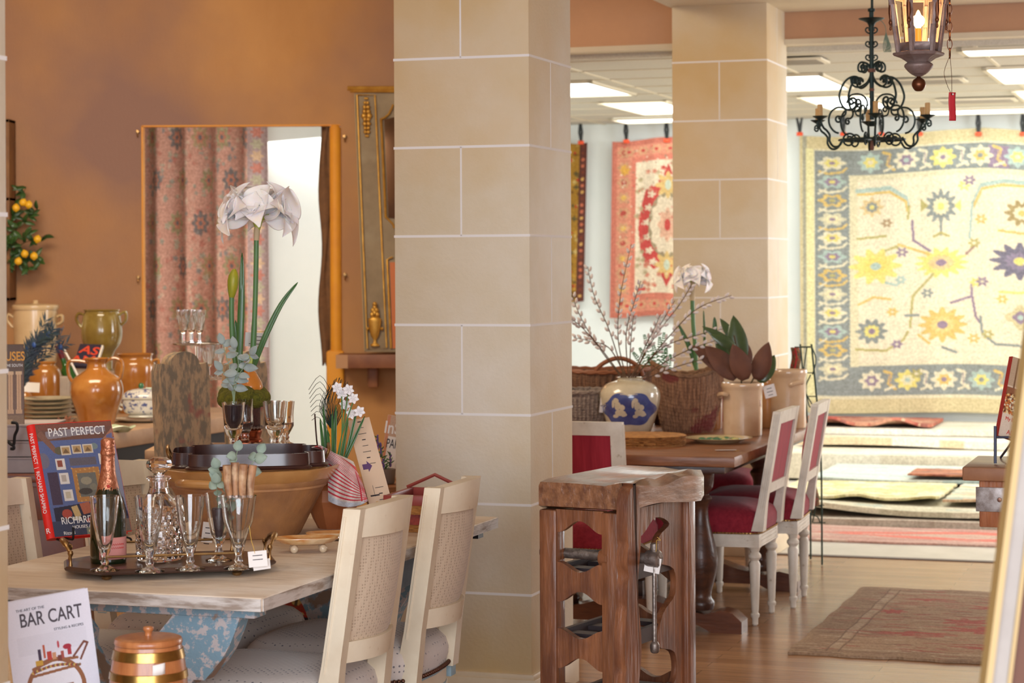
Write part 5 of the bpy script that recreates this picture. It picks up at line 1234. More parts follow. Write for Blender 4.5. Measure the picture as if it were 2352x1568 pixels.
cv.ell(66, 58, 5, 3, (170, 40, 60)); cv.ell(56, 54, 1.4, 4, (190, 70, 80)); cv.rect(34, 100, 44, 116, (150, 44, 60)); cv.rect(58, 98, 68, 118, (150, 110, 90)); cv.rect(20, 118, 80, 120, BR_)
for q in range(30): cv.ell(24+q*1.8, 80-4*math.sin(q*.11), 2.2, 1.6, [(206, 170, 90), (150, 60, 50), (120, 96, 70)][q % 3])
cv.line([(6, 92), (14, 92), (14, 112), (6, 112)], .6, (206, 204, 214)); cv.noise(2)
cv.mesh('cover_picture', lambda u, v: (.001+(W_-.002)*u, -.0008, Hh-.002-(.245)*v), M_print, t)
join_meshes('cover_title', [text('BAR CART', .043, Matrix.Translation((W_*.53, -.0012, Hh-.048)) @ RX, None, None, sx=.72, bold=.0004), text('THE ART OF THE', .0085, Matrix.Translation((W_*.30, -.0012, Hh-.024)) @ RX, None, None), text('STYLING & RECIPES', .008, Matrix.Translation((W_*.72, -.0012, Hh-.078)) @ RX, None, None)], mat('charcoal_ink', (76, 70, 78)), t)
# wooden barrel
bp = Vector((P(341, 1500, Yf+.05).x, Yf+.05, FZ)); kb = bp.y/FPX
t = thing('ice_barrel', 'small wooden barrel with brass hoops and a knobbed lid', 'barrel', bp)
M_barrel = mat('orange_oak', (184, 118, 70), (160, 94, 52), 6, stretch=(8, 8, .6), rough=.35, coat=.4)
zr = lambda py: EYE-(py-617)*kb
def brad(z):
    f = (z-FZ)/(zr(1478)-FZ); return kb*(76+14*math.sin(PI*min(1, max(0, f))))
zt_ = zr(1478)-FZ
b = MB(); b.sharp = 20; b.lathe([(brad(FZ+zt_*i/12), zt_*i/12) for i in range(13)]+[(.001, zt_)], 28); b.build('staves', t, M_barrel)
for z0, z1 in ((zt_-.030, zt_-.008), (zt_-.074, zt_-.056), (.06, .078), (.010, .03)):
    b = MB(); b.lathe([(brad(FZ+z0)+.0004, z0), (brad(FZ+z0)+.0022, z0+.001), (brad(FZ+z1)+.0022, z1-.001), (brad(FZ+z1)+.0004, z1)], 48); b.build('hoop', t, mat('bright_brass', (176, 142, 78), (142, 108, 54), 12, rough=.25, metal=.9))
b = MB(); b.lathe(sprof([(77*kb, zt_+.001), (78*kb, zt_+.008), (70*kb, zt_+.016), (30*kb, zt_+.018), (8*kb, zt_+.019)], 3), 40); lid_ = b.build('lid', t, M_barrel)
b = MB(); b.lathe(sprof([(.008, zt_+.017), (.008, zt_+.026), (.0115, zt_+.032), (.011, zt_+.038), (.003, zt_+.040)], 3), 20); b.build('knob', lid_, M_barrel)
b = MB(); rr_ = brad(FZ+zt_-.045)+.0012; b.grid(lambda u, v: (rr_*math.cos(-1.30+u*.34), rr_*math.sin(-1.30+u*.34), zt_-.058+.024*v+.004*u), 4, 2); b.build('price_sticker', t, M_card, sol=.0006)
# ------------------------------------------------------------ the left background: sideboard, pots, books
SB = .76
t = thing('sideboard_table', 'long dark table with pale thick top standing by the ochre wall', 'table', RM(-5.66, 9.95, 0), -TH-.03)
b = MB(); b.box((0, 0, SB-.04), (1.06, 2.7, .08), bev=.006); b.build('tabletop', t, mat('pale_brown_top', (192, 158, 126), (164, 130, 100), 5, rough=.5))
b = MB(); b.box((0, 0, .5), (.96, 2.56, .36)); b.build('body', t, mat('black_body', (34, 28, 28), rough=.6))
for x in (-.43, .43):
    for y in (-1.2, 1.2): b = MB(); b.box((x, y, .16), (.08, .08, .32), bev=.004); b.build('leg', t, mat('black_body', (34, 28, 28)))
M_amber = mat('amber_glaze', (168, 108, 46), (146, 86, 34), 5, rough=.18, coat=.9, c3=(184, 128, 64), s3=9)
M_green = mat('olive_glaze', (140, 118, 56), (116, 90, 38), 5, rough=.16, coat=.9, c3=(178, 160, 90), s3=7)
M_crock = mat('cream_crock', (210, 182, 140), (194, 164, 120), 4, rough=.3, coat=.5)
M_cage = mat('grey_wood', (176, 160, 146), (150, 136, 124), 8, rough=.7)
def seat(px, Y, z): return Vector((P(px, 800, Y).x, Y, z))
def pot_at(name, label, cat, px, Y, z, prof, mt, handles=(), part='body', seg=40, group=None, lid=None, hmt=None):
    """prof: (half width px, py) from the base up; handles: pixel paths"""
    base = seat(px, Y, z); k = Y/FPX; t = thing(name, label, cat, base, group=group)
    pyb = 613+(EYE-z)*FPX/Y+ROLL*(1176-px)
    pr = [(h*k, (pyb-y)*k) for h, y in prof]; pr[0] = (pr[0][0], 0)
    b = MB(); b.sharp = 50; top = pr[-1]; pr = sprof(pr, 4); th = .006
    inn = [(max(.002, r-th), z_) for r, z_ in pr[::-1] if z_ > .02]
    b.lathe(pr+[(top[0]-.002, top[1]+.003)]+inn+[(.001, .02)], seg); b.build(part, t, mt)
    for h in handles:
        pts = [P(x, y, Y+dy)-base for x, y, dy in h]; b = MB(); b.tube(spline(pts, 5), .015, 10, flat=.6); b.build('handle', t, hmt or mt)
    return t, base, k
# riser
t = thing('shelf_riser', 'plain wooden riser at the back of the sideboard carrying the tall pots', 'shelf', Vector((P(170, 840, 12.45).x, 12.45, SB)))
b = MB(); b.box((0, 0, .20), (.98, .36, .03), bev=.003); 
for x in (-.46, .46): b.box((x, 0, .093), (.03, .34, .185))
b.build('frame', t, M_cage)
RZ_ = SB+.216
t, base, k = pot_at('storage_crock', 'tall cream lidded crock with loop handles on the riser at far left', 'crock', 82, 12.45, RZ_, [(40, 838), (48, 820), (50, 760), (50, 712), (48, 708)], M_crock, [[(33, 730, 0), (20, 722, 0), (17, 735, 0), (30, 752, 0)], [(130, 728, 0), (142, 724, 0), (143, 738, 0), (132, 745, 0)]], hmt=M_crock)
pyb = 613+(EYE-RZ_)*FPX/12.45+5.5
b = MB(); b.lathe(sprof([((52)*k, (pyb-711)*k), (53*k, (pyb-701)*k), (40*k, (pyb-698)*k), (8*k, (pyb-696)*k), (6*k, (pyb-690)*k), (1*k, (pyb-689)*k)], 3), 36); b.build('lid', t, M_crock)
pot_at('preserve_pot', 'olive green glazed two-handled pot on the riser', 'pot', 234, 12.4, RZ_, [(24, 834), (26, 815), (42, 790), (47, 765), (45, 740), (42, 722), (39, 716), (42, 712)], M_green, [[(194, 722, 0), (180, 720, 0), (176, 735, 0), (190, 755, 0)], [(275, 722, 0), (288, 716, 0), (289, 735, 0), (276, 748, 0)]])
pot_at('preserve_pot', 'wide amber glazed pot with side handle behind the tureen', 'pot', 310, 12.0, SB, [(36, 948), (44, 900), (48, 860), (46, 835), (38, 822), (42, 813)], M_amber, [[(352, 828, 0), (364, 826, 0), (363, 845, 0), (352, 855, 0)]])
pot_at('storage_jug', 'large round amber jug with two strap handles and narrow neck', 'jug', 222, 10.9, SB, [(38, 982), (46, 950), (58, 915), (60, 890), (52, 868), (30, 852), (23, 845), (22, 832), (26, 826), (28, 823)], M_amber, [[(203, 832, 0), (178, 828, 0), (158, 832, 0), (158, 860, 0), (170, 882, 0)], [(242, 832, 0), (262, 822, 0), (280, 832, 0), (278, 862, 0), (268, 880, 0)]])
pot_at('preserve_pot', 'small round amber pot behind the stack of plates', 'pot', 104, 11.9, SB, [(20, 950), (34, 925), (38, 880), (34, 850), (24, 838), (26, 832)], M_amber, [])
pot_at('honey_pot', 'tiny amber pot at the left end of the stacked plates', 'pot', 56, 11.5, SB, [(12, 960), (17, 940), (18, 915), (13, 900), (15, 894)], M_amber, [])
# tags and small goods
p = P(72, 889, 11.3); price_tag('price_card', 'blank white card propped in front of the small amber pot', p, .085, .05, .05, .06, 0)
t = thing('cutlery_box', 'small grey fluted block beside the amber jug', 'box', seat(150, 11.7, SB)); b = MB(); b.box((0, 0, .06), (.052, .05, .24*.9), bev=.002)
for q in range(4): b.box((-.018+q*.012, -.027, .06), (.006, .004, .2))
b.build('block', t, M_cage)
for o_ in t.children: o_.location.z = .05
# stack of plates
M_plate = mat('grey_green_plate', (196, 190, 166), (176, 166, 140), 12, rough=.25, coat=.6)
def plate(label, px, Y, z, r, group, mt, h=.018):
    t = thing('plate', label, 'plate', seat(px, Y, z), group=group)
    b = MB(); b.sharp = 50; b.lathe(sprof([(r*.55, 0), (r*.6, .003), (r*.8, h*.6), (r, h), (r*1.0, h+.003), (r*.93, h), (r*.6, .006), (.002, .005)], 2), 40); b.build('dish', t, mt); return t
zz = SB
p0 = plate('grey-green plate at the very bottom of the tall stack', 108, 11.25, zz, .148, 'stack of grey-green plates', M_plate)
lab = ['second plate from the bottom of the stack left of the amber jug', 'third plate from the bottom of the stack left of the amber jug', 'fourth plate from the bottom of the stack left of the amber jug', 'fifth plate from the bottom of the stack left of the amber jug', 'topmost plate of the stack left of the amber jug']
for i in range(5):
    c = copy_tree(p0); c.location.z = zz+.022*(i+1); c.location.x += (.004, -.005, .006, -.002, .003)[i]; c['label'] = lab[i]
b = MB(); rn = random.Random(2)
for q in range(16): 
    a = rn.uniform(0, PI); b.leaf((0, 0, 0), (math.cos(a), rn.uniform(-.5, .5), .6+.5*math.sin(a)), (0, -1, .2), .075*rn.uniform(.6, 1.1), .022, .1, .3, 4)
o = b.build('dried_pod', mt=mat('driftwood', (136, 84, 60), (92, 56, 44), 30, stretch=(1, 1, 4), rough=.8), sol=.003); o.location = seat(146, 10.75, SB+.006); tag(o, 'dark brown jagged dried pod in front of the plate stack', 'pod')
t = thing('leaf_dish', 'green leaf-shaped dish lying right of the jug foot', 'dish', seat(254, 10.62, SB+.002), -.1); b = MB(); b.sharp = 50
n = 40
def lf(k_, z): return [(.118*k_*math.cos(2*PI*i/n)*(1+.06*math.sin(6*PI*i/n*2)), .05*k_*math.sin(2*PI*i/n), z+.006*math.sin(2*PI*i/n*5)) for i in range(n)]
b.ring_surface([lf(.3, 0), lf(.8, .003), lf(1, .022), lf(.96, .025), lf(.7, .012), lf(.1, .008)]); b.build('dish', t, mat('celadon', (150, 176, 138), (196, 206, 176), 10, rough=.15, coat=.8))
# tureen
M_delft = mat('blue_white_pottery', (220, 218, 212), (84, 96, 150), 46, rough=.2, coat=.7, lo=.53, hi=.58)
M_whitepot = mat('white_pottery', (214, 212, 202), rough=.2, coat=.7)
tu = seat(330, 11.35, SB+.02); t = thing('soup_tureen', 'blue and white lidded tureen with green knob', 'tureen', tu); k = 11.35/FPX
b = MB(); b.sharp = 50; b.m(M_whitepot); b.lathe([(.075, 0), (.085, .006), (.075, .018), (.09, .022)], 44, squash=.7); b.m(M_delft); b.lathe(sprof([(.09, .02), (.105, .035), (.112, .07), (.113, .095)], 3), 44, squash=.7); b.m(M_whitepot); b.lathe([(.112, .093), (.12, .098), (.12, .104), (.112, .106)], 44, squash=.7); b.build('body', t)
b = MB(); b.sharp = 50; b.lathe(sprof([(.114, .106), (.108, .118), (.08, .140), (.03, .150), (.004, .151)], 3), 44, squash=.7); lid_ = b.build('lid', t, M_delft)
b = MB(); b.ball((-.014, 0, .163), .015, 14, (1, 1, 1.1)); b.tube([(.01, 0, .15), (.05, 0, .148), (.07, 0, .138)], .006, 6); b.build('knob', lid_, mat('green_knob', (46, 110, 70), rough=.15, coat=.8))
b = MB(); b.tube(spline([(-.11, -.01, .06), (-.128, -.01, .075), (-.128, -.01, .05), (-.112, -.01, .04)], 3), .006, 8); b.build('handle', t, M_whitepot)
t = thing('platter', 'scalloped blue and white platter under the tureen', 'platter', seat(335, 11.3, SB), 0); b = MB(); b.sharp = 50
b.lathe(sprof([(.10, 0), (.12, .003), (.16, .012), (.175, .018), (.172, .021), (.13, .012), (.002, .010)], 2), 60, squash=.75, fn=lambda a, z: 1+.02*math.cos(12*a)); b.build('dish', t, mat('ivory_blue', (204, 200, 186), (120, 126, 150), 20, rough=.25, lo=.6, hi=.66, coat=.6))
# wine bottle, dark book, peacock feathers
t = thing('wine_bottle', 'green wine bottle with dark red capsule leaning behind the jug', 'bottle', P(178, 905, 11.75)); O = t.location; L5 = lambda px, py, dy=0: P(px, py, 11.75+dy)-O
b = MB(); ax = [L5(178, 905), L5(166, 878), L5(154, 850), L5(149, 838), L5(143, 820)]; b.tube(spline(ax, 4), [.037]*9+[.034, .028, .020, .016, .0145, .014, .014, .014], 18); b.build('bottle', t, mat('wine_green_glass', (30, 84, 28), rough=.06, coat=.8))
b = MB(); b.tube([L5(144, 823), L5(138, 806), L5(133, 793)], [.0155, .0165, .017], 18); b.build('capsule', t, mat('wine_capsule', (96, 26, 34), rough=.35))
b = MB(); b.tube([L5(146, 800, -.02), L5(170, 845, -.05), L5(183, 872, -.05)], .006, 8); b.build('label_edge', t, M_card)
t = thing('picture_book', 'dark book with red and orange lettering propped behind the amber jug', 'book', P(175, 838, 11.9)); O = t.location
A_, B_, D_ = P(190, 789, 12.0), P(236, 788, 12.0), P(170, 838, 11.85); ex_ = (B_-A_); w5 = ex_.length; ex_.normalize(); ez_ = (A_-D_); h5 = ez_.length; ez_.normalize(); ny = ez_.cross(ex_).normalized(); t.matrix_world = Matrix(((ex_.x, ny.x, ez_.x, D_.x), (ex_.y, ny.y, ez_.y, D_.y), (ex_.z, ny.z, ez_.z, D_.z), (0, 0, 0, 1)))
b = MB(); b.box((w5/2, .012, h5/2), (w5*1.1, .022, h5), bev=.002); b.build('binding', t, mat('slate_cover', (52, 50, 70), rough=.4))
b = MB(); b.box((w5*1.08, .012, h5/2), (.012, .018, h5*.96)); b.build('pages', t, M_paper)
join_meshes('cover_letters', [lt('AS', h5*.5, w5*.55, h5*.68, -.0008, 1.0, .2, bold=.002), lt('AM', h5*.45, w5*.36, h5*.25, -.0008, 1.1, 0, bold=.002)], mat('vermilion_letters', (216, 76, 52), rough=.5), t)
b5 = seat(165, 11.9, SB); t = thing('book_stand', 'small dark stand holding the red-lettered book', 'stand', seat(200, 11.98, SB)); b = MB(); b.box((0, 0, .03), (.16, .12, .06), bev=.003); b.box((0, 0, .13), (.03, .03, .16)); b.build('block', t, M_darkoak)
t = thing('peacock_feathers', 'bunch of blue green peacock feathers leaning from the plates towards the riser', 'feather', P(52, 900, 11.0)); O = t.location; rn = random.Random(12)
M_pea = mat('peacock_barbs', (34, 58, 52), (24, 40, 70), 12, rough=.5, sheen=.3); M_eye = mat('peacock_eye', (36, 70, 130), rough=.3)
b = MB(); bq = MB()
for q in range(11):
    ex5, ey5 = (68+q*9, 790-q*5) if q < 7 else (90+(q-6)*16, 735+(q-7)*18); d = rn.uniform(-.06, .06)
    a_, e_ = P(50+q, 900-q*3, 11.0)-O, P(ex5, ey5, 11.0+d)-O
    pts = spline([a_, a_*.5+e_*.5+Vector((-.02, 0, .02)), e_], 6); b.tube(pts, .0012, 5)
    for i in range(2, len(pts)):
        tn = (pts[i]-pts[i-1]).normalized()
        for s in (-1, 1):
            for r_ in range(3):
                dd = (tn*rn.uniform(.5, 1.0)+s*tn.cross(Vector((0, -1, 0)))*rn.uniform(.4, .9)+Vector((0, rn.uniform(-.4, .4), 0))); b.leaf(pts[i-1].lerp(pts[i], rn.random()), dd, (0, -1, 0), rn.uniform(.035, .07)*(.6+.4*i/len(pts)), .006, .1, 0, 2)
    bq.ball(pts[-3], .011, 10, (1, .35, 1.3)) if q % 2 == 0 else None
b.build('plumes', t, M_pea); bq.build('eyes', t, M_eye)
# books at the left edge, black scroll stand, chest
t = thing('picture_book', 'brown book with gold lettering and carved columns on its cover, at the left pillar', 'book', P(-24, 1015, 8.6), .25); k = 8.6/FPX; t.rotation_euler = (-.12, .0, .25)
b = MB(); b.box((.065, .012, .19), (.14, .024, .39), bev=.002); b.build('binding', t, mat('umber_cover', (92, 64, 46), rough=.4))
cv = Canvas(60, 170, (92, 66, 48), 1.2); cv.rect(0, 50, 60, 130, (110, 76, 54))
for x in (8, 22, 38, 52): cv.rect(x-4, 52, x+3, 118, (206, 166, 124)); cv.rect(x-1, 52, x, 118, (150, 104, 74)); cv.rect(x-6, 48, x+5, 54, (214, 180, 140)); cv.rect(x-6, 116, x+5, 124, (196, 156, 116))
cv.rect(0, 126, 60, 170, (130, 98, 66)); cv.rect(10, 134, 40, 160, (176, 140, 96)); cv.noise(6)
cv.mesh('cover_picture', lambda u, v: (-.003+.136*u, -.0008, .383-.376*v), M_print, t)
join_meshes('cover_title', [lt('HOUSES', .050, .072, .335, -.0016, .72, bold=.001)], mat('gold_letters', (226, 160, 56), rough=.5), t)
join_meshes('cover_line', [lt('OF THE SOUTH', .016, .085, .300, -.0016, .8)], M_title, t)
t = thing('scroll_stand', 'black curled iron stand below the brown book at the left pillar', 'stand', P(30, 1030, 8.5)); O = t.location; L6 = lambda x, y: P(x, y, 8.5)-O
b = MB(); b.tube(spline([L6(-5, 1012), L6(12, 1010), L6(30, 1022), L6(34, 1000), L6(40, 985), L6(38, 972), L6(26, 970)], 5), .006, 8); b.tube(spline([L6(30, 1020), L6(32, 1030), L6(24, 1030)], 4), .006, 8); b.build('frame', t, M_black)
t = thing('drawer_chest', 'brown wooden chest with stacked grey boxes on it behind the left book', 'chest', Vector((P(20, 1100, 8.6).x, 8.75, 0))); zt = EYE-(1092-617)*8.5/FPX
b = MB(); b.box((.0, 0, zt/2), (.62, .40, zt), bev=.008); b.box((0, 0, zt-.012), (.66, .44, .03), bev=.005); b.build('body', t, mat('chest_brown', (124, 70, 46), (96, 52, 36), 5, rough=.4))
for x in (-.15, .15): b = MB(); b.box((x, -.203, zt-.11), (.27, .012, .13), bev=.003); b.build('drawer', t, mat('chest_brown', (124, 70, 46)))
cz = zt+.003
for i, lb in enumerate(('lowest grey box stacked on the brown chest', 'middle grey box stacked on the brown chest', 'top grey box stacked on the brown chest, under the iron stand')):
    b = MB(); b.box((0, 0, .028), (.40-.02*i, .30, .055), bev=.004); b.box((0, 0, .058), (.41-.02*i, .31, .008), bev=.002); o = b.build('storage_box', mt=mat('grey_lilac_box', (170, 158, 156), (150, 138, 138), 5, rough=.7)); o.location = (P(20, 1100, 8.6).x-.04+.01*i, 8.75, cz+.064*i); tag(o, lb, 'box', 'grey boxes stacked on the chest')

# ------------------------------------------------------------ glass stand, cushion, tapestry chairs
M_ptg = mat('thick_glass', (246, 250, 252), rough=.02, trans=1, ior=1.45)
gx = P(455, 800, 9.8); t = thing('glass_stand', 'two-tier glass serving stand behind the tapestry chair back', 'stand', Vector((gx.x, 9.8, SB)))
zl = [EYE-(y-616)*9.8/FPX-SB for y in (868, 789)]
b = MB()
for z, r in zip(zl, (.13, .11)): b.lathe([(r*.2, z-.006), (r, z-.003), (r+.004, z+.004), (r-.003, z+.005), (r-.01, z+.001), (.002, z+.001)], 40)
b.lathe(sprof([(.07, 0), (.06, .008), (.014, .03), (.012, zl[0]-.01), (.012, zl[1]-.01)], 3), 20); b.build('tiers', t, M_ptg)
G = 'tall fluted glasses on the glass stand'
def sg(px, pyb, rim, w, z, Y, label):
    k = Y/FPX; t = thing('tumbler', label, 'glass', Vector((P(px, pyb, Y).x, Y, z)), group=G); H = (pyb-rim)*k; w = w*k; b = MB(); b.sharp = 25
    b.lathe([(w*.5, 0), (w*.55, .004), (w*.25, .010), (w*.22, H*.28), (w*.5, H*.36), (w*.85, H*.7), (w, H), (w-.003, H), (w*.8, H*.7), (w*.4, H*.4), (.001, H*.38)], 14); b.build('bowl', t, M_ptg)
for px, w, dy, lb in ((421, 17, 0, 'tall fluted glass on the upper tier, leftmost'), (440, 16, .04, 'tall fluted glass on the upper tier, middle'), (458, 16, -.02, 'tall fluted glass on the upper tier, rightmost')): sg(px, 788, 712, w, SB+zl[1]+.005, 9.8+dy, lb)
for px, w, dy, lb in ((478, 18, -.03, 'fluted glass on the lower tier beside the lambs ear'), (502, 17, .02, 'fluted glass on the lower tier nearest the amaryllis')): sg(px, 866, 790, w, SB+zl[0]+.006, 9.8+dy, lb)
t = thing('sideboard_table', 'small pale table carrying the glass stand', 'table', Vector((gx.x+.05, 9.75, 0))); b = MB(); b.box((0, 0, SB-.022), (.5, .40, .04), bev=.004); b.build('tabletop', t, mat('pale_brown_top', (192, 158, 126)))
for sx in (-1, 1):
    for sy in (-1, 1): b = MB(); b.box((sx*.21, sy*.16, (SB-.042)/2), (.04, .04, SB-.042)); b.build('leg', t, M_darkoak)
M_tap = mat('mottled_tapestry', (168, 142, 112), (122, 110, 94), 22, stretch=(2, 2, .7), rough=.95, c3=(146, 96, 84), s3=9, lo3=.58, hi3=.66, bump=.5, bscale=50, lo=.44, hi=.56)
M_rope = mat('dark_rope', (54, 48, 48), (120, 110, 100), 60, kind='wave', rough=.8)
def tapchair(label, pxl, pxr, pyt, Y, rz, wmul=1):
    A_, B_ = P(pxl, pyt, Y), P(pxr, pyt, Y); W5 = (B_.x-A_.x)*wmul; ZT5 = EYE-(pyt-616)*Y/FPX; t = thing('upholstered_chair', label, 'chair', Vector(((A_.x+B_.x)/2, Y, 0)), rz, 'tall tapestry chairs behind the bleached table')
    n = 16; outl = [(-W5/2*.93, .45), (-W5/2, ZT5-.075), (-W5/2*.92, ZT5-.045), (-W5/2*.72, ZT5-.050)]+[(W5*.30*math.cos(PI-PI*i/n), ZT5-.052+.052*math.sin(PI*i/n)) for i in range(n+1)]+[(W5/2*.72, ZT5-.050), (W5/2*.92, ZT5-.045), (W5/2, ZT5-.075), (W5/2*.93, .45)]
    b = MB(); b.prism(outl, .085, Matrix.Translation((0, 0, 0)) @ Matrix.Rotation(-.06, 4, 'X')); b.build('back', t, M_tap)
    b = MB(); b.box((0, -.16, .42), (W5*1.15, .42, .13), bev=.02); b.build('seat', t, M_tap)
    for x in (-1, 1):
        for y in (-.33, .03): b = MB(); b.box((x*W5*.45, y, .18), (.04, .04, .36), bev=.004, taper=.7); b.build('leg', t, M_darkoak)
    return t
tapchair('tall chair back in mottled tapestry with arched top, left of the amaryllis', 394, 494, 806, 8.5, .62, 1.25)
tapchair('tapestry chair back with arched top half hidden behind the amaryllis', 570, 626, 806, 8.9, .75, 1.7)

# ------------------------------------------------------------ trumeau on its shelf, hooks, niche, lemon tree
M_tru = mat('grey_green_paint', (142, 124, 96), (126, 108, 82), 8, rough=.6, c3=(150, 136, 110), s3=5)
YT = 12.86
t = thing('mantel_shelf', 'brown shelf with two-tone front below the leaning grey mirror panel', 'shelf', P(842, 828, YT-.02)); O = t.location
z0, z1 = P(842, 843, YT).z-O.z, P(842, 812, YT).z-O.z; xl, xr = P(778, 828, YT).x-O.x, P(1010, 828, YT).x-O.x
b = MB(); b.box(((xl+xr)/2, 0, (z0+z1)/2), (xr-xl, .25, z1-z0), bev=.004); b.build('board', t, mat('shelf_brown', (150, 100, 66), (120, 74, 52), 4, rough=.5)); 
b = MB(); b.box((xl+.03, -.126, (z0+z1)/2), (.07, .006, z1-z0)); b.build('end_block', t, mat('shelf_tan', (182, 140, 104)))
for q in (xl+.2, xr-.2): b = MB(); b.box((q, .06, z0-.06), (.06, .13, .12), bev=.01); b.build('bracket', t, mat('shelf_brown', (150, 100, 66)))
t = thing('trumeau_mirror', 'tall grey painted mirror panel with gilt mouldings leaning on the shelf', 'mirror', P(842, 812, YT)); O = t.location; O.y = YT-.10; t.location = O
def LT(x, y, dy=0): 
    lean = (812-y)/600*.09; return P(x, y, YT-.10+lean+dy)-O
def strip(pts, w, dy=-.012, mt=M_gold, name='gilt_moulding', r=None):
    b = MB(); b.tube([LT(x, y, dy) for x, y in pts], w*YT/FPX/2, 8, flat=.8); b.build(name, t, mt)
b = MB(); lft = [(816, 812), (838, 806)]; front = [LT(838, 808), LT(1010, 808), LT(1010, 210), LT(814, 214)]
bk = [p+Vector((0, .05, 0)) for p in front]; b.ring_surface([front, bk]); b.build('panel', t, M_tru)
b = MB(); c_ = [LT(798, 203, -.02), LT(1010, 203, -.02)]; b.tube([c_[0], c_[1]], .014, 8); b.tube([LT(804, 209, -.012), LT(1010, 209, -.012)], .010, 8); b.build('cornice', t, M_gold)
strip([(815, 216), (838, 806)], 3, -.004, mat('pale_edge', (176, 162, 130)), 'pale_edge')
strip([(820, 218), (861, 218), (888, 798), (844, 800), (820, 218)], 4.5)
strip([(903, 240), (899, 250), (893, 262), (884, 270), (875, 274)], 6); strip([(875, 272), (886, 500)], 7); strip([(886, 498), (894, 506), (902, 514), (906, 524)], 6); strip([(902, 590), (889, 596), (898, 800)], 6)
b = MB(); b.ring_surface([[LT(882, 274, -.003), LT(1000, 250, -.003), LT(1000, 510, -.003), LT(892, 500, -.003)], [LT(882, 274, -.008), LT(1000, 250, -.008), LT(1000, 510, -.008), LT(892, 500, -.008)]]); b.build('mirror_glass', t, mat('mirror_glass', (140, 110, 90), rough=.05, metal=1))
b = MB(); b.ring_surface([[LT(895, 602, -.003), LT(1000, 600, -.003), LT(1000, 800, -.003), LT(902, 800, -.003)], [LT(895, 602, -.008), LT(1000, 600, -.008), LT(1000, 800, -.008), LT(902, 800, -.008)]]); b.build('lower_panel', t, mat('orange_panel', (186, 100, 40), rough=.5))
b = MB(); b.sharp = 80                                              # hanging husks
for y, w in ((226, 4), (236, 6), (246, 8), (256, 9), (266, 12), (274, 8), (284, 9), (294, 7), (303, 7), (312, 4)):
    for dx in (-.5, .5): b.ball(LT(841+dx*w+(y-226)*.02, y, -.012), w*.5*YT/FPX+.003, 8, (1, .7, 1))
b.build('husk_ornament', t, M_gold)
b = MB(); b.sharp = 80                                              # urn
c = LT(861, 795, -.012); kk_ = YT/FPX
b.lathe(sprof([(10*kk_, 0), (10*kk_, 4*kk_), (4*kk_, 8*kk_), (4*kk_, 16*kk_), (9*kk_, 24*kk_), (13*kk_, 42*kk_), (15*kk_, 58*kk_), (13*kk_, 64*kk_), (6*kk_, 68*kk_)], 3), 16, c, squash=.4)
for dx, dy in ((-6, 72), (6, 72), (0, 76), (-4, 82), (4, 82), (0, 88), (0, 96)): b.ball(c+Vector((dx*kk_, 0, dy*kk_)), 5.5*kk_, 8, (1, .5, 1))
for s in (-1, 1): b.ball(c+Vector((s*16*kk_, 0, 40*kk_)), 4*kk_, 8)
b.build('urn_ornament', t, M_gold)
for px, py, lb in ((317, 303, 'tiny brass hook left of the doorway, upper'), (318, 637, 'tiny brass hook left of the doorway, lower'), (792, 314, 'tiny brass hook right of the doorway, upper'), (793, 631, 'tiny brass hook right of the doorway, lower')):
    t = thing('wall_hook', lb, 'hook', P(px, py, WY), group='brass hooks beside the doorway'); b = MB(); b.lathe([(.012, 0), (.012, .006), (.005, .009), (.005, .022), (.009, .026), (.009, .03), (.001, .031)], 12, R=Matrix.Rotation(PI/2, 3, 'X')); b.tube(spline([(0, -.02, 0), (.002, -.03, -.02), (0, -.018, -.03)], 3), .004, 6); b.build('hook', t, M_brass)
# niche as a shallow wooden case on the wall
t = thing('display_case', 'shallow dark wall case at the left edge holding white urns', 'wall case', P(-40, 690, WY)); O = t.location; w7 = (38+40)*WY/FPX*1.0; h7 = (690-278)*WY/FPX
M_case = mat('case_brown', (134, 92, 50), (112, 74, 40), 6, rough=.6)
b = MB(); b.box((w7/2-.1, -.012, h7/2), (w7+.2, .012, h7)); b.build('back', t, M_case)
b = MB(); b.box((w7-.012, -.09, h7/2), (.024, .17, h7), bev=.003); b.build('side', t, M_case)
b = MB(); b.box((w7/2-.1, -.09, .010), (w7+.2, .17, .022), bev=.003); b.build('shelf', t, M_darkoak)
b = MB(); b.box((w7/2-.1, -.09, h7-.01), (w7+.2, .17, .022), bev=.003); b.build('top_board', t, M_case)
b = MB(); b.box((w7/2-.1, -.09, h7*.56), (w7+.2, .17, .016)); b.build('middle_shelf', t, M_case)
M_urn = mat('chalk_urn', (196, 186, 172), (176, 166, 152), 8, rough=.5)
kz = WY/FPX
t = thing('urn', 'pale urn with loop handle on the upper shelf of the wall case', 'urn', Vector((O.x+w7-.12, WY-.10, O.z+h7*.56+.0085))); b = MB(); b.sharp = 50
b.lathe(sprof([(.025, 0), (.03, .01), (.05, .08), (.056, .13), (.05, .155), (.04, .165), (.046, .175)], 3), 28); b.build('body', t, M_urn); b = MB(); b.tube(spline([(.045, 0, .15), (.068, 0, .155), (.062, 0, .115), (.053, 0, .10)], 4), .006, 8); b.build('handle', t, M_urn)
t = thing('potted_lemon_tree', 'small lemon tree with yellow fruit in a pale pot on the wall case', 'plant', Vector((O.x+w7-.10, WY-.11, O.z+.0215))); b = MB(); b.sharp = 50; T0 = t.location
b.lathe(sprof([(.035, 0), (.04, .01), (.062, .10), (.068, .17), (.06, .175), (.055, .16)], 3), 28); b.build('pot', t, M_urn); rn = random.Random(21)
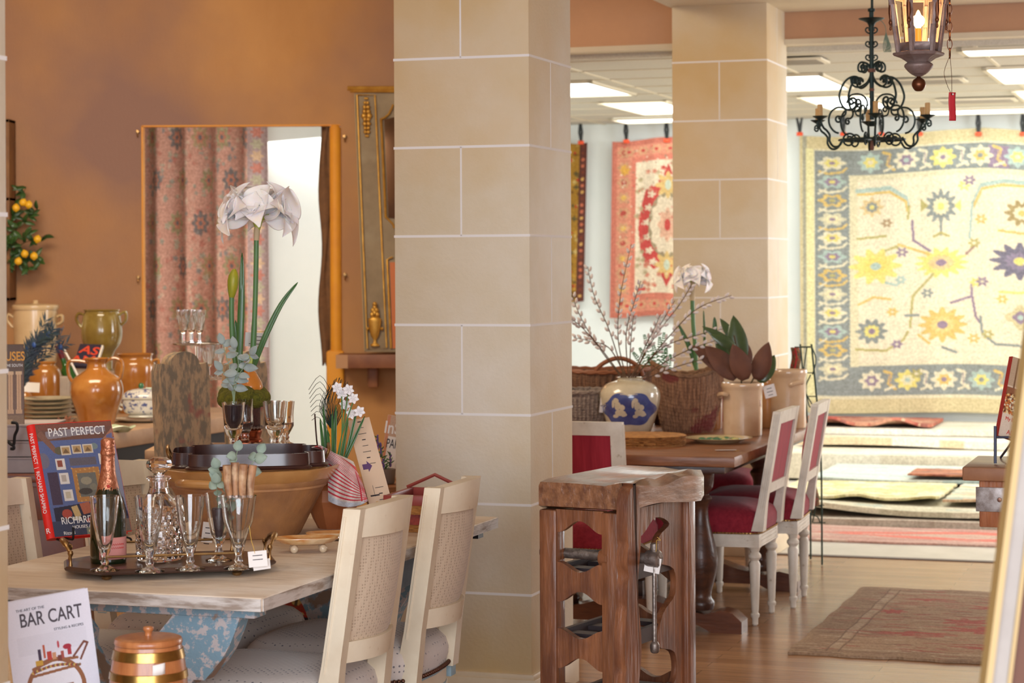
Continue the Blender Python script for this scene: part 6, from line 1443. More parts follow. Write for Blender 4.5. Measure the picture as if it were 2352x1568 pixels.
b = MB(); bl = MB(); bl.sharp = 70; tips = [(60, 430, 0), (20, 440, .1), (85, 480, -.1), (112, 540, 0), (100, 600, -.15), (75, 590, .0), (40, 520, -.2), (20, 580, -.1), (60, 540, -.25), (30, 480, 0), (70, 620, -.1)]
for x, y, dy in tips:
    e_ = P(x, y, T0.y+dy*.5)-T0; pts = spline([Vector((0, 0, .15)), Vector((0, -.03, .25)).lerp(e_, .45), e_], 5); b.tube(pts, [.004-.0025*i/len(pts) for i in range(len(pts))], 6)
    for q in range(13):
        p = pts[rn.randint(3, len(pts)-1)]; bl.leaf(p, Vector((rn.uniform(-1, 1), rn.uniform(-.8, .2), rn.uniform(-.9, .7))), Vector((rn.uniform(-.5, .5), -1, .5)), rn.uniform(.055, .085), rn.uniform(.024, .036), .2, .2, 5)
b.build('branches', t, mat('bark_brown', (84, 70, 44), rough=.8)); bl.build('foliage', t, mat('lemon_leaf', (62, 96, 44), (44, 72, 34), 8, rough=.4, coat=.2), sol=.0008)
for x, y in ((37, 477), (53, 465), (86, 549), (42, 600), (78, 588), (57, 583), (66, 470)):
    b = MB(); b.sharp = 80; b.lathe(sprof([(.001, -.026), (.006, -.023), (.019, -.012), (.022, 0), (.018, .013), (.006, .023), (.002, .026)], 3), 18); o = b.build('lemon', t, mat('lemon_yellow', (230, 176, 36), rough=.4)); o.location = P(x, y, T0.y-.13)-T0; o.rotation_euler = (rn.uniform(-.5, .5), rn.uniform(-.5, .5), 0)
# kilim cushions and rug under the table
cv = Canvas(160, 160, (150, 96, 76), 1.0)
rn = random.Random(31)
for k_ in range(900): cv.ell(rn.uniform(0, 160), rn.uniform(0, 160), rn.uniform(1, 7), rn.uniform(1, 2.5), rn.choice([(110, 50, 46), (180, 140, 110), (60, 56, 70), (170, 90, 66), (120, 90, 76)]), 4, .3)
for k_ in range(8): cv.rect(0, k_*20, 160, k_*20+3, (60, 50, 60))
flat_rug('floor_rug', 'dark red oriental rug on the floor under the bleached table', cv, -3.9, 4.2, 2.1, 3.4, 0, .010, seed=33)
def kcush(label, px, py, Y, s, rot, cvs, z=None):
    t = thing('cushion', label, 'cushion', P(px, py, Y)); t.rotation_euler = rot
    def f(u, v, sg): x, z_ = (u-.5)*2, (v-.5)*2; e = max(0, (1-abs(x)**2.6)*(1-abs(z_)**2.6)); return (x*s, -sg*.07*e**.6, -z_*s)
    cvs.mesh('front_cover', lambda u, v: f(u, v, 1), M_cloth, t)
    b = MB(); b.sharp = 80; b.grid(lambda u, v: f(u, v, -1), 14, 14); b.build('back_cover', t, mat('plain_linen', (150, 130, 110), rough=.95)); return t
cv = Canvas(100, 100, (196, 160, 96), .7); cv.rect(0, 60, 100, 100, (52, 48, 60)); cv.poly([(50, 5), (85, 35), (70, 58), (30, 58), (15, 35)], (170, 70, 56)); cv.poly([(50, 16), (70, 36), (50, 52), (30, 36)], (206, 180, 120)); cv.line([(50, 18), (50, 50)], 3, (90, 80, 60)); cv.line([(36, 32), (64, 32)], 3, (90, 80, 60)); cv.rect(0, 56, 100, 64, (180, 60, 52))
for k_ in range(9): cv.dia(6+k_*11, 60, 4, 3, (214, 190, 130)); cv.rect(4+k_*11, 72, 9+k_*11, 76, (200, 196, 206)); cv.rect(4+k_*11, 84, 9+k_*11, 88, (150, 150, 170))
t = thing('footstool', 'low grey footstool behind the bleached table holding two cushions', 'footstool', (P(722, 1400, 7.42).x, 7.42, 0), -TH)
b = MB(); b.box((0, 0, .22), (.5, .34, .08), bev=.01); b.build('seat', t, mat('grey_wool', (112, 112, 118), (96, 96, 104), 20, rough=.95))
for x in (-.21, .21):
    for y in (-.13, .13): b = MB(); b.box((x, y, .09), (.05, .05, .18)); b.build('leg', t, M_darkoak)
kcush('kilim cushion with red and gold diamond pattern seen under the table', 698, 1395, 7.33, .12, (-.25, .1, -.35), cv)
cv = Canvas(60, 60, (104, 108, 120), .6); cv.noise(6); kcush('plain blue grey cushion seen under the table beside the kilim one', 776, 1392, 7.52, .11, (-.3, -.1, -.2), cv)
# ------------------------------------------------------------ things on the trestle table
M_crack = mat('crackle_glaze', (206, 196, 172), (190, 180, 156), 14, rough=.16, coat=.8)
M_cobalt = mat('cobalt_painting', (52, 66, 124), (74, 90, 146), 20, rough=.16, coat=.8)
M_ston = mat('salt_crock', (208, 178, 146), (194, 162, 128), 7, rough=.25, coat=.7, c3=(184, 146, 108), s3=5)
def base2(px, py): return F(px, py, TZ2)
pv = base2(1448, 1002); kv = pv.y/FPX
t = thing('ginger_jar', 'round crackled jar with blue painted figures, holding willow branches', 'vase', pv)
prof = [(38, 1006), (44, 1000), (56, 970), (68, 930), (69, 905), (58, 888), (42, 880), (30, 876), (29, 872), (33, 870)]
pr = sprof(pxprof(prof, pv.y, 1006), 4); b = MB(); b.sharp = 50; b.lathe(pr+[(r-.006, z) for r, z in pr[::-1] if z > .03]+[(.001, .03)], 48); b.build('body', t, M_crack)
def rad_at(z):
    for (r0, z0), (r1, z1) in zip(pr, pr[1:]):
        if z0 <= z <= z1: return r0+(r1-r0)*(z-z0)/(z1-z0+1e-9)
    return pr[-1][0]
def on_jar(x, z, off=.0008):
    r = rad_at(z)+off; a = -PI/2+math.atan2(x, 1)*0+math.asin(max(-.98, min(.98, x/r))); return (r*math.cos(a), r*math.sin(a), z)
def decal(b, outline, n=10, off=.0008, cx0=0, cz0=0):
    """a painted patch: fan from its centre, wrapped on the jar"""
    m = len(outline); rings = []
    V = [[b.bm.verts.new(on_jar(cx0+(x-cx0)*(j/n), cz0+(z-cz0)*(j/n), off)) for x, z in outline] for j in range(1, n+1)]
    c = b.bm.verts.new(on_jar(cx0, cz0, off)); fs = []
    for i in range(m): fs.append(b.bm.faces.new((c, V[0][i], V[0][(i+1) % m])))
    for a_, c_ in zip(V, V[1:]):
        for i in range(m): fs.append(b.bm.faces.new((a_[i], c_[i], c_[(i+1) % m], a_[(i+1) % m])))
    b._fin(fs)
zj = lambda py: (1006-py)*kv
xj = lambda px: (px-1448)*kv
def leafshape(cx, cy, rx, ry, lobes, amp, n=56, ph=0): return [(xj(cx)+rx*kv*math.cos(2*PI*i/n)*(1+amp*math.cos(lobes*2*PI*i/n+ph)), zj(cy)+ry*kv*math.sin(2*PI*i/n)*(1+amp*math.cos(lobes*2*PI*i/n+ph))) for i in range(n)]
b = MB(); b.sharp = 180; decal(b, leafshape(1443, 940, 60, 38, 6, .07), 12, .0007, xj(1443), zj(940)); b.build('painted_panel', t, M_cobalt)
b = MB(); b.sharp = 180
for cx_, s in ((1418, 1), (1462, 1)):
    for dx, dy, rx, ry in ((-6, -18, 6, 6), (-2, -6, 7, 10), (8, -2, 6, 7), (4, 10, 12, 7), (-6, 18, 6, 4), (12, 14, 7, 5), (-12, -10, 3, 9)):
        decal(b, leafshape(cx_+dx, 938+dy, rx, ry, 3, .05, 20), 3, .0014, xj(cx_+dx), zj(938+dy))
decal(b, [(xj(x), zj(y)) for x, y in ((1440, 897), (1462, 906), (1440, 910), (1420, 906))], 3, .0014, xj(1441), zj(905)); b.build('painted_figures', t, M_crack)
price_tag('price_tag', 'narrow white tag hanging at the left side of the ginger jar', P(1382, 930, pv.y-.03), .018, .07, .3, .12, 2)
# willow
t = thing('pussy_willow', 'tall pussy willow branches with white catkins standing in the ginger jar', 'branches', pv+Vector((0, 0, .2))); O = t.location; W6 = lambda x, y, dy=0: P(x, y, pv.y+dy)-O
br = MB(); ck = MB(); ck.sharp = 80; rn = random.Random(6)
ways = [[(1440, 875), (1420, 780), (1425, 680), (1450, 560)], [(1436, 875), (1400, 760), (1365, 680), (1350, 612)], [(1434, 875), (1370, 790), (1330, 720), (1312, 668)], [(1436, 875), (1380, 800), (1335, 750), (1312, 733)],
        [(1444, 875), (1438, 770), (1455, 700), (1472, 645)], [(1446, 875), (1448, 800), (1452, 750), (1456, 722)], [(1450, 875), (1490, 790), (1520, 740), (1550, 690)], [(1452, 875), (1530, 780), (1600, 710), (1680, 678)],
        [(1452, 875), (1520, 800), (1600, 770), (1662, 755)], [(1455, 880), (1530, 830), (1590, 800), (1650, 780)], [(1450, 875), (1500, 780), (1560, 700), (1588, 655)], [(1456, 882), (1510, 858), (1560, 840), (1618, 824)], [(1442, 875), (1400, 800), (1350, 782), (1318, 775)], [(1446, 875), (1480, 800), (1500, 760), (1517, 722)]]
for w in ways:
    dd = rn.uniform(-.10, .10); pts = spline([W6(x, y, dd*i/3) for i, (x, y) in enumerate(w)], 8); n = len(pts); br.tube(pts, [.0032-.0018*i/n for i in range(n)], 6)
    L_ = sum((pts[i+1]-pts[i]).length for i in range(n-1)); m = max(4, int(L_/.030))
    for q in range(m):
        f = .32+.68*q/m; i = min(n-2, int(f*(n-1))); tn = (pts[i+1]-pts[i]).normalized(); s = tn.cross(Vector((0, 1, 0)))*(1 if q % 2 else -1)+Vector((0, rn.uniform(-.4, .4), 0))
        dr = (tn*.9+s*.45).normalized(); p = pts[i]+s*.004; ck.lathe([(.001, 0), (.0062, .006), (.007, .013), (.005, .022), (.0012, .027)], 8, p, dr.to_track_quat('Z', 'Y').to_matrix())
br.build('branches', t, mat('willow_bark', (88, 62, 48), (110, 84, 56), 20, rough=.7)); ck_ = ck.build('catkins', t, mat('catkin', (206, 192, 186), (226, 218, 214), 60, rough=.9, sheen=.4)); ck_['kind'] = 'stuff'
# rattan tray and plate
M_ratt = mat('rattan', (206, 152, 92), (156, 106, 60), 40, stretch=(1, 1, 3), rough=.6, bump=.8, bscale=60)
p = base2(1505, 1024); p.y += .04; t = thing('rattan_tray', 'round rattan tray under and right of the ginger jar', 'tray', Vector((P(1480, 1024, p.y).x, p.y+.03, TZ2))); b = MB(); r = .185
pv_z = None
for q in range(6): b.lathe([(r-.004, .002+q*.0075), (r+.0035+.001*(q % 2), .006+q*.0075), (r-.004, .0098+q*.0075)], 96, squash=.9, fn=lambda a, z, q=q: 1+.006*math.sin(60*a+q*PI))
b.lathe([(.001, .0), (r, .0), (r, .006), (.001, .005)], 60, squash=.9); b.build('weave', t, M_ratt)
p = base2(1655, 1020); t = thing('plate', 'cream plate with green leaf relief near the front corner of the oak table', 'plate', Vector((p.x, p.y+.10, TZ2))); b = MB(); b.sharp = 50
b.lathe(sprof([(.08, 0), (.095, .004), (.125, .016), (.15, .021), (.148, .024), (.10, .013), (.001, .010)], 2), 56); b.build('dish', t, mat('cream_plate', (222, 206, 164), (206, 188, 142), 8, rough=.2, coat=.6))
b = MB(); b.sharp = 80; rn = random.Random(3)
for q in range(22): a = rn.uniform(0, 2*PI); rr_ = rn.uniform(.02, .095); b.ball((rr_*math.cos(a), rr_*math.sin(a)*.8, .017), rn.uniform(.010, .020), 8, (1, .8, .35))
b.build('leaf_relief', t, mat('green_relief', (52, 120, 84), (196, 190, 120), 20, rough=.2, coat=.7, lo=.5, hi=.6))
p = base2(1668, 1036); t = price_tag('price_tag', 'pointed paper tag with red string lying at the table edge', Vector((p.x, p.y+.02, TZ2+.004)), .09, .03, .05, 0, 0, [(.03, -.005, .0), (.05, -.003, .015), (.06, -.004, .0)]); t.rotation_euler = (PI/2-.05, 0, .05)
# baskets
def basket(name, label, px, Y, z, rb, rt, H, mt, mt2, waves, handle=None, seg=210, squash=1, rows=16, dip=0, loc=None, wall=.004, rz=0):
    base = Vector((P(px, 900, Y).x, Y, z)) if loc is None else loc; t = thing(name, label, 'basket', base, rz); b = MB(); b.sharp = 70; rings = []
    def R(f): return rb+(rt-rb)*math.sin(f*PI*.5)**.8
    n = rows*4
    for i in range(n+1):
        f = i/n; ring = []
        for j in range(seg):
            a = 2*PI*j/seg; topz = H*(1+dip*math.cos(2*a)); r = R(f)+.0038*math.cos(a*52)+.0012*math.cos(i*PI/2)+.002*math.sin(a*7+f*5)
            ring.append((r*math.cos(a), squash*r*math.sin(a), topz*f+.0015*math.sin(7*a+i)))
        rings.append(ring)
    inner = [[(x*.95, y*.95, zz_) for x, y, zz_ in r] for r in rings[::-1]]
    b.ring_surface(rings+inner); b.m(mt); b.mi = 0; b.build('weave', t, mt)
    b = MB()
    for w in range(2): b.tube([(R(1)*1.01*math.cos(2*PI*j/60), squash*R(1)*1.01*math.sin(2*PI*j/60), H*(1+dip*math.cos(4*PI*j/60))+.005*math.sin(j*1.3+w*PI)+.004) for j in range(61)], .008, 7)
    b.build('rim', t, mt2)
    if handle: b = MB(); b.tube(spline([Vector(q) for q in handle], 6), .011, 8); b.build('handle', t, mt2)
    return t
M_wk = mat('brown_wicker', (172, 126, 92), (116, 80, 58), 26, stretch=(4, 4, .5), rough=.7, bump=.8, bscale=70, c3=(122, 56, 48), s3=7, lo3=.56, hi3=.62)
M_wk2 = mat('dark_wicker', (144, 104, 76), (100, 70, 54), 30, stretch=(4, 4, .5), rough=.75, bump=.8, bscale=70)
M_gk = mat('grey_rope_weave', (160, 144, 132), (116, 102, 94), 24, stretch=(2, 2, 3), rough=.85, bump=1, bscale=40)
basket('wicker_basket', 'deep brown wicker basket with reddish bands right behind the ginger jar', 1580, 10.50, TZ2, .115, .172, .30, M_wk, mat('basket_rim', (150, 112, 80), (110, 78, 54), 30, rough=.7), 0, None, squash=.85, dip=.10)
basket('wicker_basket', 'grey rope basket behind the striped crimson chair', 1340, 10.42, TZ2, .13, .17, .20, M_gk, M_gk, 0, None, squash=.9)
basket('wicker_basket', 'wide shallow dark basket with hoop handle at the back of the table', 1385, 10.92, TZ2+.11, .20, .25, .17, M_wk2, mat('bent_cane', (140, 84, 52), rough=.5), 0, [(-.06, -.16, .10), (-.03, -.17, .19), (.07, -.175, .235), (.17, -.16, .19), (.20, -.14, .10)], squash=.85, dip=.05)
t = thing('basket_crate', 'low dark crate under the wide shallow basket', 'crate', Vector((P(1385, 900, 10.92).x, 10.92, TZ2)), -TH); b = MB(); b.box((0, 0, .055), (.36, .28, .11), bev=.004); b.build('box', t, M_darkoak)
t = thing('fern', 'small green fern behind the wicker baskets', 'plant', Vector((P(1520, 850, 11.0).x, 10.98, TZ2))); O = t.location; b = MB(); b.lathe([(.04, 0), (.05, .08), (.045, .08), (.001, .07)], 20); b.build('pot', t, M_darkoak); b = MB(); rn = random.Random(8)
for tip in ((1480, 770), (1515, 775), (1530, 800), (1470, 800), (1500, 790), (1455, 810), (1525, 765), (1490, 820), (1540, 815)):
    e_ = P(tip[0], tip[1], 10.98+rn.uniform(-.06, .05))-O; pts = spline([Vector((0, 0, .08)), e_*.6+Vector((0, 0, .06)), e_], 9)
    for i in range(2, len(pts)):
        tn = (pts[i]-pts[i-1]).normalized(); sd = tn.cross(Vector((0, -1, 0))).normalized(); s = .034*(1-i/len(pts))+.006
        for sg in (-1, 1): b.leaf(pts[i], sd*sg+tn*.4, (0, -1, .3), s, .008, .1, 0, 3)
b.build('fronds', t, mat('fern_green', (58, 116, 56), (44, 96, 48), 20, rough=.6))
# crocks
def crock(label, px, pyb, w, h, ears=(), dy=0, mt=M_ston, z=TZ2, hole=True):
    p = F(px, pyb, z); p.y += dy; Y = p.y; p.x = P(px, pyb, Y).x; k = Y/FPX; r = w*k; H = h*k; t = thing('crock', label, 'crock', p, group='stoneware crocks on the oak table'); b = MB(); b.sharp = 40
    b.lathe([(r*.93, 0), (r*.97, .004), (r*.985, H*.5), (r*.985, H*.86), (r*1.0, H*.87), (r*1.02, H*.90), (r*1.07, H*.93), (r*1.07, H*.975), (r*1.03, H), (r*.98, H*.99), (r*.92, H*.9), (r*.9, .02), (.001, .016)], 48); b.build('body', t, mt)
    for a in ears:
        c, s = math.cos(a), math.sin(a); b = MB(); b.tube(spline([(c*r*.99-s*.03, s*r*.99+c*.03, H*.78), (c*r*1.16-s*.028, s*r*1.16+c*.028, H*.80), (c*r*1.2, s*r*1.2, H*.79), (c*r*1.16+s*.028, s*r*1.16-c*.028, H*.76), (c*r*.99+s*.03, s*r*.99-c*.03, H*.74)], 3), .011, 8); b.build('ear_handle', t, mt)
    return t, p, r, H
tc, pc, rc, hc = crock('cream crock holding magnolia leaves near the front of the oak table', 1706, 1000, 46, 122, (PI+.35,))
crock('tall cream crock at the right rear of the oak table', 1811, 982, 41, 134, (-1.25,), .0)
crock('narrow honey coloured crock behind the magnolia crock', 1762, 985, 20, 108, (), .12, mat('honey_crock', (204, 150, 96), (188, 132, 80), 6, rough=.25, coat=.6))
crock('orange brown crock between the wicker basket and the magnolia crock', 1630, 990, 30, 112, (), .18, mat('tan_crock', (190, 130, 76), (170, 110, 60), 6, rough=.35, coat=.5))
price_tag('price_tag', 'white printed tag hanging on the narrow honey crock', P(1768, 898, 10.3), .056, .060, .1, -.25, 3)
b = MB(); b.grid(lambda u, v: (rc*1.0*math.cos(-.62+u*.1)*.99, rc*1.0*math.sin(-.62+u*.1)*.99, hc*(.56+.12*v)), 3, 2); o = b.build('price_sticker', tc, mat('pink_sticker', (226, 196, 186)), sol=.001)
M_magb = mat('magnolia_back', (112, 70, 50), (92, 56, 42), 10, rough=.7); M_magg = mat('magnolia_green', (74, 92, 56), (56, 74, 44), 8, rough=.3, coat=.3)
t = thing('magnolia_leaves', 'large brown and green magnolia leaves standing in the front cream crock', 'foliage', pc+Vector((0, 0, hc*.75))); O = t.location; Mg = lambda x, y, dy=0: P(x, y, pc.y+dy)-O
for (x0, y0), (x1, y1), w, m_, dy, ny_ in (((1712, 872), (1688, 800), .062, M_magb, -.03, .1), ((1738, 872), (1762, 795), .056, M_magb, -.02, -.3), ((1745, 878), (1775, 820), .05, M_magg, .02, -.6), ((1700, 840), (1688, 736), .060, M_magg, .0, .1), ((1690, 870), (1630, 800), .066, M_magb, .0, .8), ((1685, 860), (1650, 770), .05, M_magg, .03, .5), ((1702, 850), (1715, 790), .05, M_magb, .05, 0), ((1672, 860), (1600, 795), .05, M_magb, .04, 1.2), ((1690, 800), (1640, 770), .035, M_magg, -.03, 1.0), ((1690, 800), (1625, 752), .03, M_magg, -.02, 1.4), ((1690, 790), (1660, 735), .03, M_magg, .02, .8)):
    a_, e_ = Mg(x0, y0, dy), Mg(x1, y1, dy*2); b = MB(); b.sharp = 80; b.leaf(a_, e_-a_, Vector((ny_*.4, -1, .2)), (e_-a_).length*1.12, w*1.65, .12, .2, 10); b.build('leaf', t, m_, sol=.0012)
b = MB(); b.tube(spline([Mg(1705, 900), Mg(1700, 850), Mg(1690, 790), Mg(1686, 770)], 4), .004, 7); b.tube(spline([Mg(1715, 900), Mg(1735, 860)], 3), .004, 7); b.build('stem', t, mat('bark_brown', (84, 70, 44)))
# second amaryllis
pa = Vector((P(1600, 900, 10.85).x+.0, 10.85, TZ2)); t = thing('potted_amaryllis', 'white amaryllis rising behind the wicker basket in front of the back pillar', 'plant', pa); O = pa; A2 = lambda x, y, dy=0: P(x, y, 10.85+dy)-O
b = MB(); b.lathe([(.05, 0), (.06, .1), (.055, .1), (.001, .09)], 24); b.build('pot', t, M_darkoak)
b = MB(); b.tube(spline([A2(1600, 880), A2(1597, 800), A2(1592, 740), A2(1590, 672)], 5), .0105, 12); b.build('flower_stalk', t, M_stalk)
b = MB(); b.tube([A2(1590, 690), A2(1590, 668), A2(1592, 640)], [.013, .0135, .010], 12); b.build('spathe', t, mat('spathe', (196, 176, 140)))
flower_head(t, A2(1592, 646), .088, 23, M_petal)
for pts, w in (([A2(1602, 855), A2(1585, 800), A2(1556, 740)], .013), ([A2(1618, 800), A2(1618, 760), A2(1616, 712)], .006), ([A2(1640, 770), A2(1642, 750), A2(1641, 728)], .012)): b = MB(); strap(b, pts, w); b.build('leaf', t, M_strap, sol=.002)
# thing hanging on the green rack
M_gw = mat('green_iron', (48, 66, 56), rough=.5, metal=.3)
Yr = 11.3; t = thing('folding_rack', 'tall green wire rack standing behind the crimson chairs', 'rack', Vector((P(1876, 1240, Yr).x, Yr, 0))); O = t.location; Rk = lambda x, y, dy=0: P(x, y, Yr+dy)-O
fl_ = F(1886, 1240, 0).y
b = MB(); r_ = .005
for dy, sx in ((-.0, 0), (.22, -26)):
    b.tube([Rk(1864+sx, 790, dy), Rk(1884+sx, 1000, dy), Rk(1887+sx, 1100, dy), Vector((Rk(1888+sx, 1240, dy).x, dy, .004))], r_, 7)
for y in (796, 856, 910, 975, 1040, 1100, 1160, 1200):
    x = 1864+(y-790)*.075; b.tube([Rk(x, y, 0), Rk(x-26, y, .22)], r_*.7, 6)
b.tube([Rk(1825, 797), Rk(1862, 797)], r_*.8, 6)
for y0, y1, s in ((790, 860, 1), (860, 930, -1), (960, 1040, 1), (1100, 1200, 1)): b.tube(spline([Rk(1862, y0), Rk(1862+12*s, (y0+y1)/2), Rk(1866, y1)], 4), r_*.7, 6)
b.tube([Rk(1855, 1160), Rk(1888, 1162)], r_*.8, 6); b.tube(spline([Rk(1855, 1180), Rk(1876, 1185), Rk(1884, 1200)], 4), r_*.7, 6); b.tube(spline([Rk(1854, 795, .0), Rk(1846, 860), Rk(1858, 930), Rk(1866, 930)], 4), r_*.7, 6)
b.build('frame', t, M_gw)
cv = Canvas(30, 100, (120, 84, 56), 1); rn = random.Random(2)
for k_ in range(160): cv.ell(rn.uniform(0, 30), rn.uniform(0, 100), 2.5, 2, rn.choice([(96, 60, 44), (160, 60, 52), (70, 80, 66), (150, 116, 76)]))
cv.rect(12, 0, 16, 100, (186, 54, 58))
for (xa, ya, xb, yb_), lb in (((1815, 798, 1842, 905), 'folded dark patterned rug hanging on the rack beside the pillar'), ((1858, 1050, 1879, 1160), 'brown folded textile hanging low on the green rack behind the chair')):
    t2 = thing('folded_rug', lb, 'textile', Rk(xa, ya, -.01)+O); O2 = t2.location.copy()
    a_, c_ = P(xa, ya, Yr-.012)-O2, P(xb, yb_, Yr-.012)-O2
    cv.mesh('cloth', lambda u, v, a_=a_, c_=c_: (a_.x+(c_.x-a_.x)*u*(.75+.25*v)+.006*math.sin(v*9), -.01-.02*math.sin(PI*u)-.01*v, a_.z+(c_.z-a_.z)*v), M_cloth, t2, .008)

# ------------------------------------------------------------ chandelier
M_ch = mat('verdigris_iron', (44, 62, 58), (34, 46, 46), 20, rough=.5, metal=.5); M_candle = mat('wax_sleeve', (206, 168, 112), (190, 150, 96), 20, rough=.6)
YC = 9.6; kc = YC/FPX
t = thing('chandelier', 'dark green scrolled iron chandelier with six candle sleeves', 'chandelier', P(2003, 332, YC)); O = t.location; t['label'] = 'dark green scrolled iron chandelier with six candle sleeves hanging near the pale wall rug'
def S(x, y): return (x*kc, -y*kc)            # pixel offsets from the axis (x) and from y=332 upward
def axis(y): return (332-y)*kc
b = MB(); b.tube([(0, 0, axis(275)), (0, 0, axis(20))], .010, 10); b.lathe([(.012, axis(290)), (.02, axis(284)), (.012, axis(278))], 14); b.lathe(sprof([(.012, axis(62)), (.02, axis(52)), (.055, axis(44)), (.05, axis(42)), (.004, axis(43))], 2), 24)
b.lathe([(.004, axis(18)), (.016, axis(20)), (.016, axis(26)), (.008, axis(28))], 12); b.build('stem', t, M_ch)
b = MB(); b.sharp = 70; b.ball((0, 0, axis(206)), .012, 10); b.lathe([(.016, axis(166)), (.018, axis(163)), (.016, axis(158))], 12); b.build('rosette', t, mat('rusty_iron', (110, 72, 56), rough=.6))
def scroll(pts, r, ang, name='scroll', sp=6):
    """pts: (radius px, py) drawn in a vertical plane through the stem, turned by ang"""
    c, s = math.cos(ang), math.sin(ang); b = MB(); b.tube(spline([(x*kc*c, x*kc*s, axis(y)) for x, y in pts], sp), r, 8); b.build(name, t, M_ch)
def spiral(cx, cy, r0, a0, turns, sgn, n=12, k=.75):
    return [(cx+r0*(1-k*i/n)*math.cos(a0+sgn*2*PI*turns*i/n), cy-r0*(1-k*i/n)*math.sin(a0+sgn*2*PI*turns*i/n)) for i in range(n+1)]
A0 = .10
for i in range(2):
    a = A0+i*PI
    for y in (68, 100, 131): scroll([(0, y+8), (4, y+9)]+spiral(8, y, 7, -1.4, .9, 1, 8), .0035, a)
up_sc = spiral(22, 155, 11, -.6, -1.0, 1, 10)[::-1]+[(31, 150), (24, 143), (12, 146), (4, 158), (3, 172), (10, 188), (24, 198), (36, 200), (46, 194), (49, 182)]+spiral(41, 184, 8, .2, 1.0, 1, 9)
outer = spiral(38, 187, 10, 3.0, .9, -1, 8)[::-1]+[(30, 180), (40, 176), (54, 180), (66, 192), (74, 210), (76, 225), (70, 242), (60, 251), (48, 252), (38, 244)]+spiral(46, 234, 11, 3.6, 1.1, -1, 10)
inner = [(10, 244), (12, 230), (22, 219), (36, 216), (50, 220), (58, 234)]+spiral(50, 236, 9, 0, 1.0, 1, 8)
mid = [(12, 240), (14, 256), (24, 266), (36, 264), (40, 252)]+spiral(32, 252, 8, .3, 1.0, 1, 8)
low = spiral(78, 275, 8, 1.2, 1.0, -1, 8)[::-1]+[(70, 268), (62, 262), (62, 252), (70, 247), (84, 248), (96, 258), (101, 274), (98, 290), (88, 302), (78, 306)]
botm = [(40, 334), (50, 340), (60, 338), (72, 328), (80, 314)]+spiral(86, 302, 7, 3.5, .8, -1, 6)
circ = [(40, 322)]+spiral(54, 322, 17, PI, 1.35, -1, 16, .55)
for i in range(3):
    for sg in (0, 1):
        a = A0+i*PI/3+sg*PI
        if i == 0 or i == 2: scroll(up_sc, .0045, a); scroll(outer, .005, a)
        if i == 0: scroll(inner, .0042, a); scroll(mid, .004, a)
        scroll(low, .0045, a); scroll(circ, .0042, a); scroll([(0, 321), (70, 321)], .004, a, 'crossbar', 1)
for i in range(6):
    a = A0+.32+i*PI/3; c, s = math.cos(a), math.sin(a)
    arm = [(76, 318), (88, 336), (104, 338), (114, 326), (114, 312), (122, 302), (130, 296), (137, 284), (139, 277)]
    scroll(arm, .005, a, 'arm'); scroll([(139, 280), (146, 284)]+spiral(142, 291, 6, .6, 1.0, -1, 8), .004, a, 'arm_curl')
    p = Vector((139*kc*c, 139*kc*s, axis(276)))
    b = MB(); b.lathe(sprof([(.003, -.012), (.010, -.004), (.030, .008), (.034, .012), (.030, .011), (.004, .006)], 2), 22, p); b.build('drip_pan', t, M_ch)
    b = MB(); b.lathe([(.0115, .006), (.0115, .062), (.009, .064), (.001, .064)], 14, p); b.build('candle_sleeve', t, M_candle)
b = MB(); b.tube([(math.cos(2*PI*i/36)*75*kc, math.sin(2*PI*i/36)*75*kc, axis(321)) for i in range(37)], .0045, 7); b.build('ring', t, M_ch)
b = MB(); b.lathe([(.006, axis(345)), (.010, axis(340)), (.008, axis(332)), (.006, axis(318))], 12); b.build('finial', t, mat('rusty_iron', (110, 72, 56)))
t2 = thing('wire_bundle', 'loop of pale wire hanging beside the top of the chandelier', 'wire', P(2035, 75, YC)); b = MB(); O2 = t2.location
for q in range(5): b.tube(spline([(0, 0, 0), (-.012+.006*q, .004*q, -.05), (-.008+.007*q, 0, -.085), (.004+.004*q, 0, -.06), (0, 0, 0)], 4), .0016, 5)
b.tube(spline([(0, 0, 0), (-.004, 0, .03), (-.025, 0, .055), (-.055, 0, .058)], 4), .0016, 5); b.build('loops', t2, mat('pale_wire', (120, 140, 120), rough=.5))
t3 = thing('chandelier_chain', 'iron rod carrying the chandelier from the soffit', 'rod', P(2003, 20, YC)); b = MB(); z_ = 2.95-P(2003, 20, YC).z; b.tube([(0, 0, 0), (0, 0, z_)], .006, 8); b.build('rod', t3, M_ch); b = MB(); b.lathe([(.05, z_), (.045, z_-.015), (.01, z_-.03)], 20); b.build('canopy', t3, M_ch)

# ------------------------------------------------------------ lantern
YL_ = 6.9; kl = YL_/FPX; M_lt = mat('aged_tin', (150, 132, 128), (116, 94, 86), 14, rough=.55, metal=.45, bump=.3, c3=(150, 138, 134), s3=12)
M_rust = mat('brown_bronze', (112, 66, 40), (84, 50, 34), 10, rough=.35, metal=.7)
t = thing('lantern', 'hexagonal aged metal lantern with lit candle bulb hanging at upper right', 'lantern', P(2110, 125, YL_)); O = t.location
zz_ = lambda py: (125-py)*kl
b = MB(); b.sharp = 20
def hexr(r, z, n=6, ph=0): return [(r*kl*math.cos(2*PI*i/n+ph), r*kl*math.sin(2*PI*i/n+ph), zz_(z)) for i in range(n)]
b.ring_surface([hexr(20, 150), hexr(28, 142), hexr(40, 134), hexr(57, 128), hexr(60, 124), hexr(58, 121), hexr(50, 122), hexr(48, 119)]); b.build('base', t, M_lt)
b = MB(); b.lathe(sprof([(6*kl, zz_(176)), (20*kl, zz_(168)), (31*kl, zz_(156)), (33*kl, zz_(150)), (30*kl, zz_(146)), (20*kl, zz_(140))], 3), 24); b.build('cup', t, M_lt)
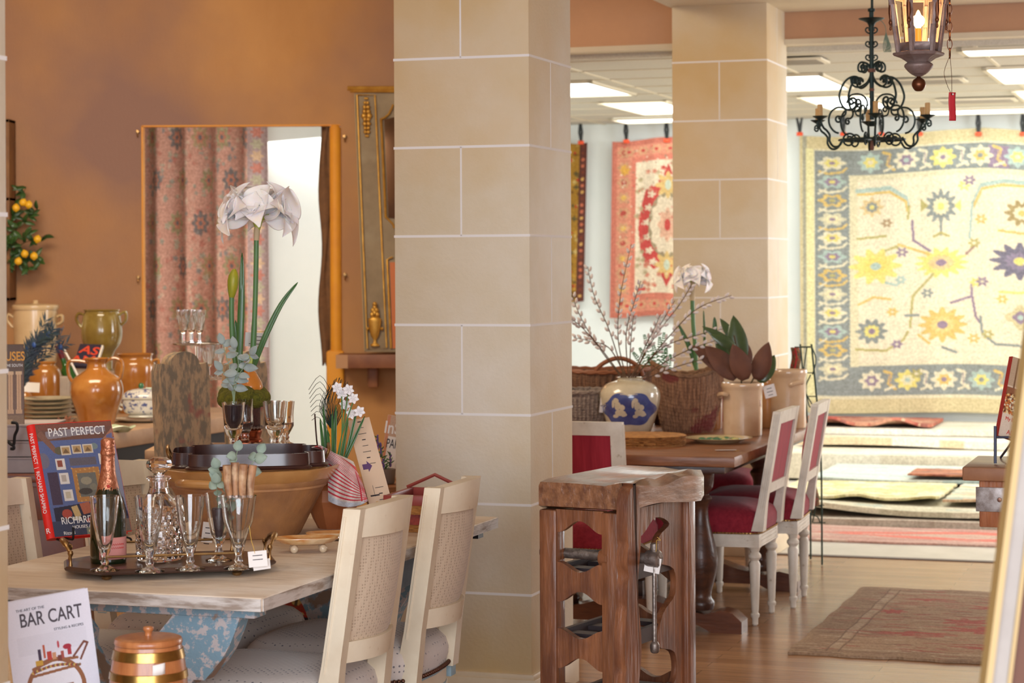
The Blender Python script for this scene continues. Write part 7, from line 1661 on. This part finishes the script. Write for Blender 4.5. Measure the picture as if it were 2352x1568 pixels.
b = MB(); b.lathe(sprof([(1*kl, zz_(210)), (9*kl, zz_(208)), (16*kl, zz_(196)), (13*kl, zz_(184)), (5*kl, zz_(178)), (5*kl, zz_(172)), (17*kl, zz_(171)), (6*kl, zz_(167))], 3), 24); b.build('finial', t, M_rust)
for i in range(6):
    a = 2*PI*i/6; c, s = math.cos(a), math.sin(a)
    b = MB(); b.tube([(46*kl*c, 46*kl*s, zz_(122)), (66*kl*c, 66*kl*s, zz_(-20))], 6.5*kl, 6); b.tube([(54*kl*c, 54*kl*s, zz_(60)), (59*kl*c, 59*kl*s, zz_(10))], 8*kl, 8); b.build('post', t, M_lt)
    b = MB(); b.sharp = 60; b.lathe(sprof([(1.5*kl, -.055), (3*kl, -.05), (2*kl, -.04), (5*kl, -.03), (3*kl, -.02), (5*kl, 0), (4*kl, .05)], 2), 10, (64*kl*c, 64*kl*s, zz_(30))); b.build('baluster_drop', t, M_rust)
    a2 = a+PI/3; c2, s2 = math.cos(a2), math.sin(a2)
    b = MB(); q1, q2, q3, q4 = [Vector(v) for v in ((44*kl*c, 44*kl*s, zz_(118)), (44*kl*c2, 44*kl*s2, zz_(118)), (63*kl*c2, 63*kl*s2, zz_(-20)), (63*kl*c, 63*kl*s, zz_(-20)))]; m_ = (q1+q2+q3+q4)/4; f = .72
    rim = [q1, q2, q3, q4]; inn = [m_+(q-m_)*f for q in rim]
    b.ring_surface([[q for q in rim], inn], cap=False); b.build('pane_frame', t, M_lt, sol=.004)
    b = MB(); b.face(inn); b.build('pane', t, mat('lantern_glass', (255, 250, 244), rough=.02, trans=1, ior=1.05), sol=.0)
b = MB(); b.ring_surface([hexr(68, -20), hexr(72, -26), hexr(50, -60), hexr(20, -90), hexr(6, -100)]); b.build('roof', t, M_lt)
b = MB(); b.tube([(0, 0, zz_(-98)), (0, 0, 2.95-O.z)], .006, 8); b.build('hanging_rod', t, M_rust)
b = MB(); b.lathe([(7*kl, zz_(110)), (7*kl, zz_(66)), (6*kl, zz_(65))], 16); b.build('candle_sleeve', t, mat('amber_sleeve', (226, 130, 50), rough=.5, emit=((255, 130, 40), .5)))
b = MB(); b.lathe(sprof([(16*kl, zz_(122)), (17*kl, zz_(116)), (12*kl, zz_(108)), (6*kl, zz_(107))], 3), 18); b.build('candle_cup', t, M_rust)
b = MB(); b.sharp = 80; b.lathe(sprof([(5*kl, zz_(66)), (8*kl, zz_(58)), (9*kl, zz_(48)), (7*kl, zz_(36)), (3*kl, zz_(26)), (.6*kl, zz_(23))], 3), 18); b.build('bulb', t, mat('warm_bulb', (255, 230, 170), emit=((255, 196, 110), 14)))
pl = bpy.data.lights.new('lantern_light', 'POINT'); pl.energy = 9; pl.color = (1, .62, .25); pl.shadow_soft_size = .02; po = bpy.data.objects.new('lantern_light', pl); COL.objects.link(po); po.location = O+Vector((0, 0, zz_(48)))
po.location.z += .0
t = thing('tag_chain', 'thin chain and wire hanging beside the lantern', 'chain', P(2181, 2, YL_+.05)); O = t.location; b = MB(); zc = 2.95-O.z
y = zc
k_ = 0
while y > -.185:
    b.tube([(.008*math.cos(q) if k_ % 2 else 0, .008*math.cos(q) if not k_ % 2 else 0, y+.017*math.sin(q)) for q in [2*PI*i/12 for i in range(13)]], .0017, 5); y -= .028; k_ += 1
b.tube(spline([(0, 0, y+.02), (-.018, 0, y-.03), (-.010, 0, y-.07), (.006, 0, -.30+.0)], 4), .0008, 4); b.tube([(0, 0, y+.03), (.006, 0, y-.05), (.006, 0, -.30)], .0008, 4); b.build('links', t, M_rust)
t = thing('hanging_tag', 'bright red paper tag hanging on the wire below the lantern chain', 'tag', P(2187, 212, YL_+.05), .25); k7 = YL_/FPX
b = MB(); b.grid(lambda u, v: ((-8+17*u)*k7-(.0 if v < .5 else (v-.5)*.004), .004*math.sin(v*5), -66*k7*v), 4, 10); b.build('paper', t, mat('red_paper', (190, 40, 50), rough=.6), sol=.001)
b = MB(); b.lathe([(.002, -.001), (.003, 0), (.002, .001)], 10, (.002, -.002, -.006), Matrix.Rotation(PI/2, 3, 'X')); b.build('eyelet', t, M_card)

# ------------------------------------------------------------ right foreground: pine bench, book on stand, leaning frame
M_pine = mat('worn_pine', (176, 110, 68), (140, 80, 48), 5, stretch=(5, 5, .8), rough=.45, bump=.3, c3=(120, 66, 44), s3=5, coat=.2)
pz = .90; q0 = F(2210, 1072, pz)
t = thing('pine_bench', 'pine workbench with nailed metal corner strap at the right edge', 'bench', Vector((q0.x, q0.y, 0)), -TH)
b = MB(); b.box((.5, .22, pz-.022), (1.0, .44, .044), bev=.005); b.build('top', t, mat('pine_top', (160, 112, 78), (134, 88, 60), 6, stretch=(1, 6, 1), rough=.4, coat=.3))
b = MB(); b.box((.52, .22, pz-.12), (.94, .38, .15), bev=.004); b.build('body', t, M_pine)
b = MB(); b.box((.105, .027, pz-.105), (.13, .008, .078), bev=.001); b.build('metal_strap', t, mat('galvanised_strap', (176, 168, 164), (120, 106, 98), 26, rough=.5, metal=.6))
b = MB()
for x, z in ((.115, -.105), (.150, -.088), (.150, -.122)): b.lathe([(.008, 0), (.007, .004), (.001, .005)], 10, (x, .0225, pz+z), Matrix.Rotation(PI/2, 3, 'X'))
for o_ in (): pass
b.build('nail_heads', t, M_nail)
for x in (.15, .9):
    for y in (.08, .36): b = MB(); b.box((x, y, (pz-.195)/2), (.09, .07, pz-.195), bev=.004); b.build('leg', t, M_pine)
b = MB()
for x in (.125, .16): b.box((x, .042, .35), (.004, .004, .68))
b.build('leg_groove', t, M_darkoak)
Yk = q0.y+.12
t = thing('picture_book', 'cookery book with orange bottle and pasta on its cover, on an iron stand', 'book'); A_, B_, D_ = P(2326, 818, Yk+.05), P(2420, 812, Yk+.12), P(2292, 1000, Yk)
ex_ = (B_-A_); ex_.normalize(); ez_ = (A_-D_); h8 = ez_.length; ez_.normalize(); w8 = .20; ny = ez_.cross(ex_).normalized(); ex_ = ny.cross(ez_); t.matrix_world = Matrix(((ex_.x, ny.x, ez_.x, D_.x), (ex_.y, ny.y, ez_.y, D_.y), (ex_.z, ny.z, ez_.z, D_.z), (0, 0, 0, 1)))
b = MB(); b.m(mat('red_board', (176, 52, 44))).box((w8/2, .010, h8/2), (w8, .018, h8)); b.build('binding', t)
cv = Canvas(70, 96, (226, 206, 180), 1.6); cv.rect(0, 0, 70, 34, (196, 170, 140)); cv.rect(8, 0, 10, 40, (130, 96, 70)); cv.rect(20, 0, 22, 40, (150, 116, 86)); cv.rect(0, 36, 70, 66, (150, 100, 70))
rn = random.Random(4)
for q in range(260): cv.ell(rn.uniform(0, 34), rn.uniform(44, 68), 1.6, 1.2, rn.choice([(236, 206, 140), (110, 60, 40), (206, 120, 60), (240, 230, 200)]))
cv.poly([(30, 66), (36, 50), (50, 26), (54, 30), (44, 56), (42, 68)], (226, 96, 60)); cv.ell(38, 60, 7, 7, (206, 120, 60)); cv.rect(46, 30, 70, 68, (226, 220, 226)); cv.rect(0, 68, 70, 96, (232, 214, 192)); cv.noise(4)
cv.mesh('cover_picture', lambda u, v: (.001+(w8-.002)*u, -.0006, h8-.001-(h8-.002)*v), M_print, t)
join_meshes('cover_title', [lt('My Beverly Hills Kitchen', .017, w8*.5, h8*.235, -.0012), lt('ALEX HITZ', .022, w8*.42, h8*.075, -.0012)], mat('coral_letters', (206, 80, 66)), t)
t = thing('book_stand', 'blue grey iron stand holding the cookery book on the pine bench', 'stand', Vector((P(2287, 1045, Yk-.03).x, Yk-.03, pz))); O = t.location; b = MB(); K8 = lambda x, y, dy=0: P(x, y, Yk-.03+dy)-O
zb = lambda x, y: Vector((K8(x, y).x, K8(x, y).y, .001))
for x in (2286, 2333): b.tube([K8(x, 978), Vector((K8(x, 1045).x, 0, .003))], .0052, 8)
b.tube([K8(2286, 1004), K8(2370, 1004)], .004, 8); b.tube(spline([K8(2286, 1004), K8(2286, 1010, .05), K8(2286, 1012, .1)], 3), .004, 8)
b.tube([K8(2333, 1004), Vector((K8(2333, 1004).x, .22, .003))], .004, 8); b.build('frame', t, mat('slate_iron', (74, 78, 96), rough=.4, metal=.3))
Yf2 = 3.0; t = thing('framed_picture', 'cream and gilt frame leaning at the right picture edge', 'frame', P(2330, 1568, Yf2)); O = t.location; A_, B_ = P(2390, 560, Yf2+.12)-O, P(2223, 1900, Yf2-.02)-O
b = MB(); dirv = (B_-A_).normalized(); k9 = Yf2/FPX
def fband(off, w, mt, dy, name):
    b = MB(); sd = Vector((1, 0, 0)); R_ = [[A_+sd*off*k9+Vector((0, dy, 0)), A_+sd*(off+w)*k9+Vector((0, dy, 0)), A_+sd*(off+w)*k9+Vector((0, .04, 0)), A_+sd*off*k9+Vector((0, .04, 0))], [B_+sd*off*k9+Vector((0, dy, 0)), B_+sd*(off+w)*k9+Vector((0, dy, 0)), B_+sd*(off+w)*k9+Vector((0, .04, 0)), B_+sd*off*k9+Vector((0, .04, 0))]]; b.ring_surface(R_); b.build(name, t, mt)
fband(0, 15, mat('frame_gilt', (176, 148, 92), rough=.4), .0, 'gilt_edge'); fband(14, 40, mat('frame_cream', (158, 150, 142), (142, 132, 124), 6, rough=.5), .008, 'cream_band'); fband(52, 8, mat('frame_gilt', (226, 196, 130)), .002, 'inner_gilt'); fband(58, 300, mat('frame_brown', (96, 58, 40)), .012, 'backing')
fz_ = B_.z
